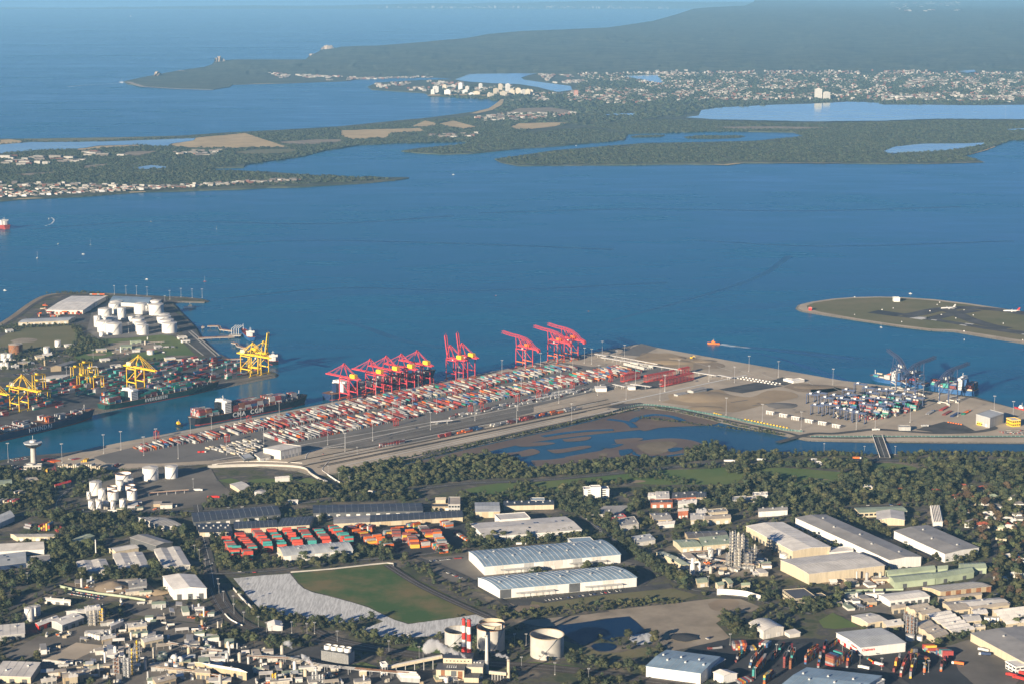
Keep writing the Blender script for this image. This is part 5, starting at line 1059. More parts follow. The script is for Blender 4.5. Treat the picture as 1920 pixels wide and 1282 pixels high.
ground('pond', 'n', '1200 790 1500 755 1700 725 1900 702 1965 745 2060 838 1990 850 1920 870 1780 880 1800 905 1760 920 1650 880 1600 920 1510 950 1420 900 1340 840 1280 800', 'pond'); ground('round_basin', 'n', '1580 955 1620 935 1700 928 1780 940 1800 965 1760 992 1690 1000 1620 990', 'pond', 3); ground('tarp_cover', 'o', '180 900 200 862 340 840 410 890 350 905 380 925 250 950', 'tarp')
ground('lot_grass', 'o', '0 600 0 520 250 490 560 465 760 520 640 560 400 590 150 610', 'grass_dry'); ground('dirt_bank', 'n', '920 590 1100 570 1400 560 1920 490 2350 480 2150 520 1920 540 1560 620 1150 665 950 680', 'grass_dry'); ground('dirt_bank', 'n', '850 570 960 600 1130 600 1180 650 980 670 900 640', 'earth')
ground('warehouse_apron', 'n', '100 215 480 175 560 190 690 350 640 390 560 395 420 420 250 330 150 250', 'yard'); ground('warehouse_apron', 'n', '690 345 1000 325 1920 230 2150 255 2100 300 1830 260 1500 300 800 370 620 400', 'yard'); ground('warehouse_apron', 'n', '830 560 1060 545 1500 500 2250 420 2280 450 2000 490 1600 530 1180 590 1080 570 1060 610 940 610', 'asphalt'); ground('yard_painted_shadow', 'o', '100 110 300 240 440 340 300 440 240 440 240 250 100 230', 'asphalt')  # last sheet: the warehouses' cast shadow laid on the ground as darker asphalt
ground('container_yard', 'h', '330 1090 480 1010 1000 990 1500 970 1700 960 2300 930 2500 960 2560 1100 2420 1200 2000 1240 1560 1200 1480 1120 800 1160 640 1200 620 1290 420 1290', 'asphalt_dark'); ground('container_yard', 'o', '640 1000 720 960 1040 890 1320 905 1760 890 2000 930 2150 880 2450 930 2700 970 2750 1000 3150 1120 3100 1320 1000 1320 1020 1180 800 1200 1020 1070', 'asphalt_dark')
ground('lorry_park', 'p', '1240 960 1440 900 1650 1000 1850 1130 1900 1190 1840 1282 1500 1300 1350 1160 1300 1020', 'yard'); ground('tank_depot_yard', 'g', '780 720 900 600 1240 470 1900 470 1950 560 2050 660 2000 760 1700 820 1200 880 800 830', 'yard'); ground('depot_yard', 'h', '100 690 360 640 420 700 300 760 120 740', 'yard')
ground('roundabout_lawn', 'h', '540 580 640 560 830 560 880 590 760 630 640 620', 'grass', 3); ground('roundabout_lawn', 'h', '960 570 1100 550 1240 600 1160 620', 'grass', 2); ground('roundabout_lawn', 'h', '280 575 400 555 500 590 440 610', 'grass', 2)
ground('scrap_yard', 'p', '110 400 330 370 640 350 760 420 830 460 600 470 330 460', 'earth'); ground('scrap_yard', 'p', '290 620 420 520 640 520 760 600 900 640 860 700 600 660 380 690', 'yard'); ground('grass_mound', 'p', '160 740 280 670 420 740 500 790 300 810 200 800', 'grass')
ground('works_yard', 'l', '540 420 900 400 1260 420 1420 560 1330 590 1000 540 620 480', 'earth'); ground('works_yard', 'l', '1000 560 1560 590 1760 610 1900 690 1900 780 1500 740 1140 690', 'yard'); ground('refinery_yard', 'l', '300 900 700 780 1300 720 1900 790 1900 1300 0 1300 0 1100 360 1100', 'yard'); ground('concrete_slab', 'l', '0 1045 130 980 330 868 610 900 180 1085', 'yard'); BF.append(EXCL[-1]); ground('concrete_slab', 'l', '365 1080 650 925 885 952 560 1118', 'pavement'); BF.append(EXCL[-1]);  ground('refinery_yard', 'm', '0 850 200 900 500 980 1000 960 1300 1090 1900 1180 2450 1200 2450 1300 0 1300', 'asphalt'); ground('works_lawn', 'm', '1240 1120 1370 1090 1510 1140 1400 1165', 'grass'); ground('works_lawn', 'n', '0 960 120 940 330 980 300 1020 100 1000 0 1000', 'grass'); ground('works_lawn', 'n', '920 1100 1100 1090 1400 1120 1700 1180 1680 1215 1300 1150 1000 1130', 'grass'); ground('plant_yard', 'j', '1000 1040 1300 1000 1500 1040 1660 1000 1750 1000 1850 1180 1800 1248 1150 1248 1080 1160', 'gravel'); ground('car_park', 'g', '90 380 240 355 500 350 640 400 540 470 300 500 0 480 0 420', 'asphalt'); ground('car_park', 'g', '600 985 830 970 900 1005 760 1020 640 1015', 'asphalt')
# roads
def road(s, w_, m_='asphalt', fr='z', line=True, dz=0.0):
    zc[0] += .012; pts = smooth_line(P(fr, s)); strip('road', pts, w_, zc[0] + dz, m_)
    g = [G(x, y, ZM) for x, y in pts]
    for a, b in zip(g[:-1], g[1:]):
        d = (b - a); n_ = Vector((-d.y, d.x, 0)).normalized() * (w_/2 + 2.5); EXCL.append([(p.x, p.y) for p in (a - n_, b - n_, b + n_, a + n_)])
    if line: zc[0] += .008; strip('road_marking', pts, .45, zc[0] + .02 + dz, 'lane')
road('2300 866 1920 866 1720 862 1560 863 1450 866 1340 867 1250 876 1140 888 1000 900 880 905 760 918 690 925 620 936', 16); road('1655 862 1660 855', 22, line=False)
road('-100 970 60 964 150 958 300 958 400 956 500 948 620 936', 12); road('112 962 105 945 118 925 150 905 200 890 300 877 400 868', 9); road('640 925 610 905 590 890 570 872 585 855 620 846 700 832 900 790', 13); road('400 868 470 866 540 866 575 872', 10)
road('1080 960 1180 1030 1260 1085 1300 1105', 9); road('1300 1105 1400 1120 1460 1135 1520 1150', 9); road('370 945 380 1000 395 1060 402 1100', 13); road('400 1075 520 1068 640 1052 780 1040 830 1032', 9); road('1850 990 1865 1030 1840 1075 1780 1110 1700 1120', 8, line=False); road('1500 1000 1560 1060', 6, line=False); road('1240 965 1320 975 1400 975 1480 965 1600 950 1720 945 1900 940', 7, line=False); road('0 1010 120 1000 260 985 330 975', 7, line=False); road('780 1045 830 1062 880 1085 940 1125 960 1140', 8, line=False); road('0 1150 80 1110 140 1080 200 1065 300 1060', 7, line=False); road('820 1232 980 1248 1150 1268 1300 1290', 6, line=False); road('1560 1200 1640 1240 1700 1282', 8, line=False)
g = G(*P1('h', 1150, 442), ZT); t = thing('roundabout', 'paved roundabout island beside the pale terminal shed', 'roundabout', (g.x, g.y, ZM)); MB().cyl(0, 0, .2, 24, .3, 28).build('carriageway', 'asphalt', t); MB().cyl(0, 0, .2, 11, .75, 24).build('island', 'gravel', t)
for s, w_ in (('402 1100 415 1130 440 1160 480 1180 540 1194 640 1208 760 1224 900 1242 1020 1250 1160 1266 1300 1285', 22), ('590 1180 640 1200 760 1222', 12), ('726 1058 780 1092 840 1122 930 1162', 12)):
    zc[0] += .012; pts = smooth_line(P('z', s)); strip('railway_bed', pts, w_, zc[0], 'ballast'); gg = [G(x, y, ZM) for x, y in pts]
    for a, b in zip(gg[:-1], gg[1:]): d = b - a; n_ = Vector((-d.y, d.x, 0)).normalized() * (w_/2 + 3); EXCL.append([(p.x, p.y) for p in (a - n_, b - n_, b + n_, a + n_)])
    for off in (-w_*.28, -w_*.2, w_*.2, w_*.28):
        zc[0] += .004; gs = [G(x, y, zc[0] + .15) for x, y in pts]; q = []
        for i, p in enumerate(gs): d = gs[min(i+1, len(gs)-1)] - gs[max(i-1, 0)]; q.append(PX(p + Vector((-d.y, d.x, 0)).normalized()*off))
        strip('rail', q, .35, zc[0] + .15, 'steel')
# viaduct walls beside the roundabout, bridge over the canal
def wallrun(label, fr, s, h, m_='concrete', th=.8, z0=ZM, name='retaining_wall', pan=None):
    g = [G(*q, z0) for q in smooth_line(P(fr, s), 3)]; t = thing(name, label, 'wall', g[0])
    for a, b in zip(g[:-1], g[1:]):
        a2, b2 = a - g[0], b - g[0]; a2.z = b2.z = h/2; MB().bar(a2, b2, th, h).build('wall_panel', m_, t)
wallrun('curved pale concrete viaduct wall leading to the roundabout', 'h', '190 465 400 455 620 452 900 460 1060 480 1120 530 1240 600', 4.5, 'concrete'); wallrun('low pale parapet along the upper viaduct edge', 'h', '230 440 420 418 640 412 900 420 1040 428', 2, 'roof_white'); wallrun('pale parapet curving right of the roundabout', 'h', '1280 410 1220 480 1260 520 1400 610 1600 690', 2, 'roof_white'); wallrun('parapet curving left of the roundabout', 'h', '1070 390 1090 340 1180 305 1420 275', 2, 'roof_white'); wallrun('curved white noise wall behind the bare lot', 'o', '928 520 1050 525 1180 540 1300 575', 8, 'white'); wallrun('white boundary wall along the green field', 'm', '750 330 1100 302 1575 252 1625 280', 1.6, 'concrete'); wallrun('pale fence wall beside the railway yard', 'm', '262 470 340 560 435 650', 2.5, 'roof_light'); wallrun('curved white fence beside the works railway', 'm', '190 690 240 740 340 790', 2.2, 'roof_white'); wallrun('long pale green fence beside the rubble heap', 'l', '510 455 640 485 800 512 900 525 1060 545 1240 575', 3, 'roof_green'); wallrun('pale green fence behind the scrap yard', 'p', '300 492 600 486 880 480', 2.5, 'roof_green')
A, B = G(*P1('f', 600, 850), ZT), G(*P1('f', 665, 1045), ZM); d = B - A; rz = math.atan2(d.y, d.x); L_ = (B - A).length + 12; mid = (A + B)/2
t = thing('road_bridge', 'grey road bridge crossing the canal to the terminal', 'bridge', (mid.x, mid.y, 0), rz); MB().box(0, 0, 2.3, L_, 17, 1.2).build('deck', 'asphalt', t)
for s in (-1, 1): MB().box(0, s*8.2, 3.5, L_, .6, 1.4).build('parapet', 'roof_white', t)
MB().box(0, 0, 3.5, L_, .5, .05).build('road_marking', 'lane', t)
for i in range(6): MB().box(-L_/2 + (i + .5)*L_/6, 0, -1, 1.6, 15, 3.3).build('pier', 'concrete', t)
# ================================================================== NEAR SHORE: WAREHOUSES
S = shed
S('long dark solar roof warehouse with white loading doors, left one', 'h', '65 950 845 880 45 870', 7, 'gable', 1.2, 'wall_dark', 'roof_dark', doors=9, seams=14, dh=4.5)
S('cream walled shed with dark roof and roof vents', 'h', '115 1043 412 1038 85 965', 7, 'gable', 1, 'cream', 'roof_dark', vents=9, panels=(6, ('cream', 'offwhite'))); S('dark roofed warehouse bay behind the coral containers', 'h', '430 1012 815 992 425 950', 7, 'gable', 1, 'cream', 'roof_dark', seams=9); S('dark roofed warehouse bay beside the yard mast', 'h', '818 992 1105 975 860 915', 7, 'gable', 1, 'cream', 'roof_dark', seams=7)
S('longest dark solar roof warehouse with a row of white doors', 'h', '1140 870 2125 848 1140 800', 7, 'gable', 1.2, 'wall_dark', 'roof_dark', doors=11, seams=16, dh=4.5); S('grey roofed end bay of the cream walled warehouse', 'h', '1325 965 1650 950 1325 905', 7, 'gable', 1, 'cream', 'roof_grey', seams=6); S('dark roofed cream walled warehouse above the orange containers', 'h', '1654 950 2485 905 1654 890', 7, 'gable', 1, 'cream', 'roof_dark', seams=16, panels=(9, ('cream', 'wall_tan')))
S('square grey ribbed shed beside a tall tree', 'i', '920 858 1138 855 915 775', 9, 'gable', 1.5, 'cream', 'roof_steel', seams=6, panels=(4, ('cream', 'wall_tan'))); S('tan two storey office beside the dark warehouse', 'i', '675 795 780 795 677 728', 12, 'flat', 1, 'wall_grey', 'roof_tan', windows=4, floors=2, name='office_building', cat='office'); S('low brown shed between office and trees', 'i', '530 815 690 815 530 788', 5, 'flat', 1, 'wall_tan', 'roof_charcoal', doors=3); S('small gabled cream house behind the office', 'i', '560 752 650 750 565 735', 6, 'gable', 2.5, 'cream', 'roof_tan', name='gabled_house', cat='house')
S('long dark roofed cream shed with white roof domes', 'i', '1175 803 1625 793 1175 762', 7, 'gable', 1, 'cream', 'roof_dark', vents=7); S('small blue roofed store behind the long dark shed', 'i', '1420 757 1540 757 1420 735', 7, 'flat', 1, 'offwhite', 'roof_blue')
S('large pale roofed factory with dark roof lights', 'i', '1000 1085 1875 1018 870 965', 9, 'gable', 2.2, 'white', 'roof_light', sky=10, side_doors=3); S('pale raised bay on the back of the roof light factory', 'i', '1140 935 1412 915 1137 907', 11, 'flat', 1, 'white', 'roof_light', seams=5, depth=30)
S('blue roofed warehouse with pale ribs, farther of the twin pair', 'n', '675 280 1835 175 540 150', 12, 'arch', 3, 'white', 'roof_blue', strips=26, sw=.8, vents=10, panels=(14, ('white', 'offwhite', 'roof_light', 'white', 'wall_grey')), doors=7, canopy=2); S('low blue roofed back annex of the farther twin warehouse', 'n', '1420 78 1610 66 1385 42', 12, 'flat', 1, 'offwhite', 'roof_blue')
S('blue roofed warehouse with pale ribs, nearer of the twin pair', 'n', '805 475 1972 372 620 375', 12, 'arch', 3, 'white', 'roof_blue', strips=26, sw=.8, vents=9, panels=(12, ('wall_dark', 'white', 'white', 'offwhite', 'roof_light', 'white')), canopy=2, doors=4)
S('grey arched roof shed beside the coral container stacks', 'm', '690 190 1280 140 635 115', 9, 'arch', 4, 'cream', 'roof_steel', strips=12, sw=.5, vents=2, panels=(9, ('white', 'wall_grey'))); S('small pale porch on the end of the arched shed', 'm', '630 165 690 180 590 150', 6, 'mono', 1, 'cream', 'roof_light', depth=16, name='porch', cat='shed')
S('white office block with dark window bands beside the golf course', 'j', '170 468 395 465 160 443', 15, 'flat', 1, 'white', 'roof_light', windows=1, floors=5, name='office_block', cat='office'); S('white plant room on the roof of the banded office block', 'j', '230 450 320 448', 19, 'flat', 1, 'white', 'roof_white', depth=12, name='plant_room', cat='plant room', z0=ZM)
for a in (('white roofed works beside the brick shed', 'j', '745 530 830 528 750 505', 7, 'offwhite', 'roof_white'), ('grey roofed hall behind the brick shed', 'j', '820 548 935 545 815 495', 8, 'offwhite', 'roof_light'), ('brick shed with three dark gables', 'j', '770 590 965 585 765 560', 7, 'brick', 'roof_charcoal'), ('long dark roofed brick factory', 'j', '960 545 1180 530 965 505', 7, 'brick', 'roof_charcoal'), ('dark roofed office with tan wall beside the brick factory', 'j', '1180 535 1268 530 1175 490', 8, 'wall_tan', 'roof_dark'), ('white arched shed below the brick factory', 'j', '1015 600 1180 585 1020 565', 5, 'white', 'roof_white'),
          ('small brick and cream tower block', 'j', '1015 660 1105 655 1015 640', 12, 'brick', 'roof_light'), ('cream works with open roof vents', 'j', '1130 740 1260 730 1125 680', 7, 'cream', 'roof_light'), ('long cream works beside the roof vents', 'j', '1260 735 1490 722 1250 700', 8, 'cream', 'roof_tan'), ('grey roofed cream hall with pale awning', 'j', '1185 680 1270 670 1175 645', 8, 'cream', 'roof_white'), ('grey flat roofed hall beside the awning hall', 'j', '1290 680 1462 665 1270 650', 8, 'cream', 'roof_grey'), ('pale blue roofed works among trees', 'j', '1510 565 1625 555 1510 535', 7, 'offwhite', 'roof_steel'), ('pale roofed annex of the blue roofed works', 'j', '1625 560 1748 550 1620 533', 7, 'cream', 'roof_light'), ('white building behind the blue roofed works', 'j', '1690 525 1820 520 1690 495', 6, 'white', 'roof_white'), ('white sided shed at the tree edge', 'j', '1740 665 2000 650 1735 635', 8, 'white', 'roof_grey'),
          ('grey roofed shed hidden among dark trees', 'j', '235 690 465 685 350 625', 6, 'offwhite', 'roof_grey'), ('red fronted shed below the grey roofed one', 'j', '430 725 548 712 400 700', 7, 'red', 'roof_grey'), ('grey gabled shed with red corner', 'j', '500 800 660 775 460 735', 7, 'offwhite', 'roof_grey'), ('shaded grey roof right of the red corner shed', 'j', '800 740 962 735 760 680', 6, 'wall_tan', 'roof_grey'), ('broken white roof shed among trees', 'j', '840 785 980 775 850 755', 5, 'white', 'roof_white'), ('dark roofed tan shed beside the refinery columns', 'j', '1110 905 1465 888 1075 850', 8, 'wall_tan', 'roof_brown'), ('green roofed cream shed, left one beside the refinery', 'j', '1045 987 1228 977 970 922', 7, 'cream', 'roof_green'), ('green roofed cream shed, right one beside the refinery', 'j', '1230 972 1490 950 1200 908', 7, 'cream', 'roof_green'), ('long green shed in the shade of the tree row', 'j', '1050 1145 1115 1140 820 1030', 6, 'cream', 'roof_green'), ('pale plant building below the tree row', 'j', '650 940 810 915 600 900', 6, 'offwhite', 'roof_steel')):
    S(a[0], a[1], a[2], a[3], R.choice(('gable', 'gable', 'mono', 'flat')), 1.8, a[4], a[5], name='works_building', cat='building', seams=4, vents=R.randint(0, 3), doors=R.randint(2, 4))
S('large white roofed warehouse with cream end wall', 'k', '255 815 527 785 -80 635', 13, 'gable', 2, 'cream', 'roof_white', along='v', seams=12, side_doors=14, dmat='wall_dark'); S('pale ribbed roof warehouse with cream front wall', 'k', '372 980 917 918 168 880', 14, 'gable', 2, 'cream', 'roof_light', seams=20, panels=(8, ('cream', 'cream'))); S('long grey roofed warehouse with white walls', 'k', '950 880 1180 855 275 575', 13, 'gable', 2, 'white', 'roof_grey', along='v', vents=5); S('grey roofed warehouse with white door row, rightmost', 'k', '1350 835 1595 790 985 670', 12, 'gable', 1.5, 'white', 'roof_grey', along='v', vents=3, side_doors=14); S('white annex between two large pale warehouses', 'k', '520 830 690 815 520 795', 7, 'flat', 1, 'white', 'roof_white'); S('pale green roofed school wing', 'k', '735 540 1078 528 700 505', 7, 'gable', 1, 'cream', 'roof_green', name='school_wing', cat='building', windows=10); S('light gabled school hall', 'k', '862 590 1060 592 858 530', 8, 'gable', 3, 'cream', 'roof_light', name='school_hall', cat='building', along='v'); S('narrow white house row beside dark trees', 'k', '1265 610 1335 607 1245 495', 7, 'multi', 2, 'white', 'roof_white', n=6, along='v', name='terrace_row', cat='building')
for i, (q, nm) in enumerate((('945 985 1285 948 922 955', 'back'), ('990 1042 1280 1012 948 1000', 'front'), ('1285 1012 1560 965 1255 975', 'right'), ('1300 948 1370 943 1300 925', 'small'), ('1470 945 1650 938 1450 905', 'far right'))): S(f'pale green roofed factory bay, {nm} one of the green group', 'k', q, 8, 'gable', 2.5, 'roof_green', 'roof_green', name='factory_bay', cat='building', doors=2, dmat='wall_dark', seams=5)
S('brown ribbed wall shed with grey roof', 'p', '1200 492 1630 445 1045 455', 8, 'gable', 1.5, 'wall_tan', 'roof_grey', seams=12, panels=(10, ('wall_tan', 'rust'))); S('white garage building with open doors beside the scrap yard', 'p', '765 572 1105 532 670 520', 8, 'gable', 1.5, 'white', 'roof_white', doors=6, dmat='wall_dark', seams=8); S('tan shed below the brown ribbed shed', 'p', '1190 560 1550 518 1175 540', 6, 'gable', 1, 'cream', 'roof_tan', seams=8)
for i, (q, rf, kind, nn, lb) in enumerate((('1300 845 1490 812 1075 685', 'roof_white', 'multi', 6, 'cream factory with rows of white gables, largest'), ('1760 770 2050 735 1640 650', 'roof_white', 'multi', 5, 'cream factory with rows of white gables, rightmost'), ('1430 620 1785 590 1340 575', 'roof_light', 'gable', 1, 'long cream workshop with brown base'), ('1480 645 1785 605 1430 625', 'roof_tan', 'gable', 1, 'tan roofed workshop in front of the cream one'), ('1300 655 1450 640 1215 585', 'roof_tan', 'gable', 1, 'brown roofed workshop beside the alley'), ('1040 690 1200 660 900 620', 'roof_tan', 'multi', 3, 'weathered brown gabled works'), ('580 760 740 735 440 700', 'roof_light', 'gable', 1, 'cream workshop beside the grass mound'), ('740 790 885 770 700 745', 'roof_light', 'multi', 2, 'small cream twin gable workshop'), ('1150 890 1265 850 970 770', 'roof_tan', 'multi', 3, 'low tan works beside the steel columns'), ('1410 750 1545 735 1375 695', 'roof_light', 'gable', 1, 'white gabled shed beside the silo row'), ('1490 690 1600 675 1460 650', 'roof_white', 'gable', 1, 'small white gable above the silo row'), ('790 640 900 625 780 610', 'roof_tan', 'gable', 1, 'cream store behind the workshop yard'), ('1490 805 1580 795 1480 770', 'roof_light', 'flat', 1, 'pale flat store beside the silos'))):
    S(lb, 'p', q, 7, kind, 1.8, 'cream', rf, name='factory', cat='factory', n=nn, vents=1, doors=2, dmat='wall_dark', seams=3)
rs = S('grey roofed depot with red and white walls and red lettering', 'p', '515 970 900 928 310 842', 11, 'gable', 1.5, 'white', 'roof_steel', seams=16, side_doors=4, dmat='red', panels=(3, ('white', 'white')))
def lettering(parent, text, size, loc, rz, m_='red'):
    cu = bpy.data.curves.new('lettering', 'FONT'); cu.body = text; cu.size = size; cu.extrude = .08; cu.offset = size*.02; cu.align_y = 'CENTER'; cu.materials.append(M[m_])
    tmp = bpy.data.objects.new('lettering', cu); COL.objects.link(tmp); me = bpy.data.meshes.new_from_object(tmp.evaluated_get(bpy.context.evaluated_depsgraph_get())); bpy.data.objects.remove(tmp)
    o = bpy.data.objects.new('sign_lettering', me); COL.objects.link(o); o.parent = parent; o.location = loc; o.rotation_euler = (math.pi/2, 0, rz)
a, b, c = [G(*q, 12) for q in P('p', '515 970 900 928 310 842')]; du = (b - a); rzu = math.atan2(du.y, du.x); dn = Vector((math.sin(rzu), -math.cos(rzu), 0)); lettering(rs, 'Chalmers', 4.2, tuple(du.normalized()*2 + dn*.3 + Vector((0, 0, 7.8))), rzu)
dv = (a - c); rzv = math.atan2(dv.y, dv.x); dn2 = Vector((math.sin(rzv), -math.cos(rzv), 0)); lettering(rs, 'Chalmers', 3.4, tuple((c - a).normalized()*20 + dn2*.4 + Vector((0, 0, 8))), rzv)
S('large grey roof distribution shed cut by the right edge', 'p', '1910 1095 2370 1030 1455 848', 10, 'gable', 1.5, 'cream', 'roof_grey', along='v', vents=2); S('pale office at the right edge beside red trucks', 'p', '1840 1140 1990 1120', 8, 'flat', 1, 'white', 'roof_white', depth=20, windows=4, floors=2, name='office', cat='office'); S('blue roofed white warehouse at the bottom, left one', 'o', '325 1128 790 1190 500 990', 13, 'gable', 2, 'white', 'roof_blue', vents=6, seams=9, panels=(4, ('white', 'white', 'white', 'offwhite')), strips=0); S('sloping grey awning on the blue roofed warehouse', 'o', '800 1190 1000 1070 790 1180', 9, 'mono', 1.5, 'wall_dark', 'roof_steel', depth=9, name='awning', cat='awning'); S('small white gabled shed beside the blue roofed warehouse', 'o', '985 1212 1100 1190 900 1180', 9, 'gable', 2, 'white', 'roof_white', along='v'); S('blue roofed white warehouse at the bottom, right one', 'p', '-170 1300 480 1375 60 1140', 13, 'gable', 2, 'white', 'roof_blue', vents=6, seams=9); S('pale annex at the end of the right blue roofed warehouse', 'p', '600 1300 720 1245 580 1235', 10, 'flat', 1, 'white', 'roof_white', depth=20)
S('cream arched shed beside the dark yard', 'o', '1325 830 1497 795 1203 760', 10, 'arch', 3, 'offwhite', 'roof_light', along='v', doors=2, seams=6); S('low awning on the end of the cream arched shed', 'o', '1500 830 1550 860 1490 800', 4, 'mono', 1, 'offwhite', 'roof_light', depth=14, name='awning', cat='awning'); S('flat roofed brown office with pale fin wall', 'o', '1595 560 1780 545 1488 482', 10, 'flat', 1, 'cream', 'roof_charcoal', windows=6, floors=2, name='office', cat='office'); S('lower dark roofed wing of the brown office', 'o', '1600 590 1895 552 1590 565', 7, 'flat', 1, 'cream', 'roof_brown', windows=6, name='office', cat='office', depth=22)
for q, lb in (('765 420 850 410 745 380', 'largest, beside the white chimney'), ('940 440 990 430 915 418', 'small, in the row of four'), ('1030 425 1065 415 975 385', 'gabled, in the row of four'), ('1140 440 1210 435 1135 425', 'lowest, in the row of four')): S('cream shed with green roof, ' + lb, 'o', q, 6, 'gable', 2, 'cream', 'roof_green', name='small_shed', cat='shed', doors=1)
S('tall white shed with open front beside the railway', 'l', '1480 478 1760 465 1388 362', 13, 'gable', 2.5, 'white', 'roof_white', along='v', doors=3, dmat='wall_dark', dh=7)
for q, lb in (('690 332 940 308 652 238', 'left'), ('1020 298 1275 282 960 172', 'middle'), ('1400 288 1620 265 1315 132', 'right')): S(f'twin grey roofed unit among trees, {lb} of three', 'l', q, 6, 'multi', 1.2, 'offwhite', 'roof_light', along='v', n=2, name='industrial_unit', cat='warehouse', seams=3, vents=2)
S('pale gabled unit above the three twin units', 'l', '985 152 1180 118 930 125', 6, 'gable', 2, 'cream', 'roof_light', name='industrial_unit'); S('grey gabled hall above the three twin units', 'l', '1330 102 1470 72 1110 32', 9, 'gable', 2, 'wall_dark', 'roof_grey', name='industrial_unit', along='v'); S('long pale sawtooth shed at the left edge', 'l', '-150 160 375 132 -150 100', 7, 'saw', 2, 'white', 'roof_light', n=2, name='industrial_unit'); S('grey panelled shed with blue base at the left edge', 'l', '-100 285 220 245 -100 190', 6, 'gable', 1.5, 'navy', 'roof_steel', sky=4, name='industrial_unit'); S('grey annex right of the blue based shed', 'l', '225 258 430 240 220 200', 5, 'flat', 1, 'wall_grey', 'roof_grey', name='industrial_unit')
for a in (('green roofed unit with red trim and garage doors', 'g', '155 1085 520 1082 95 1058', 6, 'cream', 'roof_grey', 5), ('green roofed corner unit beside the car park', 'g', '690 1135 850 1075 605 1120', 6, 'cream', 'roof_green', 0), ('dark gabled shed at the left edge above the trees', 'g', '-60 985 130 900 -100 930', 7, 'offwhite', 'roof_steel', 0), ('grey ribbed shed with graffiti wall below the tank depot', 'g', '1420 985 1660 990 1245 905', 7, 'offwhite', 'roof_grey', 2), ('red roofed shed beside the railway loop', 'g', '500 630 640 590 490 615', 5, 'cream', 'red', 2), ('green shed at the left edge below the car park', 'g', '-80 620 105 605 -80 580', 7, 'roof_green', 'roof_green', 0), ('tan low building among trees beside the red roof', 'g', '230 580 345 570 190 555', 4, 'cream', 'roof_tan', 2), ('cream terrace building among trees in the depot', 'h', '480 665 580 640 390 610', 5, 'cream', 'roof_light', 3), ('service station canopy beside the lawn', 'h', '800 560 930 548 795 545', 6, 'white', 'roof_white', 0), ('small white house below the tree belt', 'h', '915 765 1000 762 915 755', 5, 'white', 'roof_light', 1)):
    S(a[0], a[1], a[2], a[3], 'gable', 1.5, a[4], a[5], doors=a[6], seams=4, name='industrial_unit', cat='building')
for a in (('white roofed factory with open bays beside storage tanks', '530 780 715 712 440 745', 8, 'wall_grey', 'roof_white'), ('red walled annex of the white roofed factory', '330 785 500 722 302 762', 6, 'red', 'roof_white'), ('grey flat process building above the tank farm', '720 680 850 660 565 660', 7, 'wall_grey', 'roof_light'), ('tall grey process building with open top floor', '735 660 855 640 720 622', 13, 'wall_grey', 'roof_white'), ('grey box shed in the tank farm', '870 905 985 880 865 875', 6, 'wall_tan', 'roof_light'), ('cream shed right of the tank farm', '1230 925 1390 890 1200 895', 8, 'cream', 'roof_light'), ('cream tank building with sloping roof', '1100 800 1250 785 1090 775', 8, 'cream', 'roof_light'), ('white tower shed beside the round tanks', '945 790 1050 745 940 770', 10, 'offwhite', 'roof_white'), ('long white shed beside the car lines', '380 560 600 580 380 545', 5, 'offwhite', 'roof_light'), ('grey shed above the rubble heap', '1100 460 1250 440 1095 415', 8, 'wall_grey', 'roof_grey'), ('pale shed in the dark works yard', '1720 1010 1830 970 1715 1000', 5, 'offwhite', 'roof_light'), ('white roofed hall beside the spherical tanks', '1790 1130 2100 1180 1660 1095', 10, 'wall_tan', 'roof_white'), ('cream block below the white roofed hall', '1670 1180 1790 1190 1660 1140', 8, 'wall_tan', 'roof_tan'), ('green roofed cabin in the works', '1340 1070 1420 1050 1340 1045', 5, 'roof_green', 'roof_green'), ('large pale shed at the bottom left corner', '-60 1210 260 1220 30 1098', 8, 'cream', 'roof_light'), ('brown open roofed works at the bottom', '540 1230 770 1190 530 1190', 9, 'wall_tan', 'roof_tan'), ('curved grey shed at the left edge', '-100 880 210 850 -100 800', 6, 'wall_grey', 'roof_light'), ('cream cube building at the bottom edge', '590 1225 660 1215 590 1200', 12, 'cream', 'roof_light'), ('low white store at the bottom edge', '355 1260 480 1240 350 1240', 5, 'offwhite', 'roof_light'), ('tan warehouse at the bottom edge', '1330 1270 1500 1230 1300 1240', 8, 'wall_tan', 'roof_tan')):
    S(a[0], 'l', a[1], a[2], R.choice(('gable', 'mono', 'gable')), 1.6, a[3], a[4], name='works_building', cat='building', seams=4, vents=2, doors=3, dmat='wall_dark')
S('white railway hut beside the curved tracks', 'm', '560 800 680 790 550 755', 5, 'gable', 2.5, 'white', 'roof_white', name='small_hut', cat='hut', along='v'); S('white ribbed shed beside the conveyor', 'm', '1690 1220 1850 1230 1650 1170', 6, 'multi', 1.5, 'wall_grey', 'roof_white', n=3, name='works_building', cat='building')
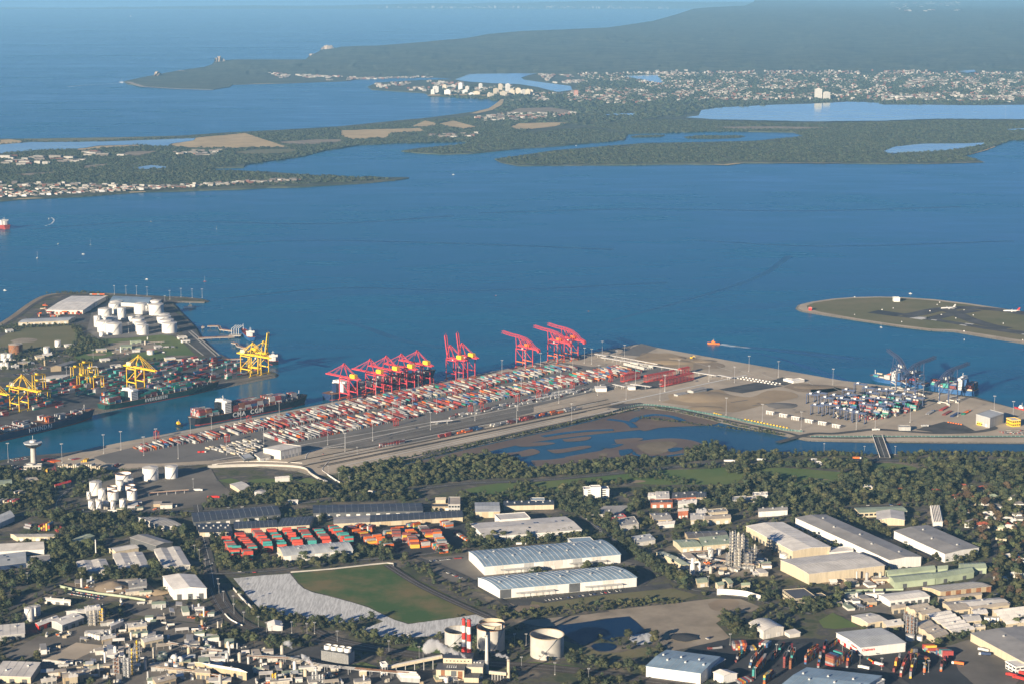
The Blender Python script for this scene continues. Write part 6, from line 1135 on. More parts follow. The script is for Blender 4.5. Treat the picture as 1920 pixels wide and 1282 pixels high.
# ================================================================== NEAR SHORE: TANKS, PLANT, YARDS
TN = 'white tanks of the near depot'
for cx, by, dz, hz, tp, lb in ((1343, 585, 142, 110, 'cone', 'widest, beside the container road'), (1535, 565, 115, 105, 'cone', 'beside the widest one'), (1100, 625, 142, 95, 'open', 'wide open topped, at the back'), (852, 715, 108, 115, 'cone', 'broad, at the left end'), (1077, 672, 66, 88, 'cone', 'slim, in front of the wide open topped one'), (1175, 640, 44, 70, 'cone', 'thin, right of the wide open topped one'), (1005, 720, 90, 80, 'open', 'open topped, in the middle'), (1010, 768, 95, 85, 'open', 'open topped, near the middle front'), (1168, 710, 88, 80, 'open', 'open topped, right of the middle'), (1182, 758, 90, 85, 'open', 'open topped, front right'), (797, 748, 38, 65, 'cone', 'thin, at the left end'), (912, 765, 64, 100, 'dome', 'domed slim, left of the middle'), (817, 838, 52, 72, 'dome', 'small domed, first in the front row'), (888, 838, 55, 72, 'dome', 'small domed, second in the front row'), (1014, 842, 42, 72, 'dome', 'small domed, third in the front row'), (1100, 838, 56, 84, 'dome', 'small domed, last in the front row'), (875, 770, 40, 20, 'cone', 'low, behind the front row')):
    tk('white depot tank ' + lb, 'g', cx, by, dz, hz, ZM, top=tp, group=TN, rim='rust' if tp == 'open' else None)
tk('large open grey white tank with rim, standing alone', 'n', 1210, 1078, 285, 175, top='open', wall='concrete', rim='wall_tan', rm='wall_grey', n=40); tk('large open tank with rusty inside and stained wall', 'n', 728, 1015, 235, 185, top='open', wall='concrete', rim='rust', rm='rust', n=40); tk('large brown grey open tank behind the striped chimneys', 'n', 440, 965, 215, 110, top='open', wall='wall_grey', rim='cream', rm='roof_charcoal', n=40); tk('pale tank rim behind the rusty tank', 'n', 735, 960, 215, 170, top='open', wall='cream', rm='wall_grey', n=40); tk('small round white tank on a stand beside the tarp field', 'n', 15, 900, 60, 40, stair=False)
tk('white flat tank beside the pale warehouse', 'o', 1505, 212, 78, 35); tk('twin grey process tank, left', 'j', 1312, 1085, 52, 75, wall='galv'); tk('twin grey process tank, right', 'j', 1382, 1062, 46, 55, wall='galv'); tk('tall white tank at the left works', 'l', 243, 748, 82, 105); tk('pale tank behind the tall white one at the left works', 'l', 300, 700, 75, 70); tk('low white round tank beside the service building', 'h', 655, 725, 100, 38)
for i in range(5): tk(f'white dome tank, {nth(i)} from the left in the front row', 'l', 735 + i*27, 885 + i*6, 32, 40, top='dome', group='tank farm row', stair=False, n=14)
for i in range(3): tk(f'white dome tank, {nth(i)} from the left in the back row', 'l', 870 + i*32, 880 - i*6, 34, 42, top='dome', group='tank farm back row', stair=False, n=14)
for x, y, lb in ((1033, 812, 'left'), (1068, 816, 'right')): tk(f'white upright tank on the roof deck, {lb} of two', 'l', x, y, 36, 44, stair=False, n=16, group='roof deck tanks')
for i in range(5): tk(f'white silo, {nth(i)} from the left in the row of five', 'p', 1585 + i*26, 768 + (i % 2)*4, 28, 52, stair=False, n=14, group='silo row')
for x, y, d_, h_, lb in ((945, 915, 75, 40, 'wide, below the steel columns'), (1025, 918, 50, 38, 'narrow, below the steel columns'), (1420, 1165, 36, 60, 'left of the sphere cluster'), (1455, 1150, 40, 75, 'tallest of the sphere cluster'), (1500, 1168, 48, 50, 'right of the sphere cluster')): tk('white process tank ' + lb, 'p' if y < 1000 else 'l', x, y, d_, h_, stair=False, n=18)
def sphere(label, fr, x, y, r):
    g = G(*P1(fr, x, y), ZM); t = thing('gas_sphere', label, 'tank', (g.x, g.y, ZM)); bm = bmesh.new(); bmesh.ops.create_uvsphere(bm, u_segments=16, v_segments=10, radius=r, matrix=Matrix.Translation((0, 0, r + 2))); me = bpy.data.meshes.new('shell'); bm.to_mesh(me); bm.free(); me.materials.append(M['white']); me.polygons.foreach_set('use_smooth', [True]*len(me.polygons)); inst('shell', me, t)
    for i in range(6): a = i*1.047; MB().bar((r*.8*math.cos(a), r*.8*math.sin(a), 0), (r*.8*math.cos(a), r*.8*math.sin(a), r + 2), .4).build('leg', 'galv', t)
sphere('white gas sphere in the works', 'l', 1540, 1115, 4); sphere('white gas sphere at the sphere cluster', 'l', 1488, 1105, 4.5)
# control tower of the port
g = G(*P1('g', 305, 430), ZM); t = thing('control_tower', 'concrete harbour control tower with wide dark cabin', 'tower', (g.x, g.y, ZM)); MB().cyl(0, 0, 0, 5, 27, 14, 4.2).build('shaft', 'concrete', t); mb = MB(); mb.cyl(0, 0, 27, 5, 4, 8, 13); mb.build('cabin_base', 'wall_dark', t); MB().cyl(0, 0, 31, 13, 3.6, 8, 14).build('window_band', 'glass_dark', t); MB().cyl(0, 0, 34.6, 15, 1.6, 8).build('roof', 'roof_steel', t); MB().cyl(0, 0, 36.4, 5, 3, 12).build('radar_room', 'white', t); MB().bar((0, 0, 39), (0, 0, 47), .5).build('aerial', 'galv', t); S('low base building of the control tower', 'g', '215 450 370 445', 6, 'flat', 1, 'concrete', 'roof_light', depth=14, windows=6, name='base_building', cat='building')  # cabin base coloured dark to carry its shade
# chimneys
def chimney(label, fr, x, y, h, r0, r1, bands=None, m_='offwhite', top=None, z0=ZM):
    g = G(*P1(fr, x, y), z0); t = thing('chimney', label, 'chimney', (g.x, g.y, z0)); bands = bands or [(m_, 1)]; tot = sum(b for _, b in bands); z = 0
    for c, k in bands:
        hh = h*k/tot; MB().cyl(0, 0, z, lerp(r0, r1, z/h), hh - .02, 16, lerp(r0, r1, (z + hh)/h)).build('band', c, t); z += hh
    mb = MB(); mb.cyl(0, 0, h - 1.5, r1 + 1, .3, 12); mb.cyl(0, 0, h, r1*.8, .8, 12); mb.build('platform', top or 'wall_dark', t); return t
st_ = [('wall_grey', 1.6), ('red', 1), ('white', 1), ('red', 1), ('white', 1), ('red', 1)]
chimney('red and white striped chimney, left of two', 'n', 500, 1110, 54, 2.9, 1.9, st_); chimney('red and white striped chimney, right of two', 'n', 545, 1135, 56, 3.2, 2.0, st_); chimney('slim pale chimney beside the rusty tank', 'n', 695, 1185, 44, 2.4, 1.5, [('wall_grey', 1), ('offwhite', 2)]); chimney('short cream chimney giving off steam', 'n', 880, 1245, 24, 2.0, 1.7, m_='cream'); chimney('thin white pole chimney among dark trees', 'l', 818, 165, 19, .9, .8, m_='white'); chimney('thin steaming stack in the works', 'm', 968, 1260, 17, 1.4, 1.2, m_='white'); chimney('tall thin mast chimney in the left works', 'l', 878, 690, 14, .8, .6, m_='galv'); chimney('grey stack beside the refinery frames', 'l', 1240, 1160, 14, 1.6, 1.4, m_='galv')
# boiler house
g = G(*P1('n', 380, 1255), ZM); t = thing('boiler_house', 'cream boiler house with rusty stained wall below the striped chimneys', 'building', (g.x, g.y, ZM), -.08)
for nm, x, y, z, sx, sy, sz, m_ in (('lower_hall', 0, 12, 0, 31, 20, 12, 'cream'), ('lower_roof', 0, 12, 12, 31.6, 20.6, .5, 'roof_charcoal'), ('upper_hall', 6, 32, 0, 32, 18, 18, 'cream'), ('upper_roof', 6, 32, 18, 32.8, 18.6, .6, 'roof_dark'), ('side_hall', 26, 24, 0, 18, 22, 12, 'cream'), ('side_roof', 26, 24, 12, 18.6, 22.4, .5, 'roof_grey'), ('front_annex', 24, 3, 0, 16, 14, 6, 'cream'), ('annex_roof', 24, 3, 6, 16.5, 14.5, .4, 'roof_charcoal'), ('rust_streak', -8, 1.8, 3, 4, .2, 8.9, 'rust'), ('rust_streak', 11, 1.8, 2, 5, .2, 9, 'rust'), ('painted_recess_shade', 4, 1.85, .2, 6, .15, 11, 'wall_dark')): MB().box(x, y, z, sx, sy, sz).build(nm, m_, t)  # the recess is a flat dark panel, its shade put into the colour
for i in range(7): MB().box(-6 + i*4, 22.7, 14.5, 1.2, .2, 1.2).build('window', 'glass_dark', t)
for i in range(5): MB().box(-4 + i*2.4, 12, 12.5, 1.2, 6, .4).build('roof_light', 'skylight', t)
for i in range(4): MB().cyl(21 + i*3.4, 26, 12.5, 1.1, 1.4, 10).build('roof_vent', 'galv', t)
tk('white upright tank in front of the boiler house', 'n', 352, 1275, 36, 45, stair=False, n=14, top='dome')
def conveyor(label, fr, p0, p1, z1, z2, w_=3.4):
    a, b = G(*P1(fr, *p0), z1), G(*P1(fr, *p1), z2); t = thing('conveyor', label, 'conveyor', (a.x, a.y, ZM)); o = Vector((a.x, a.y, ZM)); MB().bar(a - o, b - o, w_, 3).build('gallery', 'cream', t); MB().bar(a - o + Vector((0, 0, 1.7)), b - o + Vector((0, 0, 1.7)), w_ + .4, .3).build('roof', 'roof_light', t)
    for i in range(1, 6): p = lerp(a, b, i/6) - o; MB().bar((p.x, p.y, 0), (p.x, p.y, p.z - 1.5), .8).build('trestle', 'wall_grey', t)
conveyor('long cream conveyor gallery climbing to the boiler house', 'm', (1570, 1140), (2040, 1045), 8, 15); S('white transfer tower at the end of the conveyor', 'm', '1532 1118 1575 1112', 13, 'flat', 1, 'white', 'roof_white', depth=8, windows=2, name='transfer_tower', cat='tower'); conveyor('pipe bridge beside the cream steaming chimney', 'n', (715, 1180), (860, 1195), 9, 9, 2)
# cooling tower
a, b = G(*P1('m', 1010, 1090), ZM), G(*P1('m', 1240, 1125), ZM); d = b - a; rz = math.atan2(d.y, d.x); t = thing('cooling_tower', 'dark slatted cooling tower with four white fan stacks', 'cooling tower', a, rz); L_ = d.length; MB().box(L_/2, 8, 0, L_, 15, 13).build('casing', 'wall_grey', t); MB().box(L_/2, 8, 13, L_ + 1, 16, .6).build('deck', 'wall_dark', t)
for i in range(18): MB().box(L_/2, .35, .6 + i*.68, L_*.98, .3, .3).build('slat', 'wall_dark', t)
for i in range(4): MB().cyl(L_*(i + .5)/4, 8, 13.6, 4.2, 4.5, 18, 4.0, cap=False).build('fan_stack', 'white', t); MB().cyl(L_*(i + .5)/4, 8, 14, 3.9, .3, 14).build('fan', 'wall_dark', t)
# process columns and pipe racks
def lattice(label, fr, x, y, h, w_, cols=1, m_='pipe', deck='steel', grp=None):
    g = G(*P1(fr, x, y), ZM); t = thing('process_tower', label, 'process tower', (g.x, g.y, ZM), R.uniform(-.2, .3), grp); EXCL.append([(g.x + sx*w_*2, g.y + sy*w_*2) for sx, sy in ((-1, -1), (1, -1), (1, 1), (-1, 1))])
    for i in range(cols): xx = (i - (cols-1)/2)*w_*.55; r = w_*.2; hh = h*R.uniform(.8, 1.05); MB().cyl(xx, 0, 0, r, hh, 12, r*.9).build('column', m_, t); MB().cyl(xx, 0, hh, r*.9, r*.7, 12, r*.2).build('column_head', m_, t)
    n_ = max(2, int(h/4.5))
    for sx in (-1, 1):
        for sy in (-1, 1): MB().bar((sx*w_/2, sy*w_/2, 0), (sx*w_/2, sy*w_/2, h*.95), .45).build('post', deck, t)
    for k in range(1, n_): MB().box(0, 0, h*.95*k/n_, w_*1.25, w_*1.15, .35).build('platform', deck, t)
    mb = MB()
    for k in range(n_):
        z0, z1 = h*.95*k/n_, h*.95*(k+1)/n_
        for s in (-1, 1): mb.bar((-w_/2, s*w_/2, z0), (w_/2, s*w_/2, z1), .25); mb.bar((s*w_/2, -w_/2, z0), (s*w_/2, w_/2, z1), .25)
    mb.build('bracing', deck, t)
for x, y, h, w_, c, lb in ((1500, 1150, 50, 7, 1, 'tallest, left'), (1570, 1160, 47, 9, 2, 'wide, centre'), (1610, 1140, 38, 7, 1, 'rear, centre'), (1690, 1130, 26, 7, 2, 'short, right'), (1545, 1180, 30, 8, 2, 'low, front'), (1640, 1180, 24, 8, 1, 'low, front right'), (1470, 1170, 22, 6, 1, 'low, left')): lattice(f'lattice refinery tower beside the pale warehouses, {lb}', 'j', x, y, h, w_, c)
for x, y, h, w_, c, m_, lb in ((1130, 1200, 34, 5, 1, 'yellow', 'yellow slim, left'), (1172, 1130, 30, 5, 1, 'yellow', 'yellow slim, right'), (1000, 1215, 24, 6, 2, 'rust', 'rusty'), (1080, 1230, 26, 6, 2, 'galv', 'grey'), (1040, 1200, 18, 7, 2, 'pipe', 'pale'), (790, 780, 18, 8, 2, 'pipe', 'pale, above the tank farm'), (865, 770, 20, 6, 2, 'yellow', 'yellow, above the tank farm')): lattice(f'process tower in the bottom left works, {lb}', 'l', x, y, h, w_, c, m_)
for x, y, h, lb in ((915, 850, 24, 'left'), (950, 860, 28, 'middle'), (975, 850, 20, 'right'), (900, 780, 18, 'rear')): lattice(f'brown steel column beside the gabled factory, {lb}', 'p', x, y, h, 4, 1, 'rust')
for x, y, h, lb in ((955, 1270, 14, 'left'), (1010, 1275, 10, 'middle'), (610, 1270, 12, 'yellow')): lattice(f'process tower at the bottom edge, {lb}', 'm', x, y, h, 6, 2, 'yellow' if lb == 'yellow' else 'galv')
g = G(*P1('o', 720, 345), ZM); t = thing('scrubber', 'white scrubber column with thick bent duct', 'scrubber', (g.x, g.y, ZM)); MB().cyl(0, 0, 0, 3.4, 14, 16).build('vessel', 'white', t); MB().cyl(0, 0, 14, 2, 8, 14).build('stack', 'white', t); mb = MB(); mb.tube((2, 0, 16), (8, 0, 17), 1.3, 12); mb.tube((7.5, 0, 17.2), (9.5, 0, 15), 1.3, 12); mb.tube((9.3, 0, 15.6), (9.3, 0, 1), 1.3, 12); mb.build('duct', 'white', t)
def pipe_rack(label, fr, s, h=6, w_=5):
    g = [G(*q, ZM) for q in P(fr, s)]; t = thing('pipe_rack', label, 'pipe rack', g[0])
    for a, b in zip(g[:-1], g[1:]):
        a2, b2 = a - g[0], b - g[0]; d = (b2 - a2).normalized(); n_ = Vector((-d.y, d.x, 0)); k = max(2, int((b2 - a2).length/12))
        for i in range(5): MB().tube(a2 + n_*(i - 2)*w_*.22 + Vector((0, 0, h + (i % 2)*.8)), b2 + n_*(i - 2)*w_*.22 + Vector((0, 0, h + (i % 2)*.8)), .3, 6).build('pipe', R.choice(('pipe', 'galv', 'steel', 'rust')), t)
        for i in range(k): p = lerp(a2, b2, (i + .5)/k); mb = MB(); mb.bar(p + n_*w_/2, p + n_*w_/2 + Vector((0, 0, h)), .5); mb.bar(p - n_*w_/2, p - n_*w_/2 + Vector((0, 0, h)), .5); mb.bar(p - n_*w_/2 + Vector((0, 0, h - .6)), p + n_*w_/2 + Vector((0, 0, h - .6)), .5); mb.build('trestle', 'steel', t)
pipe_rack('long pipe rack crossing the bottom works', 'm', '380 1090 740 1110 1000 1170 1300 1200 1750 1240', 7, 7); pipe_rack('pipe rack beside the dark works yard', 'l', '1430 970 1600 1000 1900 1040'); pipe_rack('lower pipe rack at the bottom left', 'l', '1330 1180 1700 1220 1900 1260'); pipe_rack('short pipe rack below the pale slab', 'l', '370 1120 560 1140'); pipe_rack('pipe rack across the refinery with columns', 'j', '1230 1120 1400 1150 1700 1190', 7); pipe_rack('pipe rack left of the refinery columns', 'j', '1120 1060 1290 1050', 5); pipe_rack('pipe run on the tank depot quay', 'g', '1300 720 1700 690', 5, 3); pipe_rack('pipe rack along the peninsula tank farm', 'a', '1020 650 1300 610 1480 600', 5, 4)
def process_clutter(poly, fr, n_, zone):
    x0, x1 = min(p[0] for p in poly), max(p[0] for p in poly); y0, y1 = min(p[1] for p in poly), max(p[1] for p in poly); k = 0; tries = 0
    while k < n_ and tries < 4000:
        tries += 1; x, y = R.uniform(x0, x1), R.uniform(y0, y1)
        if not inside(poly, x, y): continue
        g = G(*P1(fr, x, y), ZM)
        if any(inside(e, g.x, g.y) for e in BF if abs(e[0][0] - g.x) < 300 and abs(e[0][1] - g.y) < 300): continue
        k += 1; kind = R.choice(('skid', 'drum', 'cabin', 'vessel', 'stack', 'cabin', 'bay')); rz = R.choice((0, 1.57)) + R.uniform(.1, .3); lb = {'skid': 'pale equipment skid', 'drum': 'white horizontal drum', 'cabin': 'small flat roofed cabin', 'vessel': 'upright pale vessel', 'stack': 'pile of pale boxes', 'bay': 'open sided lean-to'}[kind] + ' ' + zone
        t = thing({'skid': 'equipment_skid', 'drum': 'process_drum', 'cabin': 'cabin', 'vessel': 'process_vessel', 'stack': 'box_pile', 'bay': 'lean_to'}[kind], lb, {'skid': 'equipment', 'drum': 'drum', 'cabin': 'cabin', 'vessel': 'vessel', 'stack': 'boxes', 'bay': 'lean-to'}[kind], (g.x, g.y, ZM), rz, lb)
        m_ = R.choice(('offwhite', 'cream', 'galv', 'pipe', 'white', 'wall_grey', 'wall_tan'))
        if kind == 'skid': MB().box(0, 0, .2, R.uniform(4, 10), R.uniform(2, 5), .6).build('frame', 'steel', t); [MB().box(R.uniform(-3, 3), R.uniform(-1, 1), .8, R.uniform(1, 3), R.uniform(1, 2), R.uniform(1, 4)).build('unit', m_, t) for _ in range(3)]
        elif kind == 'drum': L_ = R.uniform(6, 12); MB().tube((-L_/2, 0, 2.6), (L_/2, 0, 2.6), 1.4, 12).build('shell', R.choice(('white', 'offwhite', 'galv')), t); [MB().box(s*L_*.3, 0, 0, 1, 2.2, 1.6).build('saddle', 'concrete', t) for s in (-1, 1)]
        elif kind == 'cabin': sx, sy, h = R.uniform(6, 26), R.uniform(5, 12), R.uniform(3, 6); MB().box(0, 0, 0, sx, sy, h).build('wall', m_, t); MB().box(0, 0, h, sx + .6, sy + .6, .35).build('roof', R.choice(('roof_light', 'roof_white', 'roof_grey', 'roof_green', 'roof_tan')), t); MB().box(-sx*.2, -sy/2 - .06, .1, 1.2, .1, 2.2).build('door', 'wall_dark', t)
        elif kind == 'vessel': r, h = R.uniform(1, 2.2), R.uniform(5, 13); MB().cyl(0, 0, .5, r, h, 12).build('shell', m_, t); MB().cyl(0, 0, h + .5, r, r*.5, 12, r*.2).build('head', m_, t); MB().cyl(0, 0, 0, r*1.3, .6, 10).build('plinth', 'concrete', t)
        elif kind == 'stack': [MB().box(R.uniform(-4, 4), R.uniform(-3, 3), R.choice((0, 0, 1.6)), R.uniform(1.5, 4), R.uniform(1.5, 3), 1.6, R.uniform(0, 1)).build('box', R.choice(('offwhite', 'cream', 'galv', 'brick', 'orange', 'wall_grey', 'navy')), t) for _ in range(6)]
        else:
            sx, sy = R.uniform(8, 18), R.uniform(5, 8); mb = MB(); mb.hexa([(-sx/2, -sy/2, 4), (sx/2, -sy/2, 4), (sx/2, sy/2, 5.2), (-sx/2, sy/2, 5.2)], [(-sx/2, -sy/2, 4.3), (sx/2, -sy/2, 4.3), (sx/2, sy/2, 5.5), (-sx/2, sy/2, 5.5)]); mb.build('roof', R.choice(('roof_light', 'roof_white', 'roof_steel', 'roof_tan')), t)
            [MB().bar((x_*sx*.48, y_*sy*.46, 0), (x_*sx*.48, y_*sy*.46, 4.5 + y_*.5), .35).build('post', 'steel', t) for x_ in (-1, 0, 1) for y_ in (-1, 1)]
process_clutter([(300, 900), (700, 790), (1300, 720), (1900, 790), (1900, 1280), (100, 1280), (360, 1110)], 'l', 170, 'in the bottom left works'); process_clutter([(0, 900), (500, 1000), (900, 1060), (1300, 1200), (2350, 1210), (2400, 1290), (0, 1290)], 'm', 95, 'in the bottom works'); process_clutter([(1080, 1080), (1280, 1040), (1480, 1100), (1750, 1060), (1840, 1200), (1800, 1250), (1150, 1250)], 'j', 55, 'around the refinery columns'); process_clutter([(130, 400), (640, 360), (800, 450), (330, 455)], 'p', 22, 'in the scrap yard'); process_clutter([(290, 620), (420, 530), (640, 530), (740, 610), (600, 650)], 'p', 22, 'in the lower scrap yard'); process_clutter([(560, 430), (900, 410), (1250, 430), (1400, 550), (1000, 530)], 'l', 18, 'in the rubble works'); process_clutter([(1000, 570), (1560, 600), (1880, 700), (1880, 770), (1140, 680)], 'l', 22, 'beside the railway works'); process_clutter([(780, 850), (1000, 780), (1300, 790), (1660, 810), (1200, 870)], 'g', 18, 'below the tank depot'); process_clutter([(1000, 580), (1450, 560), (1640, 620), (1400, 720), (1000, 720)], 'a', 14, 'on the peninsula'); process_clutter([(100, 700), (460, 640), (600, 780), (300, 820), (80, 830)], 'a', 14, 'beside the rusty tank')
heap('pointed grey rubble heap in the works yard', 'l', 960, 460, 46, 44, 9, 'earth'); heap('pale rubble heap beside the works yard fence', 'l', 1340, 500, 30, 26, 4, 'sand'); heap('scrap metal heap beside the cream wall', 'p', 660, 400, 30, 26, 4, 'rust'); heap('dark coal heap in the bare lot', 'o', 650, 880, 34, 30, 2.5, 'asphalt_dark')
# ------------------------------------------------------------------ container yards on the near shore
KP = {'coral': 7, 'teal': 3}
for ri, (p0, p1, hm) in enumerate((((470, 1050), (600, 1185), 4), ((620, 1030), (740, 1165), 5), ((752, 1020), (865, 1150), 5), ((892, 1012), (1010, 1145), 5), ((1030, 998), (1130, 1125), 4), ((1170, 998), (1262, 1105), 4), ((1310, 1000), (1470, 1110), 5), ((345, 1085), (440, 1230), 5), ((430, 1160), (480, 1235), 5), ((510, 1200), (560, 1240), 5))):
    stack_rows('h', p0, p1, ZM, hm, 80, 1, KP, f'{nth(ri)} coral and teal stack row', zt=ZM + 9, hmin=3)
OP = {'orange': 5, 'maroon': 4, 'grey': 2, 'white': 2, 'navy': 1, 'yellow': 1, 'teal': 1}
for ri, (p0, p1, hm) in enumerate((((1440, 990), (1600, 1060), 3), ((1600, 1070), (1680, 1130), 3), ((1690, 1080), (1830, 1170), 4), ((1520, 985), (1690, 1000), 3), ((1800, 1030), (1850, 1060), 3), ((1870, 1010), (1900, 1100), 4), ((1910, 1000), (1990, 1110), 5), ((2000, 1040), (2060, 1100), 4), ((2020, 1100), (2060, 1160), 4), ((2120, 1010), (2190, 1090), 5), ((2200, 1010), (2260, 1090), 5), ((2110, 1120), (2160, 1150), 3), ((2240, 1150), (2320, 1200), 4), ((2270, 1110), (2320, 1180), 4), ((2310, 950), (2370, 975), 3), ((2000, 955), (2080, 975), 3))):
    stack_rows('h', p0, p1, ZM, hm, 85, 1, OP, f'{nth(ri)} stack row of the orange yard', zt=ZM + 5, hmin=2)
for i in range(9): g = G(*P1('h', 2420 + i*14, 1050 + i*9), ZM); put_box(g.x, g.y, ZM + .1, .9, 6.06, R.choice(('coral', 'orange', 'white')), 'in a line beside the pale factory', 'line')
DP = {'maroon': 4, 'yellow': 3, 'red': 3, 'grey': 3, 'blue': 2, 'teal': 2, 'white': 3, 'orange': 2, 'brown': 3}
for ri, (fr, p0, p1, hm, nac, ac) in enumerate((('o', (1060, 960), (1180, 950), 3, 1, 78), ('o', (1180, 965), (1260, 955), 1, 1, 78), ('o', (880, 960), (960, 955), 1, 1, 5), ('o', (1090, 1065), (1170, 985), 2, 1, 10), ('o', (1210, 1110), (1320, 990), 3, 1, 10), ('o', (1400, 1050), (1510, 930), 2, 1, 8), ('o', (1500, 1110), (1570, 1010), 5, 1, 10), ('o', (1550, 1120), (1590, 1050), 5, 1, 10), ('o', (1240, 1200), (1340, 1080), 4, 1, 8), ('o', (1340, 1250), (1420, 1200), 4, 1, 10), ('o', (1690, 1080), (1800, 1000), 4, 1, 8), ('o', (1790, 1110), (1870, 940), 4, 1, 8), ('o', (1720, 1010), (1780, 980), 3, 1, 8), ('o', (1880, 960), (1960, 900), 2, 1, 8), ('p', (250, 1110), (350, 1060), 5, 1, 80), ('p', (400, 1110), (440, 1050), 4, 1, 10), ('p', (940, 1200), (990, 1100), 5, 1, 8), ('p', (860, 1190), (930, 1090), 5, 1, 8), ('p', (800, 1150), (850, 1080), 4, 1, 8), ('p', (1060, 1150), (1110, 1080), 3, 1, 8), ('p', (940, 1040), (1060, 1090), 3, 1, 60), ('p', (1200, 1140), (1250, 1060), 3, 1, 10), ('p', (1080, 970), (1160, 1000), 3, 1, 60), ('p', (1170, 990), (1280, 1040), 3, 1, 60), ('o', (1100, 1250), (1230, 1215), 2, 1, 80), ('o', (1300, 930), (1390, 940), 2, 1, 80), ('p', (920, 1010), (1010, 1010), 2, 1, 75), ('p', (600, 1060), (690, 1110), 1, 1, 5), ('l', (1690, 665), (1800, 670), 1, 1, 85))):
    stack_rows(fr, p0, p1, ZM, hm, ac, nac, DP, f'{nth(ri)} row in the dark yard' if fr != 'l' else 'line beside the railway curve', hmin=max(1, hm - 2), zt=ZM + 3)
for p0, p1, hm, pal in (((535, 478), (975, 480), 5, {'cream': 8, 'white': 2}), ((375, 500), (440, 495), 4, {'yellow': 4, 'orange': 1, 'cream': 1}), ((450, 500), (520, 490), 4, {'cream': 3, 'maroon': 2, 'white': 2}), ((735, 395), (810, 392), 3, {'yellow': 5}), ((240, 470), (300, 440), 3, {'white': 2, 'red': 2}), ((1020, 440), (1080, 440), 2, {'maroon': 1, 'grey': 2}), ((70, 690), (250, 700), 3, {'cream': 5, 'white': 3}), ((0, 790), (170, 790), 4, {'red': 3, 'cream': 3, 'white': 2}), ((360, 1000), (470, 1000), 4, {'red': 3, 'yellow': 2, 'green': 1, 'blue': 1, 'maroon': 2}), ((240, 990), (300, 960), 2, {'red': 2, 'grey': 2, 'navy': 1}), ((500, 1015), (570, 1000), 2, {'yellow': 3, 'red': 2}), ((400, 375), (520, 400), 1, {'orange': 3, 'red': 1}), ((640, 370), (700, 380), 1, {'white': 2, 'grey': 1, 'red': 1})):
    stack_rows('g', p0, p1, ZM, hm, 75, 1, pal, 'stack row in the depots beside the dock entrance', hmin=max(1, hm - 2), zt=ZM + 3, step=3.4)
# ------------------------------------------------------------------ vehicles
def make_car(col):
    t = thing('parked_car', 'parked car', 'car', (0, 0, 0)); mb = MB(); mb.hexa([(-2.2, -.9, .35), (2.2, -.9, .35), (2.2, .9, .35), (-2.2, .9, .35)], [(-2.15, -.85, .95), (2.1, -.85, .85), (2.1, .85, .85), (-2.15, .85, .95)]); mb.build('body', col, t)
    mb = MB(); mb.hexa([(-1.6, -.8, .93), (.9, -.8, .9), (.9, .8, .9), (-1.6, .8, .93)], [(-1.2, -.65, 1.45), (.3, -.65, 1.45), (.3, .65, 1.45), (-1.2, .65, 1.45)]); mb.build('cabin', 'glass_dark', t)
    for x in (-1.4, 1.4):
        for y in (-.85, .85): MB().tube((x, y - .1, .33), (x, y + .1, .33), .33, 8).build('wheel', 'black', t)
    return t
M['car_silver'] = mat('car_silver', (.45, .46, .47), .35, .05, 1, .3); M['car_blue'] = mat('car_blue', (.04, .07, .2), .35, .05, 1)
protos = {}
CPK = [('l', (560, 505), (860, 555), 26, 2, 'in the long car lines of the works'), ('n', (190, 235), (480, 205), 18, 1, 'at the blue twin warehouses'), ('n', (330, 320), (480, 380), 12, 1, 'at the blue twin warehouses'), ('n', (1180, 570), (1880, 480), 22, 1, 'in front of the nearer twin warehouse'), ('g', (110, 400), (250, 380), 12, 2, 'below the control tower'), ('g', (70, 450), (230, 480), 10, 2, 'below the control tower'), ('h', (200, 380), (340, 410), 11, 2, 'beside the pale terminal shed'), ('f', (1700, 820), (1910, 830), 16, 2, 'at the right edge of the blue terminal'), ('f', (1760, 800), (1910, 800), 10, 1, 'at the right edge of the blue terminal'), ('g', (640, 1010), (830, 985), 12, 1, 'beside the green roofed units'), ('p', (1640, 520), (1740, 500), 8, 1, 'beside the street trees'), ('o', (840, 900), (880, 880), 3, 1, 'near the bare lot'), ('k', (1480, 600), (1700, 620), 10, 2, 'in the suburban street'), ('u', (300, 380), (600, 340), 20, 3, 'in the dark car park of the peninsula'), ('u', (180, 430), (480, 400), 16, 2, 'in the dark car park of the peninsula')]
for fr, p0, p1, n_, rows, lb in CPK:
    z = ZL if fr == 'u' else ZT if fr == 'f' else ZM
    for i in range(n_):
        for r in range(rows):
            if R.random() < .2: continue
            c = R.choice(('white', 'white', 'car_silver', 'car_silver', 'black', 'car_blue', 'red', 'offwhite')); p = lerp(Vector(p0), Vector(p1), (i + .5)/n_); g = G(*P1(fr, p.x, p.y), z + .25); d = G(*P1(fr, *p1), z) - G(*P1(fr, *p0), z); rz = math.atan2(d.y, d.x) + 1.5
            g += Vector((-d.y, d.x, 0)).normalized()*r*9; l_ = {'car_silver': 'silver', 'car_blue': 'dark blue', 'offwhite': 'cream'}.get(c, c) + ' car parked ' + lb
            if c not in protos: o = protos[c] = make_car(c); o.location = g; o.rotation_euler.z = rz; o['label'] = l_; o['group'] = l_
            else: place(protos[c], g, rz, l_, l_)
rd = {'the shore road': '1250 876 1450 866 1720 862 1920 866', 'the depot road': '150 958 300 958 500 948 620 936', 'the avenue': '372 960 380 1000 395 1060', 'the field road': '420 1074 520 1068 640 1052 780 1040', 'the warehouse lane': '1090 968 1180 1030 1260 1085', 'the viaduct': '600 898 572 874 620 846', 'the suburb street': '1480 965 1600 950 1720 945 1900 940'}
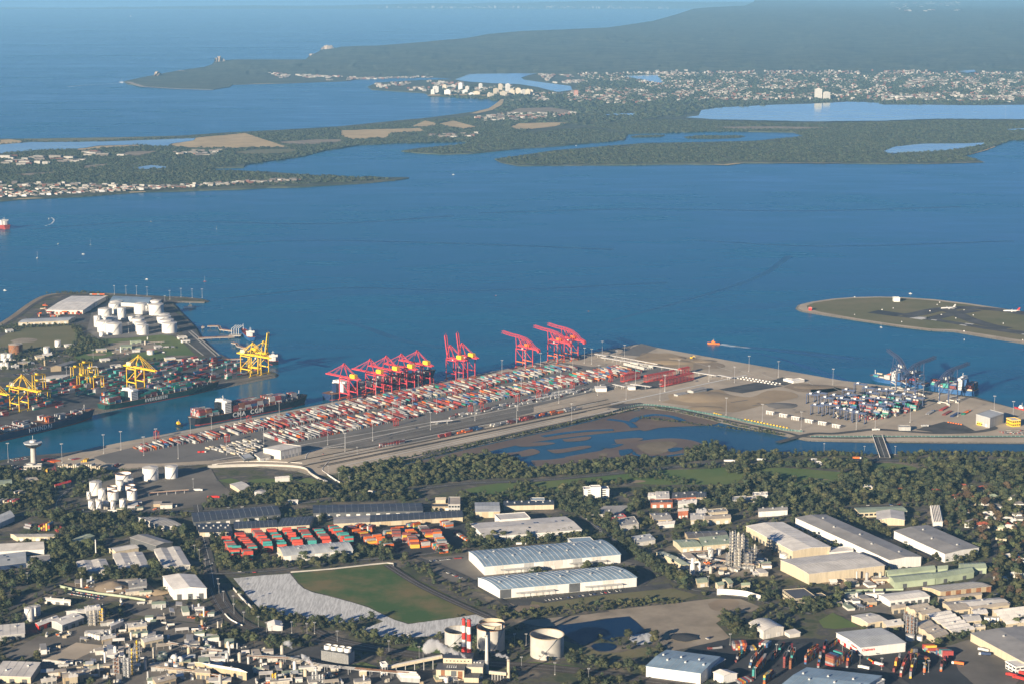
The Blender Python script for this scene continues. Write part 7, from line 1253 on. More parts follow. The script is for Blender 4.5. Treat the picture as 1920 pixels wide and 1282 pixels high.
for nm_, s_ in rd.items():
    q_ = smooth_line(P('z', s_), 8)
    for i in range(12 if 'shore' in nm_ else 7):
        k_ = R.randint(0, len(q_) - 2); c = R.choice(list(protos)); a = G(*q_[k_], ZM + .9); d = G(*q_[k_ + 1], ZM) - G(*q_[k_], ZM); l_ = {'car_silver': 'silver', 'car_blue': 'dark blue', 'offwhite': 'cream'}.get(c, c) + ' car driving on ' + nm_
        place(protos[c], a + Vector((-d.y, d.x, 0)).normalized()*R.choice((-3, 3)), math.atan2(d.y, d.x), l_, l_)
def truck(label, fr, x, y, rz, col='white', cabc='white', z=ZM, L_=13, group=None):
    g = G(*P1(fr, x, y), z + .3); t = thing('truck', label, 'truck', g, rz, group); MB().box(-2, 0, 1.2, L_ - 3, 2.5, 2.7).build('trailer', col, t); mb = MB(); mb.box(L_/2 - 2, 0, .7, 2.4, 2.4, 2.6); mb.build('cab', cabc, t); MB().box(L_/2 - .78, 0, 2.1, .1, 2.1, .9).build('windscreen', 'glass_dark', t); MB().box(-.5, 0, .7, L_ - 1, 1, .5).build('chassis', 'black', t)
    for q in (-L_*.42, -L_*.32, -L_*.22, L_*.12, L_/2 - 2): MB().tube((q, -1.2, .5), (q, 1.2, .5), .5, 8).build('axle', 'black', t)
for fr, x, y, rz, c, cc, lb in (('j', 1480, 218, 0, 'white', 'white', 'white articulated truck on the shore road'), ('f', 420, 1055, 0, 'orange', 'white', 'orange truck on the shore road beside the bridge'), ('g', 715, 855, 0, 'orange', 'white', 'orange truck on the road below the tank depot'), ('g', 1010, 862, 3, 'grey' if 0 else 'galv', 'white', 'grey tanker truck on the road below the tank depot'), ('k', 1 * 430, 165, 0, 'white', 'white', 'white truck passing along the golf course'), ('h', 1660, 688, 2.6, 'offwhite', 'offwhite', 'pale truck at the viaduct foot'), ('h', 1500, 680, 2.6, 'galv', 'orange', 'silver truck at the viaduct foot'), ('h', 1240, 590, 2.2, 'galv', 'galv', 'grey truck climbing the viaduct ramp'), ('p', 1340, 1115, 2.7, 'orange', 'white', 'red orange truck in the pale lorry park'), ('p', 1560, 1000, 2.4, 'galv', 'white', 'flatbed truck in the pale lorry park'), ('p', 1570, 1035, 2.9, 'navy', 'white', 'blue truck in the pale lorry park'), ('p', 1800, 1215, 2.4, 'red', 'red', 'red truck at the right edge, upper'), ('p', 1860, 1240, 2.4, 'red', 'red', 'red truck at the right edge, lower'), ('p', 1890, 1200, 2.4, 'red', 'white', 'red and white truck at the right edge'), ('n', 990, 95, .12, 'white', 'white', 'white truck behind the farther twin warehouse'), ('p', 660, 1120, 2.4, 'white', 'red', 'white truck beside the lettered depot'), ('p', 540, 1150, 2.5, 'white', 'white', 'white truck near the right blue roof'), ('h', 105, 672, .1, 'white', 'white', 'white truck in the tank depot yard'), ('h', 140, 330, .2, 'red', 'white', 'red truck at the dock entrance gate'), ('f', 590, 800, .3, 'white', 'white', 'white truck at the bridge head'), ('f', 1030, 765, .3, 'galv', 'white', 'silver van on the blue terminal asphalt'), ('h', 245, 735, .15, 'red', 'red', 'long red trailer in the depot yard'), ('k', 30*1, 165, 0, 'white', 'white', 'white van on the shore road')): truck(lb, fr, x, y, rz, c, cc, ZT if fr == 'f' and y < 900 else ZM, 18 if 'articulated' in lb or 'long' in lb else 14)
for i in range(24):
    x = (i % 12)*34 + 870; y = 150 + (i//12)*14; truck('white truck in the long lanes beside the container rows', 'd', x - 420, y + 650 - (x - 870)*.19 + (i//12)*10, math.atan2(E1.y, E1.x), 'white', 'white', ZT, 14, 'trucks in the terminal lanes')
# digger
g = G(*P1('e', 460, 345), ZT); t = thing('digger', 'yellow digger beside the dark rubble heap', 'digger', (g.x, g.y, ZT + .3)); MB().box(0, 0, 0, 5, 3.4, 1).build('track', 'black', t); MB().box(0, 0, 1, 5, 3, 2.2).build('body', 'yellow', t); MB().box(1, .8, 3.2, 1.8, 1.4, 1.3).build('cabin', 'glass_dark', t); MB().bar((2, 0, 2.5), (6, 0, 6), .7).build('boom', 'yellow', t); MB().bar((6, 0, 6), (8.5, 0, 2), .6).build('arm', 'yellow', t); MB().box(8.5, 0, .6, 1.6, 1.8, 1.5).build('bucket', 'wall_dark', t)
# street lamps along the rail and roads
lm = make_mast(14); lm['label'] = 'slim lamp post beside the railway curve'; lm['group'] = 'lamp posts'; lm.location = G(*P1('m', 140, 515), ZM); lm.scale = (.6, .6, 1)
for fr, s, lb in (('m', '178 580 262 620 352 760 475 800 545 850 675 860 760 845 890 860 955 850 1148 925 1588 1010 268 690 322 600', 'beside the railway curve'), ('n', '152 1080 118 1060 990 1150 1275 1200 1562 1250 930 950 1030 950', 'beside the works railway'), ('o', '1040 950 1435 1040 1255 1240 610 395 855 450', 'in the dark container yard'), ('p', '360 1020 510 1130 695 1160 1055 1200 1095 1180', 'beside the lettered depot'), ('h', '1275 520 1370 580 1465 620 1185 970 60 640 1535 350', 'near the viaduct'), ('l', '1660 180 1700 220 1750 300 1860 470 235 420', 'along the dark avenue'), ('k', '770 120 992 120 480 100', 'beside the bridge')):
    for q in P(fr, s): place(lm, G(*q, ZM), 0, 'slim lamp post ' + lb).scale = (.6, .6, 1)
# steam
M['steam'] = sm_ = bpy.data.materials.new('steam'); sm_.use_nodes = True; sn = sm_.node_tree.nodes; sn.remove(sn['Principled BSDF']); vv_ = sn.new('ShaderNodeVolumePrincipled'); vv_.inputs['Color'].default_value = (.97, .97, .97, 1); vv_.inputs['Density'].default_value = .22; sm_.node_tree.links.new(vv_.outputs[0], sn['Material Output'].inputs['Volume'])
def steam(label, fr, pts, z0, z1, r0, r1, n_):
    q = P(fr, pts); bm = bmesh.new(); a = G(*q[0], z0); 
    for i in range(n_):
        f = i/(n_-1); k = f*(len(q)-1); j = min(int(k), len(q)-2); px = lerp(Vector(q[j]), Vector(q[j+1]), k - j); z = lerp(z0, z1, f**.7); D0 = a.y
        base = G(px.x, px.y, z); s_ = D0/base.y; p = Vector((base.x*s_, D0 + R.uniform(-2, 2), CAM_H - (CAM_H - z)*s_)); r = lerp(r0, r1, f)*R.uniform(.7, 1.2)
        m4 = Matrix.Translation(p - a + Vector((R.uniform(-r, r)*.5, R.uniform(-r, r)*.5, R.uniform(-r, r)*.5))); v0 = len(bm.verts); bmesh.ops.create_icosphere(bm, subdivisions=2, radius=r, matrix=m4)
    bm.verts.ensure_lookup_table()
    for v in bm.verts: v.co += v.normal * mnoise.noise(v.co*.6)*.9
    me = bpy.data.meshes.new('steam_plume'); bm.to_mesh(me); bm.free(); me.materials.append(sm_)
    o = bpy.data.objects.new('steam_plume', me); COL.objects.link(o); o.location = a
    md = o.modifiers.new('remesh', 'REMESH'); md.mode = 'VOXEL'; md.voxel_size = .5; tx_ = bpy.data.textures.new('puff', 'CLOUDS'); tx_.noise_scale = 2.2; tx_.noise_depth = 3; dm_ = o.modifiers.new('puff', 'DISPLACE'); dm_.texture = tx_; dm_.strength = 4.5; dm_.mid_level = .55; o['kind'] = 'stuff'; o['label'] = label; o['category'] = 'steam'
steam('white steam drifting left from the boiler house', 'n', '518 1065 480 1025 420 1005 350 985 300 960 240 930 170 975', 20, 32, 1.2, 5.5, 40); steam('thin steam from the cream chimney', 'n', '880 1085 870 1050 830 1040 790 1030', 25, 29, 1, 2.2, 14); steam('white steam from the thin stack in the works', 'm', '965 1165 940 1120 900 1070 850 1045', 18, 30, 1, 3.2, 20); steam('small white puff above the works', 'm', '755 975 740 950 715 930', 8, 16, 1.5, 3.6, 10)
# ================================================================== TREES
defm('leaf', (.030, .038, .017), .9, scale=.35, col2=(.09, .092, .036), rnd=.42, sharp=(.38, .66)); defm('leaf_dark', (.023, .034, .018), .9, scale=.35, col2=(.062, .072, .032), rnd=.4, sharp=(.38, .66)); defm('leaf_brown', (.055, .035, .02), .9, scale=.35, col2=(.09, .062, .032), rnd=.25); defm('leaf_far', (.020, .032, .016), 1, scale=.06, col2=(.058, .066, .034), rnd=.45); defm('bark', (.09, .07, .05), .9, .3, .6)
def crown_mesh(name, m_, lumps, rx, rz, leafs=150, flat=1.0, seed=1, sub=2):
    Rr = random.Random(seed); bm = bmesh.new()
    for i in range(lumps):
        a = Rr.uniform(0, 6.28); q = Rr.random()**.6*rx*.66; z = Rr.uniform(-.55, .75)*rz; q *= math.sqrt(max(.1, 1 - (z/rz)**2)); r = rx*Rr.uniform(.28, .46)
        n0 = len(bm.verts); bmesh.ops.create_icosphere(bm, subdivisions=sub, radius=1, matrix=Matrix.Translation((q*math.cos(a), q*math.sin(a), z)) @ Matrix.Diagonal((r, r, r*.8, 1))); bm.verts.ensure_lookup_table()
        for v in bm.verts[n0:]: v.co += Vector((Rr.uniform(-1, 1), Rr.uniform(-1, 1), Rr.uniform(-1, 1)))*r*.2
    for i in range(leafs):
        d = Vector((Rr.gauss(0, 1), Rr.gauss(0, 1), Rr.gauss(0, 1))).normalized(); p = Vector((d.x*rx, d.y*rx, d.z*rz))*Rr.uniform(.72, 1.1); s = rx*Rr.uniform(.06, .13)
        u = d.orthogonal().normalized(); w_ = d.cross(u); vs = [bm.verts.new(p + (u*math.cos(t) + w_*math.sin(t))*s + d*Rr.uniform(-.4, .4)*s) for t in (0, 2.1, 4.2)]; bm.faces.new(vs)
    me = bpy.data.meshes.new(name); bm.to_mesh(me); bm.free(); me.materials.append(M[m_]); return me
KINDS = [(crown_mesh('crown', 'leaf', 9, 1, .8, seed=1), 'rounded green'), (crown_mesh('crown', 'leaf_dark', 8, 1, .95, seed=2), 'dark dense'), (crown_mesh('crown', 'leaf', 7, 1, .6, seed=3), 'spreading green'), (crown_mesh('crown', 'leaf_dark', 7, .72, 1.15, seed=4), 'tall dark'), (crown_mesh('crown', 'leaf_brown', 8, 1, .85, 120, seed=5), 'brownish')]
mb = MB(); mb.cyl(0, 0, 0, .055, .9, 6, .03); mb.bar((0, 0, .55), (.3, .1, .95), .03); mb.bar((0, 0, .6), (-.25, .18, 1.0), .03); TRUNK = mb.mesh('trunk', 'bark')
TREES = []                                        # (x, y, z, crown radius, kind, label)
rng = np.random.default_rng(5)
def scatter(fr, s, sp, r0, r1, prob, where, z=ZM, kinds=(0, 0, 1, 1, 2, 3), clump=0.0, use_ex=True, out=None, extra=None, holes=()):
    sp *= .87 if out is None else 1; poly = P(fr, s); W = [G(x, y, z) for x, y in poly]; x0, x1 = min(p.x for p in W), max(p.x for p in W); y0, y1 = min(p.y for p in W), max(p.y for p in W)
    nx, ny = int((x1 - x0)/sp) + 1, int((y1 - y0)/sp) + 1; gx, gy = np.meshgrid(np.arange(nx), np.arange(ny)); X = x0 + (gx.ravel() + rng.uniform(-.45, .45, nx*ny))*sp; Y = y0 + (gy.ravel() + rng.uniform(-.45, .45, nx*ny))*sp
    def pin(poly_, X, Y):
        c = np.zeros(len(X), bool); j = len(poly_) - 1
        for i in range(len(poly_)):
            xi, yi = poly_[i][:2]; xj, yj = poly_[j][:2]; k = (yi > Y) != (yj > Y)
            with np.errstate(divide='ignore', invalid='ignore'): c ^= k & (X < (xj - xi)*(Y - yi)/(yj - yi + 1e-12) + xi)
            j = i
        return c
    keep = pin([(p.x, p.y) for p in W], X, Y) & (rng.random(len(X)) < prob); X, Y = X[keep], Y[keep]
    if clump: k = np.array([mnoise.noise((a*.012, b*.012, 7)) > clump for a, b in zip(X, Y)], bool); X, Y = (X[k], Y[k]) if len(X) else (X, Y)
    for e in (EXCL if use_ex else []) + list(holes):
        if not len(X): break
        ex, ey = [q[0] for q in e], [q[1] for q in e]; bb = (X > min(ex)) & (X < max(ex)) & (Y > min(ey)) & (Y < max(ey))
        if bb.any(): k = np.ones(len(X), bool); idx = np.where(bb)[0]; k[idx] = ~pin(e, X[idx], Y[idx]); X, Y = X[k], Y[k]
    for a, b in zip(X, Y): (TREES if out is None else out).append((float(a), float(b), z, R.uniform(r0, r1), R.choice(kinds), where))
# dense belts
scatter('i', '-350 640 0 600 60 440 90 520 160 560 150 500 330 445 560 418 850 370 1000 352 1250 372 1320 425 1430 490 1480 470 1600 470 1920 445 1920 530 1400 580 1200 565 900 575 600 610 300 640 0 700 -350 720', 7.5, 3.6, 5.6, .95, 'in the mangrove belt beside the lagoon', kinds=(0, 2, 2, 0, 1))
scatter('j', '-60 350 0 255 400 205 800 195 1050 185 1100 115 1250 75 1360 60 1450 110 1500 150 1920 150 1920 205 1500 205 1350 215 1240 225 1200 275 900 285 500 315', 8, 3.6, 5.8, .92, 'along the shore road behind the lagoon'); scatter('j', '1240 262 1500 235 1920 235 1920 275 1600 285 1300 285', 9, 3.5, 5.5, .8, 'between the shore road and the golf course')
scatter('k', '-10 118 300 112 820 128 830 140 400 138 0 140', 7.5, 3.2, 5, .95, 'on the canal bank left of the bridge'); scatter('k', '1000 120 1300 115 1920 120 2100 125 2100 150 1500 142 1000 140', 7.5, 3.2, 5.2, .95, 'on the canal bank right of the bridge'); scatter('k', '0 180 400 172 800 180 820 250 640 240 420 225 0 215', 9, 4, 6, .85, 'behind the shore road left of the bridge'); scatter('k', '560 330 700 250 830 255 1050 250 1160 225 1260 235 1440 200 1480 270 1520 330 1600 320 2100 260 2100 480 1700 470 1380 420 1250 330 1060 300 1000 330 800 380 600 400', 9, 4.5, 7, .8, 'on the wooded side of the golf course', clump=-.25); scatter('k', '960 170 1400 165 2100 165 2100 300 1700 300 1460 270 1300 230', 9, 4.5, 7, .85, 'on the wooded side of the golf course')
scatter('k', '-300 420 -100 300 100 360 430 370 560 340 800 380 1060 330 1300 350 1380 400 1400 560 1240 500 1080 500 700 480 560 560 270 580 60 480 0 520 -100 560', 9.5, 4.5, 7, .86, 'in the wood behind the grey warehouses'); scatter('j', '-60 480 160 440 180 560 200 660 560 660 560 540 760 470 960 480 1280 470 1430 440 1500 520 1500 580 1730 580 1730 630 1180 630 1120 650 1000 640 960 620 730 620 600 700 480 640', 10, 4.2, 6.6, .8, 'between golf course and works'); scatter('i', '700 730 820 720 1100 740 1450 720 1900 660 2000 760 1900 900 1700 820 1640 790 1180 760 1140 860 920 870 860 1000 800 880 800 760', 10, 4.2, 6.6, .8, 'behind the dark roofed sheds')
scatter('j', '-40 560 150 590 330 700 440 800 500 860 620 1000 780 1120 1000 1248 850 1248 640 1100 520 1000 420 900 300 800 150 720 -40 650', 7.5, 4.5, 6.8, .97, 'in the tree row beside the blue twin warehouses', use_ex=False, kinds=(0, 1, 3, 1)); scatter('o', '200 180 420 300 680 380 700 470 600 440 440 340 220 210', 7.5, 4.5, 6.5, .95, 'in the tree row beside the blue twin warehouses', use_ex=False, kinds=(0, 1, 3, 1))
scatter('h', '20 775 200 735 360 720 600 690 720 650 900 625 1250 625 1420 650 1480 690 1700 720 1920 690 2100 700 2100 750 1500 775 1150 785 850 825 840 850 780 810 50 850', 8.5, 4, 6.2, .9, 'in the tree belt above the solar roofs'); scatter('h', '1340 480 1440 500 1920 380 1960 440 1760 520 1800 560 1920 520 1920 690 1700 660 1500 640 1400 580', 8, 3.6, 5.6, .92, 'in the mangrove belt beside the lagoon', kinds=(0, 2, 1))
scatter('g', '-200 480 0 470 200 500 380 510 550 500 980 490 900 560 640 590 480 650 440 720 560 760 540 830 240 850 0 860 -200 880', 8.5, 3.8, 6, .85, 'beside the dock entrance road'); scatter('g', '1000 540 1260 470 1290 560 1200 640 1100 560 900 590 780 680 700 760 620 740 660 640 800 590', 8.5, 3.5, 5, .85, 'beside the near tank depot'); scatter('g', '140 890 600 890 1000 900 1240 920 1300 1020 1420 1040 1700 1040 1700 1120 1560 1080 1200 1060 900 1050 760 1130 860 1230 400 1240 380 1160 560 1090 620 1000 400 930', 9, 4.2, 6.5, .85, 'in the wood left of the avenue'); scatter('l', '380 100 640 80 900 120 880 160 900 200 650 220 640 340 1000 310 1060 330 1300 290 1400 300 1560 290 1400 380 1000 400 620 420 480 360 320 380 220 310 430 240 400 180', 9, 4.2, 6.8, .9, 'around the twin grey units'); scatter('l', '1560 20 1700 0 1740 100 1900 60 1900 330 1780 300 1660 200 1560 120', 9, 4, 6, .6, 'along the dark avenue'); scatter('m', '-20 60 180 0 180 120 260 260 420 270 640 260 700 300 300 330 100 300 40 200', 8.5, 4, 6.2, .9, 'left of the coral stacks')
scatter('m', '700 215 1000 190 1280 170 1350 140 1480 110 1640 100 1640 190 1330 215 1250 250 700 300', 8, 3.8, 5.8, .9, 'in front of the arched shed', use_ex=False); scatter('i', '930 1100 1100 1110 1500 1090 1720 1050 1880 1030 1960 1060 1900 1100 1700 1120 1500 1150 1000 1190 880 1150 820 1010 900 980 960 1080', 8, 4, 6, .95, 'in front of the pale roof light factory', use_ex=False); scatter('m', '0 870 180 860 450 880 720 900 930 930 1000 985 700 970 300 920', 7.5, 3.8, 5.4, .9, 'in the dark row beside the railway bend', use_ex=False); scatter('m', '360 650 520 640 640 680 800 700 1000 750 1220 770 1300 820 1500 880 1700 900 1900 940 1900 985 1600 960 1300 905 1200 840 850 780 560 740 400 700', 7.5, 3.2, 5, .85, 'in the hedge below the tarp field', use_ex=False); scatter('n', '640 600 760 680 880 700 1000 665 1300 645 1560 625 1900 570 2300 560 2400 590 2000 620 1600 670 1200 710 940 740 860 730 700 650', 6.5, 2.0, 3.4, .9, 'in the scrub below the twin warehouses', use_ex=False, kinds=(0, 2)); scatter('n', '0 230 200 330 420 480 640 620 560 600 340 470 100 330 0 290', 7, 1.4, 2.4, .5, 'in the scrub below the twin warehouses', kinds=(0, 2)); scatter('n', '1400 1120 1600 1090 1750 1130 1920 1180 2000 1240 1900 1270 1600 1190 1400 1150', 7, 2, 3.6, .7, 'in the scrub beside the works railway', kinds=(0, 2, 4))
scatter('o', '930 700 1000 690 1060 760 1200 800 1310 860 1290 900 1080 870 960 790', 8, 4.2, 6.2, .95, 'beside the cream arched shed', use_ex=False); scatter('o', '760 520 900 470 1250 440 1400 500 1480 560 1340 600 1300 540 1100 510 920 505 830 540', 8, 3.2, 5, .75, 'behind the curved white wall'); scatter('o', '1520 600 1650 630 1920 570 2000 620 1800 680 1560 690', 8, 4, 6, .95, 'in front of the brown office', use_ex=False); scatter('k', '215 590 330 600 480 690 650 785 600 790 430 700 230 610', 8, 3.6, 5.2, .95, 'between the pale warehouses', use_ex=False); scatter('k', '600 545 760 590 980 690 960 720 800 650 620 580', 8, 3.6, 5.2, .95, 'between the grey warehouses', use_ex=False); scatter('k', '990 920 1180 895 1300 860 1620 800 1650 870 1400 890 1190 905 1020 935', 8, 4, 5.8, .95, 'in front of the grey roofed warehouse', use_ex=False); scatter('k', '350 1010 420 1000 520 985 690 965 820 945 820 985 680 1000 560 1010 420 1030', 15, 4.4, 5.4, .8, 'against the cream warehouse wall', use_ex=False, kinds=(1, 0)); scatter('k', '1380 400 1960 380 1960 760 1880 900 1960 1260 1840 1240 1700 1120 1660 920 1600 860 1640 760 1560 680 1440 640 1360 640', 10.5, 4.4, 6.8, .75, 'in the suburb at the right edge', kinds=(0, 0, 1, 2, 4)); scatter('p', '1150 900 1300 850 1500 830 1900 760 1920 790 1500 850 1260 930 1160 930', 8, 3.4, 5, .9, 'in the row below the gabled factories', use_ex=False); scatter('p', '1420 1200 1500 1170 1620 1220 1600 1300 1450 1300', 9, 4, 6, .7, 'at the bottom right corner'); scatter('p', '0 560 120 540 280 560 300 640 100 680 0 700', 9, 4, 6, .8, 'beside the scrap yard'); scatter('l', '-60 330 200 330 500 390 500 450 300 420 100 440 -60 520', 9, 4, 6.2, .8, 'at the left edge of the works'); scatter('l', '-60 560 120 580 100 700 -60 720', 9, 4, 6, .8, 'at the left edge of the works'); scatter('o', '-250 1060 0 1090 160 1110 220 1180 100 1300 -250 1300', 8.5, 3.5, 5.5, .7, 'left of the bottom blue roof'); scatter('l', '-60 880 60 860 120 930 0 980', 9, 5, 7, .9, 'beside the pale slab')
# golf course clumps, then loose filler over the whole near shore
scatter('j', '0 470 0 355 900 290 1500 262 1920 285 1920 430 1200 425 800 425 200 450', 9, 3.6, 5.6, .8, 'standing on the golf course', clump=.12); scatter('i', '820 650 1200 590 1920 535 1920 660 1500 700 1150 720', 9, 3.6, 5.6, .8, 'standing on the golf course', clump=.08); scatter('k', '-100 225 520 240 700 260 430 360 -100 330', 9, 3.6, 5.4, .7, 'standing on the golf course', clump=.2)
golf = [[(g_.x, g_.y) for g_ in (G(*q, ZM) for q in P('j', s_))] for s_ in ('-600 480 0 355 900 290 1500 262 1920 285 1920 430 1200 425 0 470', )]
scatter('z', '-120 880 120 885 300 905 560 900 640 935 760 940 1000 930 1400 925 1980 905 1980 1310 -120 1310', 11.5, 2.8, 5.4, .5, 'standing loose among the works', clump=-.1, holes=golf)
for s_, w_ in (('640 884 700 876 742 869 800 857 900 832 1025 805 1087 790 1150 776', 5), ('1150 776 1205 765 1262 770 1346 788.5 1387 798 1471 815', 2)):
    for q in subdiv(smooth_line(P('z', s_)), 2.2)[:-20]: g_ = G(q[0] + R.uniform(-2, 2), q[1] + R.uniform(-.6, .6), ZT); TREES.append((g_.x, g_.y, ZT - .5, R.uniform(1.2, 2.6), R.choice((0, 1)), 'in the hedge on the terminal bank'))
scatter('a', '640 440 700 440 760 540 880 570 1000 610 900 640 660 720 560 690 690 560', 8, 3, 4.6, .85, 'on the grass slope of the peninsula', ZL, use_ex=False); scatter('a', '0 440 160 430 420 430 640 430 640 440 300 455 0 500', 8, 2.4, 4, .6, 'beside the long grey blue shed', ZL); scatter('a', '560 740 860 740 1500 738 1500 755 900 765 600 800', 8, 2.4, 4, .6, 'behind the yellow crane dock', ZL); scatter('a', '0 640 300 640 480 660 600 700 420 800 100 840 0 830', 10, 2.4, 4.2, .5, 'in the scrubby yard of the peninsula', ZL); scatter('a', '400 150 560 133 900 138 900 150 560 150', 7, 1.6, 3, .8, 'on the tip of the peninsula', ZL, use_ex=False)
print('trees', len(TREES))
TREES = [(a, b, c, r*R.choice((.5, .62, .75, .9, 1.05, 1.3)), k, w_) for a, b, c, r, k, w_ in TREES]; TREES.sort(key=lambda t_: (t_[0]**2 + t_[1]**2)/(t_[3]**2))
for x, y, z, r, k, where in TREES[:300]:
    lab = f"{'small' if r < 4 else 'large' if r > 7 else 'medium'} {KINDS[k][1]} tree {where}"; t = thing('tree', lab, 'tree', (x, y, z), R.uniform(0, 6), lab); h = r*1.15
    inst('trunk', TRUNK, t, (0, 0, 0), 0, (r*1.1, r*1.1, h)); inst('crown', KINDS[k][0], t, (0, 0, h), 0, (r, r, r))
# the rest: one mass of trees, and the far woods
SHAPES = bpy.data.collections.new('tree_shapes')
def cloud(name, rows, meshes, label, cat):
    col = bpy.data.collections.new(name + '_shapes')
    for i, me in enumerate(meshes): o = bpy.data.objects.new(f'{i}_{name}_shape', me); col.objects.link(o)
    me = bpy.data.meshes.new(name); me.from_pydata([r[:3] for r in rows], [], [])
    for nm, tp, vals in (('size', 'FLOAT', [r[3] for r in rows]), ('turn', 'FLOAT', [R.uniform(0, 6.28) for r in rows]), ('kind_index', 'INT', [r[4] for r in rows])): at = me.attributes.new(nm, tp, 'POINT'); at.data.foreach_set('value', vals)
    for q in meshes:
        for m_ in q.materials:
            if m_ and m_.name not in [z_.name for z_ in me.materials]: me.materials.append(m_)
    o = bpy.data.objects.new(name, me); COL.objects.link(o); o['kind'] = 'stuff'; o['label'] = label; o['category'] = cat
    ng = bpy.data.node_groups.new(name, 'GeometryNodeTree'); ng.interface.new_socket('Geometry', in_out='INPUT', socket_type='NodeSocketGeometry'); ng.interface.new_socket('Geometry', in_out='OUTPUT', socket_type='NodeSocketGeometry'); N = ng.nodes; L = ng.links
    gi, go = N.new('NodeGroupInput'), N.new('NodeGroupOutput'); ci = N.new('GeometryNodeCollectionInfo'); ci.inputs[0].default_value = col; ci.inputs['Separate Children'].default_value = True; ci.inputs['Reset Children'].default_value = True
    ip = N.new('GeometryNodeInstanceOnPoints'); ip.inputs['Pick Instance'].default_value = True
    def attr(nm, tp): a = N.new('GeometryNodeInputNamedAttribute'); a.data_type = tp; a.inputs[0].default_value = nm; return a.outputs[0]
    cx = N.new('ShaderNodeCombineXYZ'); L.new(attr('turn', 'FLOAT'), cx.inputs[2]); cs = N.new('ShaderNodeCombineXYZ'); sz = attr('size', 'FLOAT'); [L.new(sz, cs.inputs[i]) for i in range(3)]
    L.new(gi.outputs[0], ip.inputs['Points']); L.new(ci.outputs[0], ip.inputs['Instance']); L.new(attr('kind_index', 'INT'), ip.inputs['Instance Index']); L.new(cx.outputs[0], ip.inputs['Rotation']); L.new(cs.outputs[0], ip.inputs['Scale']); L.new(ip.outputs[0], go.inputs[0])
    md = o.modifiers.new('scatter', 'NODES'); md.node_group = ng; return o
cloud('tree_mass', [(x, y, z + r*.95, r, k) for x, y, z, r, k, _ in TREES[300:]], [k[0] for k in KINDS], 'dense green trees filling belts and gaps of the near shore', 'trees')
# ================================================================== FAR WOODS AND TOWNS
FK = [crown_mesh('far_crown', 'leaf_far', 6, 1, .3, 30, seed=21, sub=1), crown_mesh('far_crown', 'leaf_far', 7, 1, .25, 30, seed=22, sub=1), crown_mesh('far_crown', 'leaf_dark', 5, 1, .33, 20, seed=23, sub=1)]
FAR = []; HOLES = [[(g_.x, g_.y) for g_ in (G(*q, 3) for q in p_)] for p_ in FARHOLES]
for s_, sp, r0, r1, pr in (('-60 371 100 365 300 354.6 500 347 640 342 735 335.4 690 332.6 560 327 450 321 385 318 460 308 567 293 617 280 673 271 757 268 900 265 960 258 1000 240 940 215 800 225 640 240 433 251 333 258 -60 264', 21, 9, 15, .93), ('755 284 827 288 887 287 973 277 1050 272 1140 265 1170 262 1177 252 1100 240 980 250 900 262 860 272', 21, 9, 15, .95), ('932 299 948 304 973 307.6 1073 307.6 1240 305 1393 302.5 1600 303.5 1760 303.6 1832 301 1828 298 1806 292 1840 282 1866 274 1893 263 1960 262 1960 228 1760 226 1640 230 1500 232 1330 227 1240 225 1100 235 1180 250 1380 246 1490 247 1512 256 1413 266.5 1280 269 1207 270 1110 278 1040 284.5', 20, 9, 15, .95)): scatter('z', s_, sp, r0, r1, pr, '', 4, (0, 1, 2), use_ex=False, out=FAR, holes=HOLES, clump=-.42)
scatter('z', '800 178 860 160 960 164 1060 176 1080 172 1100 140 1250 130 1600 126 1960 132 1960 192 1830 196 1660 195 1590 190 1450 196 1315 206 1280 218 1100 234 960 240 930 208 946 190', 46, 17, 28, .7, '', 4, (0, 1, 2), use_ex=False, out=FAR, holes=HOLES)
scatter('z', '1284 257 1312 254.3 1390 254.3 1396 256 1340 260 1290 259.5', 18, 6, 9, .95, '', 3, (0, 1), use_ex=False, out=FAR); scatter('z', '1184 256.5 1200 254 1245 253.3 1246 255.5 1226 257.3 1188 258', 18, 6, 9, .95, '', 3, (0, 1), use_ex=False, out=FAR)
cloud('far_woods', [(a[0], a[1], a[2] - 1.5 + a[3]*.12, a[3], a[4]) for a in FAR], FK, 'blue green woods and mangroves across the bay', 'woods'); print('far', len(FAR))
# houses: near suburb, then the village across the bay
for k_, c_ in dict(a=(.30, .28, .25), b=(.20, .18, .155), c=(.15, .13, .12), d=(.19, .09, .065), e=(.40, .38, .34)).items(): defm('town_' + k_, c_, .9, .2, .05)
def hmesh(sx, sy, h, rise, wall, roof):
    w_ = MB(); w_.box(0, 0, 0, sx, sy, h); r = MB(); o = .5; e = min(sx, sy)*.35
    r.add([(-sx/2 - o, -sy/2 - o, h), (sx/2 + o, -sy/2 - o, h), (sx/2 + o, sy/2 + o, h), (-sx/2 - o, sy/2 + o, h), (-sx/2 + e, 0, h + rise), (sx/2 - e, 0, h + rise)], [(0, 1, 5, 4), (1, 2, 5), (2, 3, 4, 5), (3, 0, 4), (3, 2, 1, 0)]); d = MB(); d.box(sx*.1, -sy/2 - .05, 0, 1.1, .1, 2.1); d.box(-sx*.25, -sy/2 - .05, 1, 2, .1, 1.3)
    return w_.mesh('wall', wall), r.mesh('roof', roof), d.mesh('front_window', 'glass_dark')
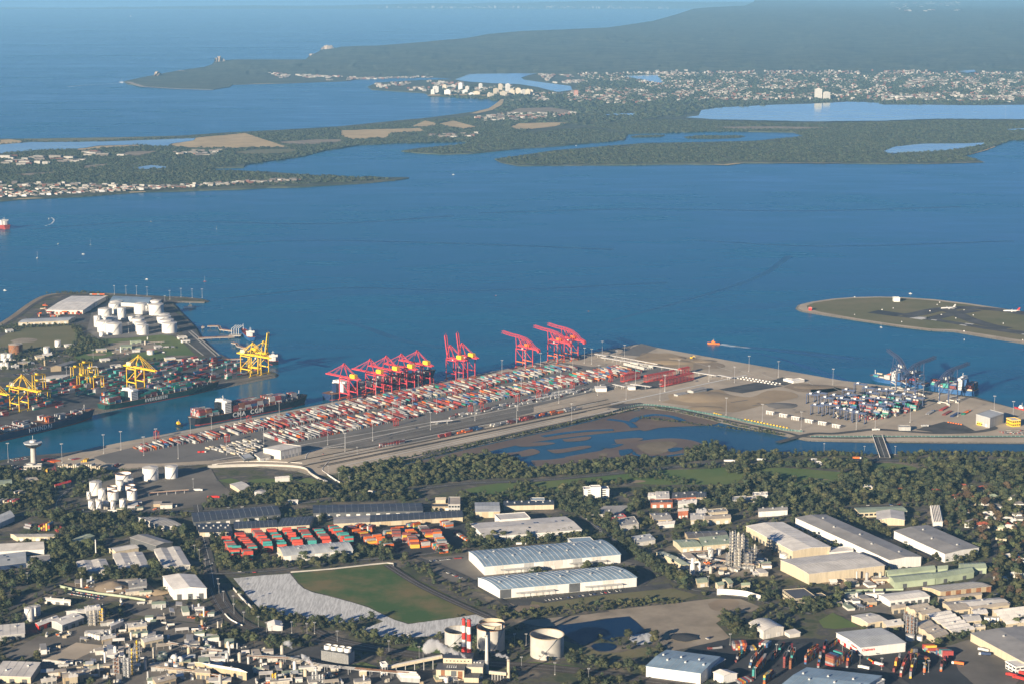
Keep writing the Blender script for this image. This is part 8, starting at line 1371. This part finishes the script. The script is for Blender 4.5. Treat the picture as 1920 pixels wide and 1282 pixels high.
HT = [(hmesh(12, 9, 3.4, 2.6, 'offwhite', 'roof_red'), 'red roofed'), (hmesh(14, 9, 3.6, 2.4, 'cream', 'roof_light'), 'grey roofed'), (hmesh(11, 10, 5.6, 2.4, 'white', 'roof_brown'), 'brown roofed'), (hmesh(13, 8, 3.4, 2, 'white', 'roof_white'), 'white roofed'), (hmesh(12, 8, 3.6, 2, 'cream', 'roof_green'), 'green roofed'), (hmesh(22, 14, 7, 2, 'white', 'roof_white'), 'large white'), (hmesh(13, 9, 3.2, 2.4, 'town_b', 'roof_brown'), 'dark roofed'), (hmesh(12, 9, 3.4, 2.4, 'town_a', 'roof_tan'), 'tan roofed')]
def house(x, y, z, k, where, s_=1.0, parts=True):
    (w_, r_, d_), nm = HT[k]; lb = f'{nm} house {where}'; t = thing('house', lb, 'house', (x, y, z), R.uniform(-.5, .5), lb); inst('wall', w_, t, s=s_); inst('roof', r_, t, s=s_)
    if parts: inst('front_window', d_, t, s=s_)
nh = 0
for q in P('k', '1480 365 1530 375 1620 378 1430 440 1530 480 1590 445 1610 440 1690 437 1890 440 1840 450 1860 455 1800 560 1870 575 1810 605 1830 615 1890 610 1905 635 1740 630 1780 640 1820 660 1560 630 1600 620 1590 640 1640 640 1680 600 1530 640 1750 660 1760 740 1890 890 1870 1000 1910 1020 1890 1010 1750 1030 1280 400 1290 430 1000 380 790 370 430 195 1840 870 1900 900 1660 560 1700 580 1480 560 1500 490 1560 450 1640 500 1720 520 1880 500'): g_ = G(*q, ZM); house(g_.x, g_.y, ZM, R.choice((0, 0, 1, 2, 3, 4)), 'among trees of the right suburb', 1.25); nh += 1
ROWS = []                                          # the village
for i in range(1500):
    x = R.uniform(-20, 300) if R.random() < .75 else R.uniform(300, 560); y0 = 377 - x*.055 - 5; y = y0 - (R.random()**1.4)*(30 - x*.085 if x < 280 else 5)
    if y > y0 - .5: continue
    ROWS.append((x, y))
ROWS = sorted(ROWS[:420], key=lambda q: -q[1])
for x, y in ROWS[:300 - nh]: g_ = G(x, y, 3); house(g_.x, g_.y, 4, R.choice((6, 7, 6, 7, 3, 0)), 'in the village on the far shore', R.uniform(.9, 1.4), False)
towns = MB(); TM = ['town_a', 'town_b', 'town_c', 'town_d', 'town_e']
def dot(x, y, s0, s1, z=None, h=8):
    if z is None: z = .8 + zfar(x, y)
    g_ = G(x, y, z); k = R.uniform(s0, s1); towns.box(g_.x, g_.y, z - 2, k*R.uniform(1, 2), k, h*R.uniform(.7, 1.4) + 2, R.uniform(-.4, .4), R.choices((0, 1, 2, 3, 4), (2, 3, 3, 3, 4))[0])
for x, y in ROWS[300 - nh:]: dot(x, y, 10, 16, 3)
def town(poly, n_, s0, s1, h=9, cl=-.1, fq=.03):
    x0, x1 = min(p[0] for p in poly), max(p[0] for p in poly); y0, y1 = min(p[1] for p in poly), max(p[1] for p in poly); k = 0
    for _ in range(n_*12):
        if k >= n_: break
        x, y = R.uniform(x0, x1), R.uniform(y0, y1)
        if inside(poly, x, y) and not any(inside(hh, x, y) for hh in FARHOLES) and mnoise.noise((x*fq, y*fq*3, 2)) > cl: dot(x, y, s0, s1, h=h); k += 1
Z = lambda s_: P('z', s_)
town(Z('700 158 790 152 900 158 990 166 960 178 900 176 800 172 710 166'), 190, 10, 18, 11); town(Z('930 172 1060 176 1110 160 1250 160 1300 175 1280 190 1150 196 1060 190 960 190'), 640, 9, 17, 8); town(Z('1010 140 1070 142 1110 158 1060 162 1020 150'), 170, 9, 17, 9); town(Z('1080 138 1260 136 1420 134 1700 133 1960 138 1960 190 1640 190 1500 188 1300 190 1240 160 1100 150'), 3000, 6, 13, 11, -.15, .03); town(Z('1650 148 1960 146 1960 156 1700 160'), 130, 14, 34, 10); town(Z('1640 178 1960 172 1960 192 1830 193 1660 188'), 130, 16, 40, 8); town(Z('890 220 960 212 1080 212 1075 220 960 226 900 228'), 150, 12, 22, 8, -1); town(Z('500 136 560 140 720 148 600 152 540 152'), 150, 12, 22, 8); town(Z('680 146 817 144 817 146 680 148'), 50, 12, 20, 7, -1); town(Z('0 296 60 294 160 296 150 306 0 312'), 34, 14, 34, 9, -1); town(Z('150 286 240 288 230 293 150 292'), 14, 20, 40, 8, -1); town(Z('330 284 420 282 400 292 320 290'), 26, 14, 26, 7, -1); town(Z('810 252 900 250 880 258 800 258'), 30, 14, 22, 7, -1)
town(Z('1650 6 1800 4 1800 20 1700 22'), 60, 25, 50, 10, -.2); town(Z('1230 134 1290 132 1300 155 1245 158'), 90, 9, 17, 9, -1)
for i in range(150):
    x = R.gauss(1000, 190); y = R.uniform(10, 16.6)
    if 640 < x < 1290: g_ = G(x, y, 0); k_ = g_.y; s_ = 66500/ k_; towns.box(g_.x*s_, 66500, 0, R.uniform(40, 110), 60, R.uniform(20, 50) + (16 - y)*10, 0, R.choice((1, 2, 4)))
o = towns.build('far_town', TM); o['kind'] = 'stuff'; o['label'] = 'pale houses of the far suburbs and the hazy coast city'; o['category'] = 'town'
def tower(px, py, w_, d_, h, col, label):
    g_ = G(px, py, 3); t = thing('apartment_tower', label, 'tower block', (g_.x, g_.y, 2), R.uniform(-.3, .3)); MB().box(0, 0, 0, w_, d_, h).build('wall', col, t); MB().box(0, 0, h, w_*.5, d_*.6, 4).build('lift_room', col, t)
    mb = MB(); nfl = max(2, int(h/4.2)); [mb.box(0, -d_/2 - .2, 2.4 + i*4.2, w_*.82, .4, 1.6) for i in range(nfl)]; mb.build('window_bands', 'wall_grey', t)
names_ = ['first', 'second', 'third', 'fourth', 'fifth', 'sixth', 'seventh', 'eighth', 'ninth', 'tenth', 'eleventh', 'twelfth', 'thirteenth', 'fourteenth', 'fifteenth', 'sixteenth', 'seventeenth', 'eighteenth', 'nineteenth', 'twentieth', 'twenty first', 'twenty second']
for i, (x, y, w_, h, c) in enumerate(((817, 176, 38, 52, 'white'), (812, 178, 26, 36, 'offwhite'), (840, 178, 44, 34, 'white'), (864, 169, 30, 50, 'white'), (876, 171, 28, 34, 'offwhite'), (901, 169, 24, 46, 'white'), (834, 168, 30, 34, 'cream'), (850, 167, 30, 30, 'offwhite'), (894, 178, 46, 24, 'cream'), (930, 176, 36, 36, 'cream'), (938, 172, 28, 54, 'cream'), (952, 173, 30, 58, 'white'), (960, 179, 40, 38, 'cream'), (972, 177, 36, 42, 'cream'), (982, 179, 40, 38, 'offwhite'), (990, 180, 32, 44, 'cream'), (944, 180, 46, 30, 'cream'), (1080, 181, 28, 40, 'brick'), (920, 182, 40, 24, 'cream'), (996, 178, 30, 34, 'cream'), (872, 176, 36, 26, 'white'), (884, 180, 38, 20, 'white'))):
    tower(x, y, w_, w_*.7, h, c, f'{names_[i]} {"brick" if c == "brick" else "pale"} tower block from the sea end of the far spit' if i != 17 else 'lone reddish brick tower block behind the far bay')
for x, y, w_, h, lb in ((1534, 187, 44, 72, 'taller of the two grey towers above the pale lagoon'), (1549, 187, 44, 50, 'shorter of the two grey towers above the pale lagoon')): tower(x, y, w_, w_*.8, h, 'offwhite', lb)
g_ = G(1690, 184, 4); t = thing('far_hall', 'long white shopping hall beside the pale lagoon', 'building', (g_.x, g_.y, 3)); MB().box(0, 0, 0, 150, 70, 12).build('wall', 'offwhite', t); MB().box(0, 0, 12, 154, 74, 1).build('roof', 'roof_white', t)
build_boxes(300)
# ------------------------------------------------------------------ air
mb = MB(); mb.box(0, DFAR / 2 + 1000, -1.5, 124000, DFAR + 14000, 790)
hm = bpy.data.materials.new('haze'); hm.use_nodes = True; hn = hm.node_tree.nodes; hn.remove(hn['Principled BSDF'])
pv = hn.new('ShaderNodeVolumePrincipled'); pv.inputs['Color'].default_value = (.29, .58, .86, 1); pv.inputs['Density'].default_value = 2.95e-5; pv.inputs['Anisotropy'].default_value = 0.0
hm.node_tree.links.new(pv.outputs[0], hn['Material Output'].inputs['Volume'])
o = mb.build('haze', hm); o['kind'] = 'stuff'; o['label'] = 'thin blue haze over the bay and coast'
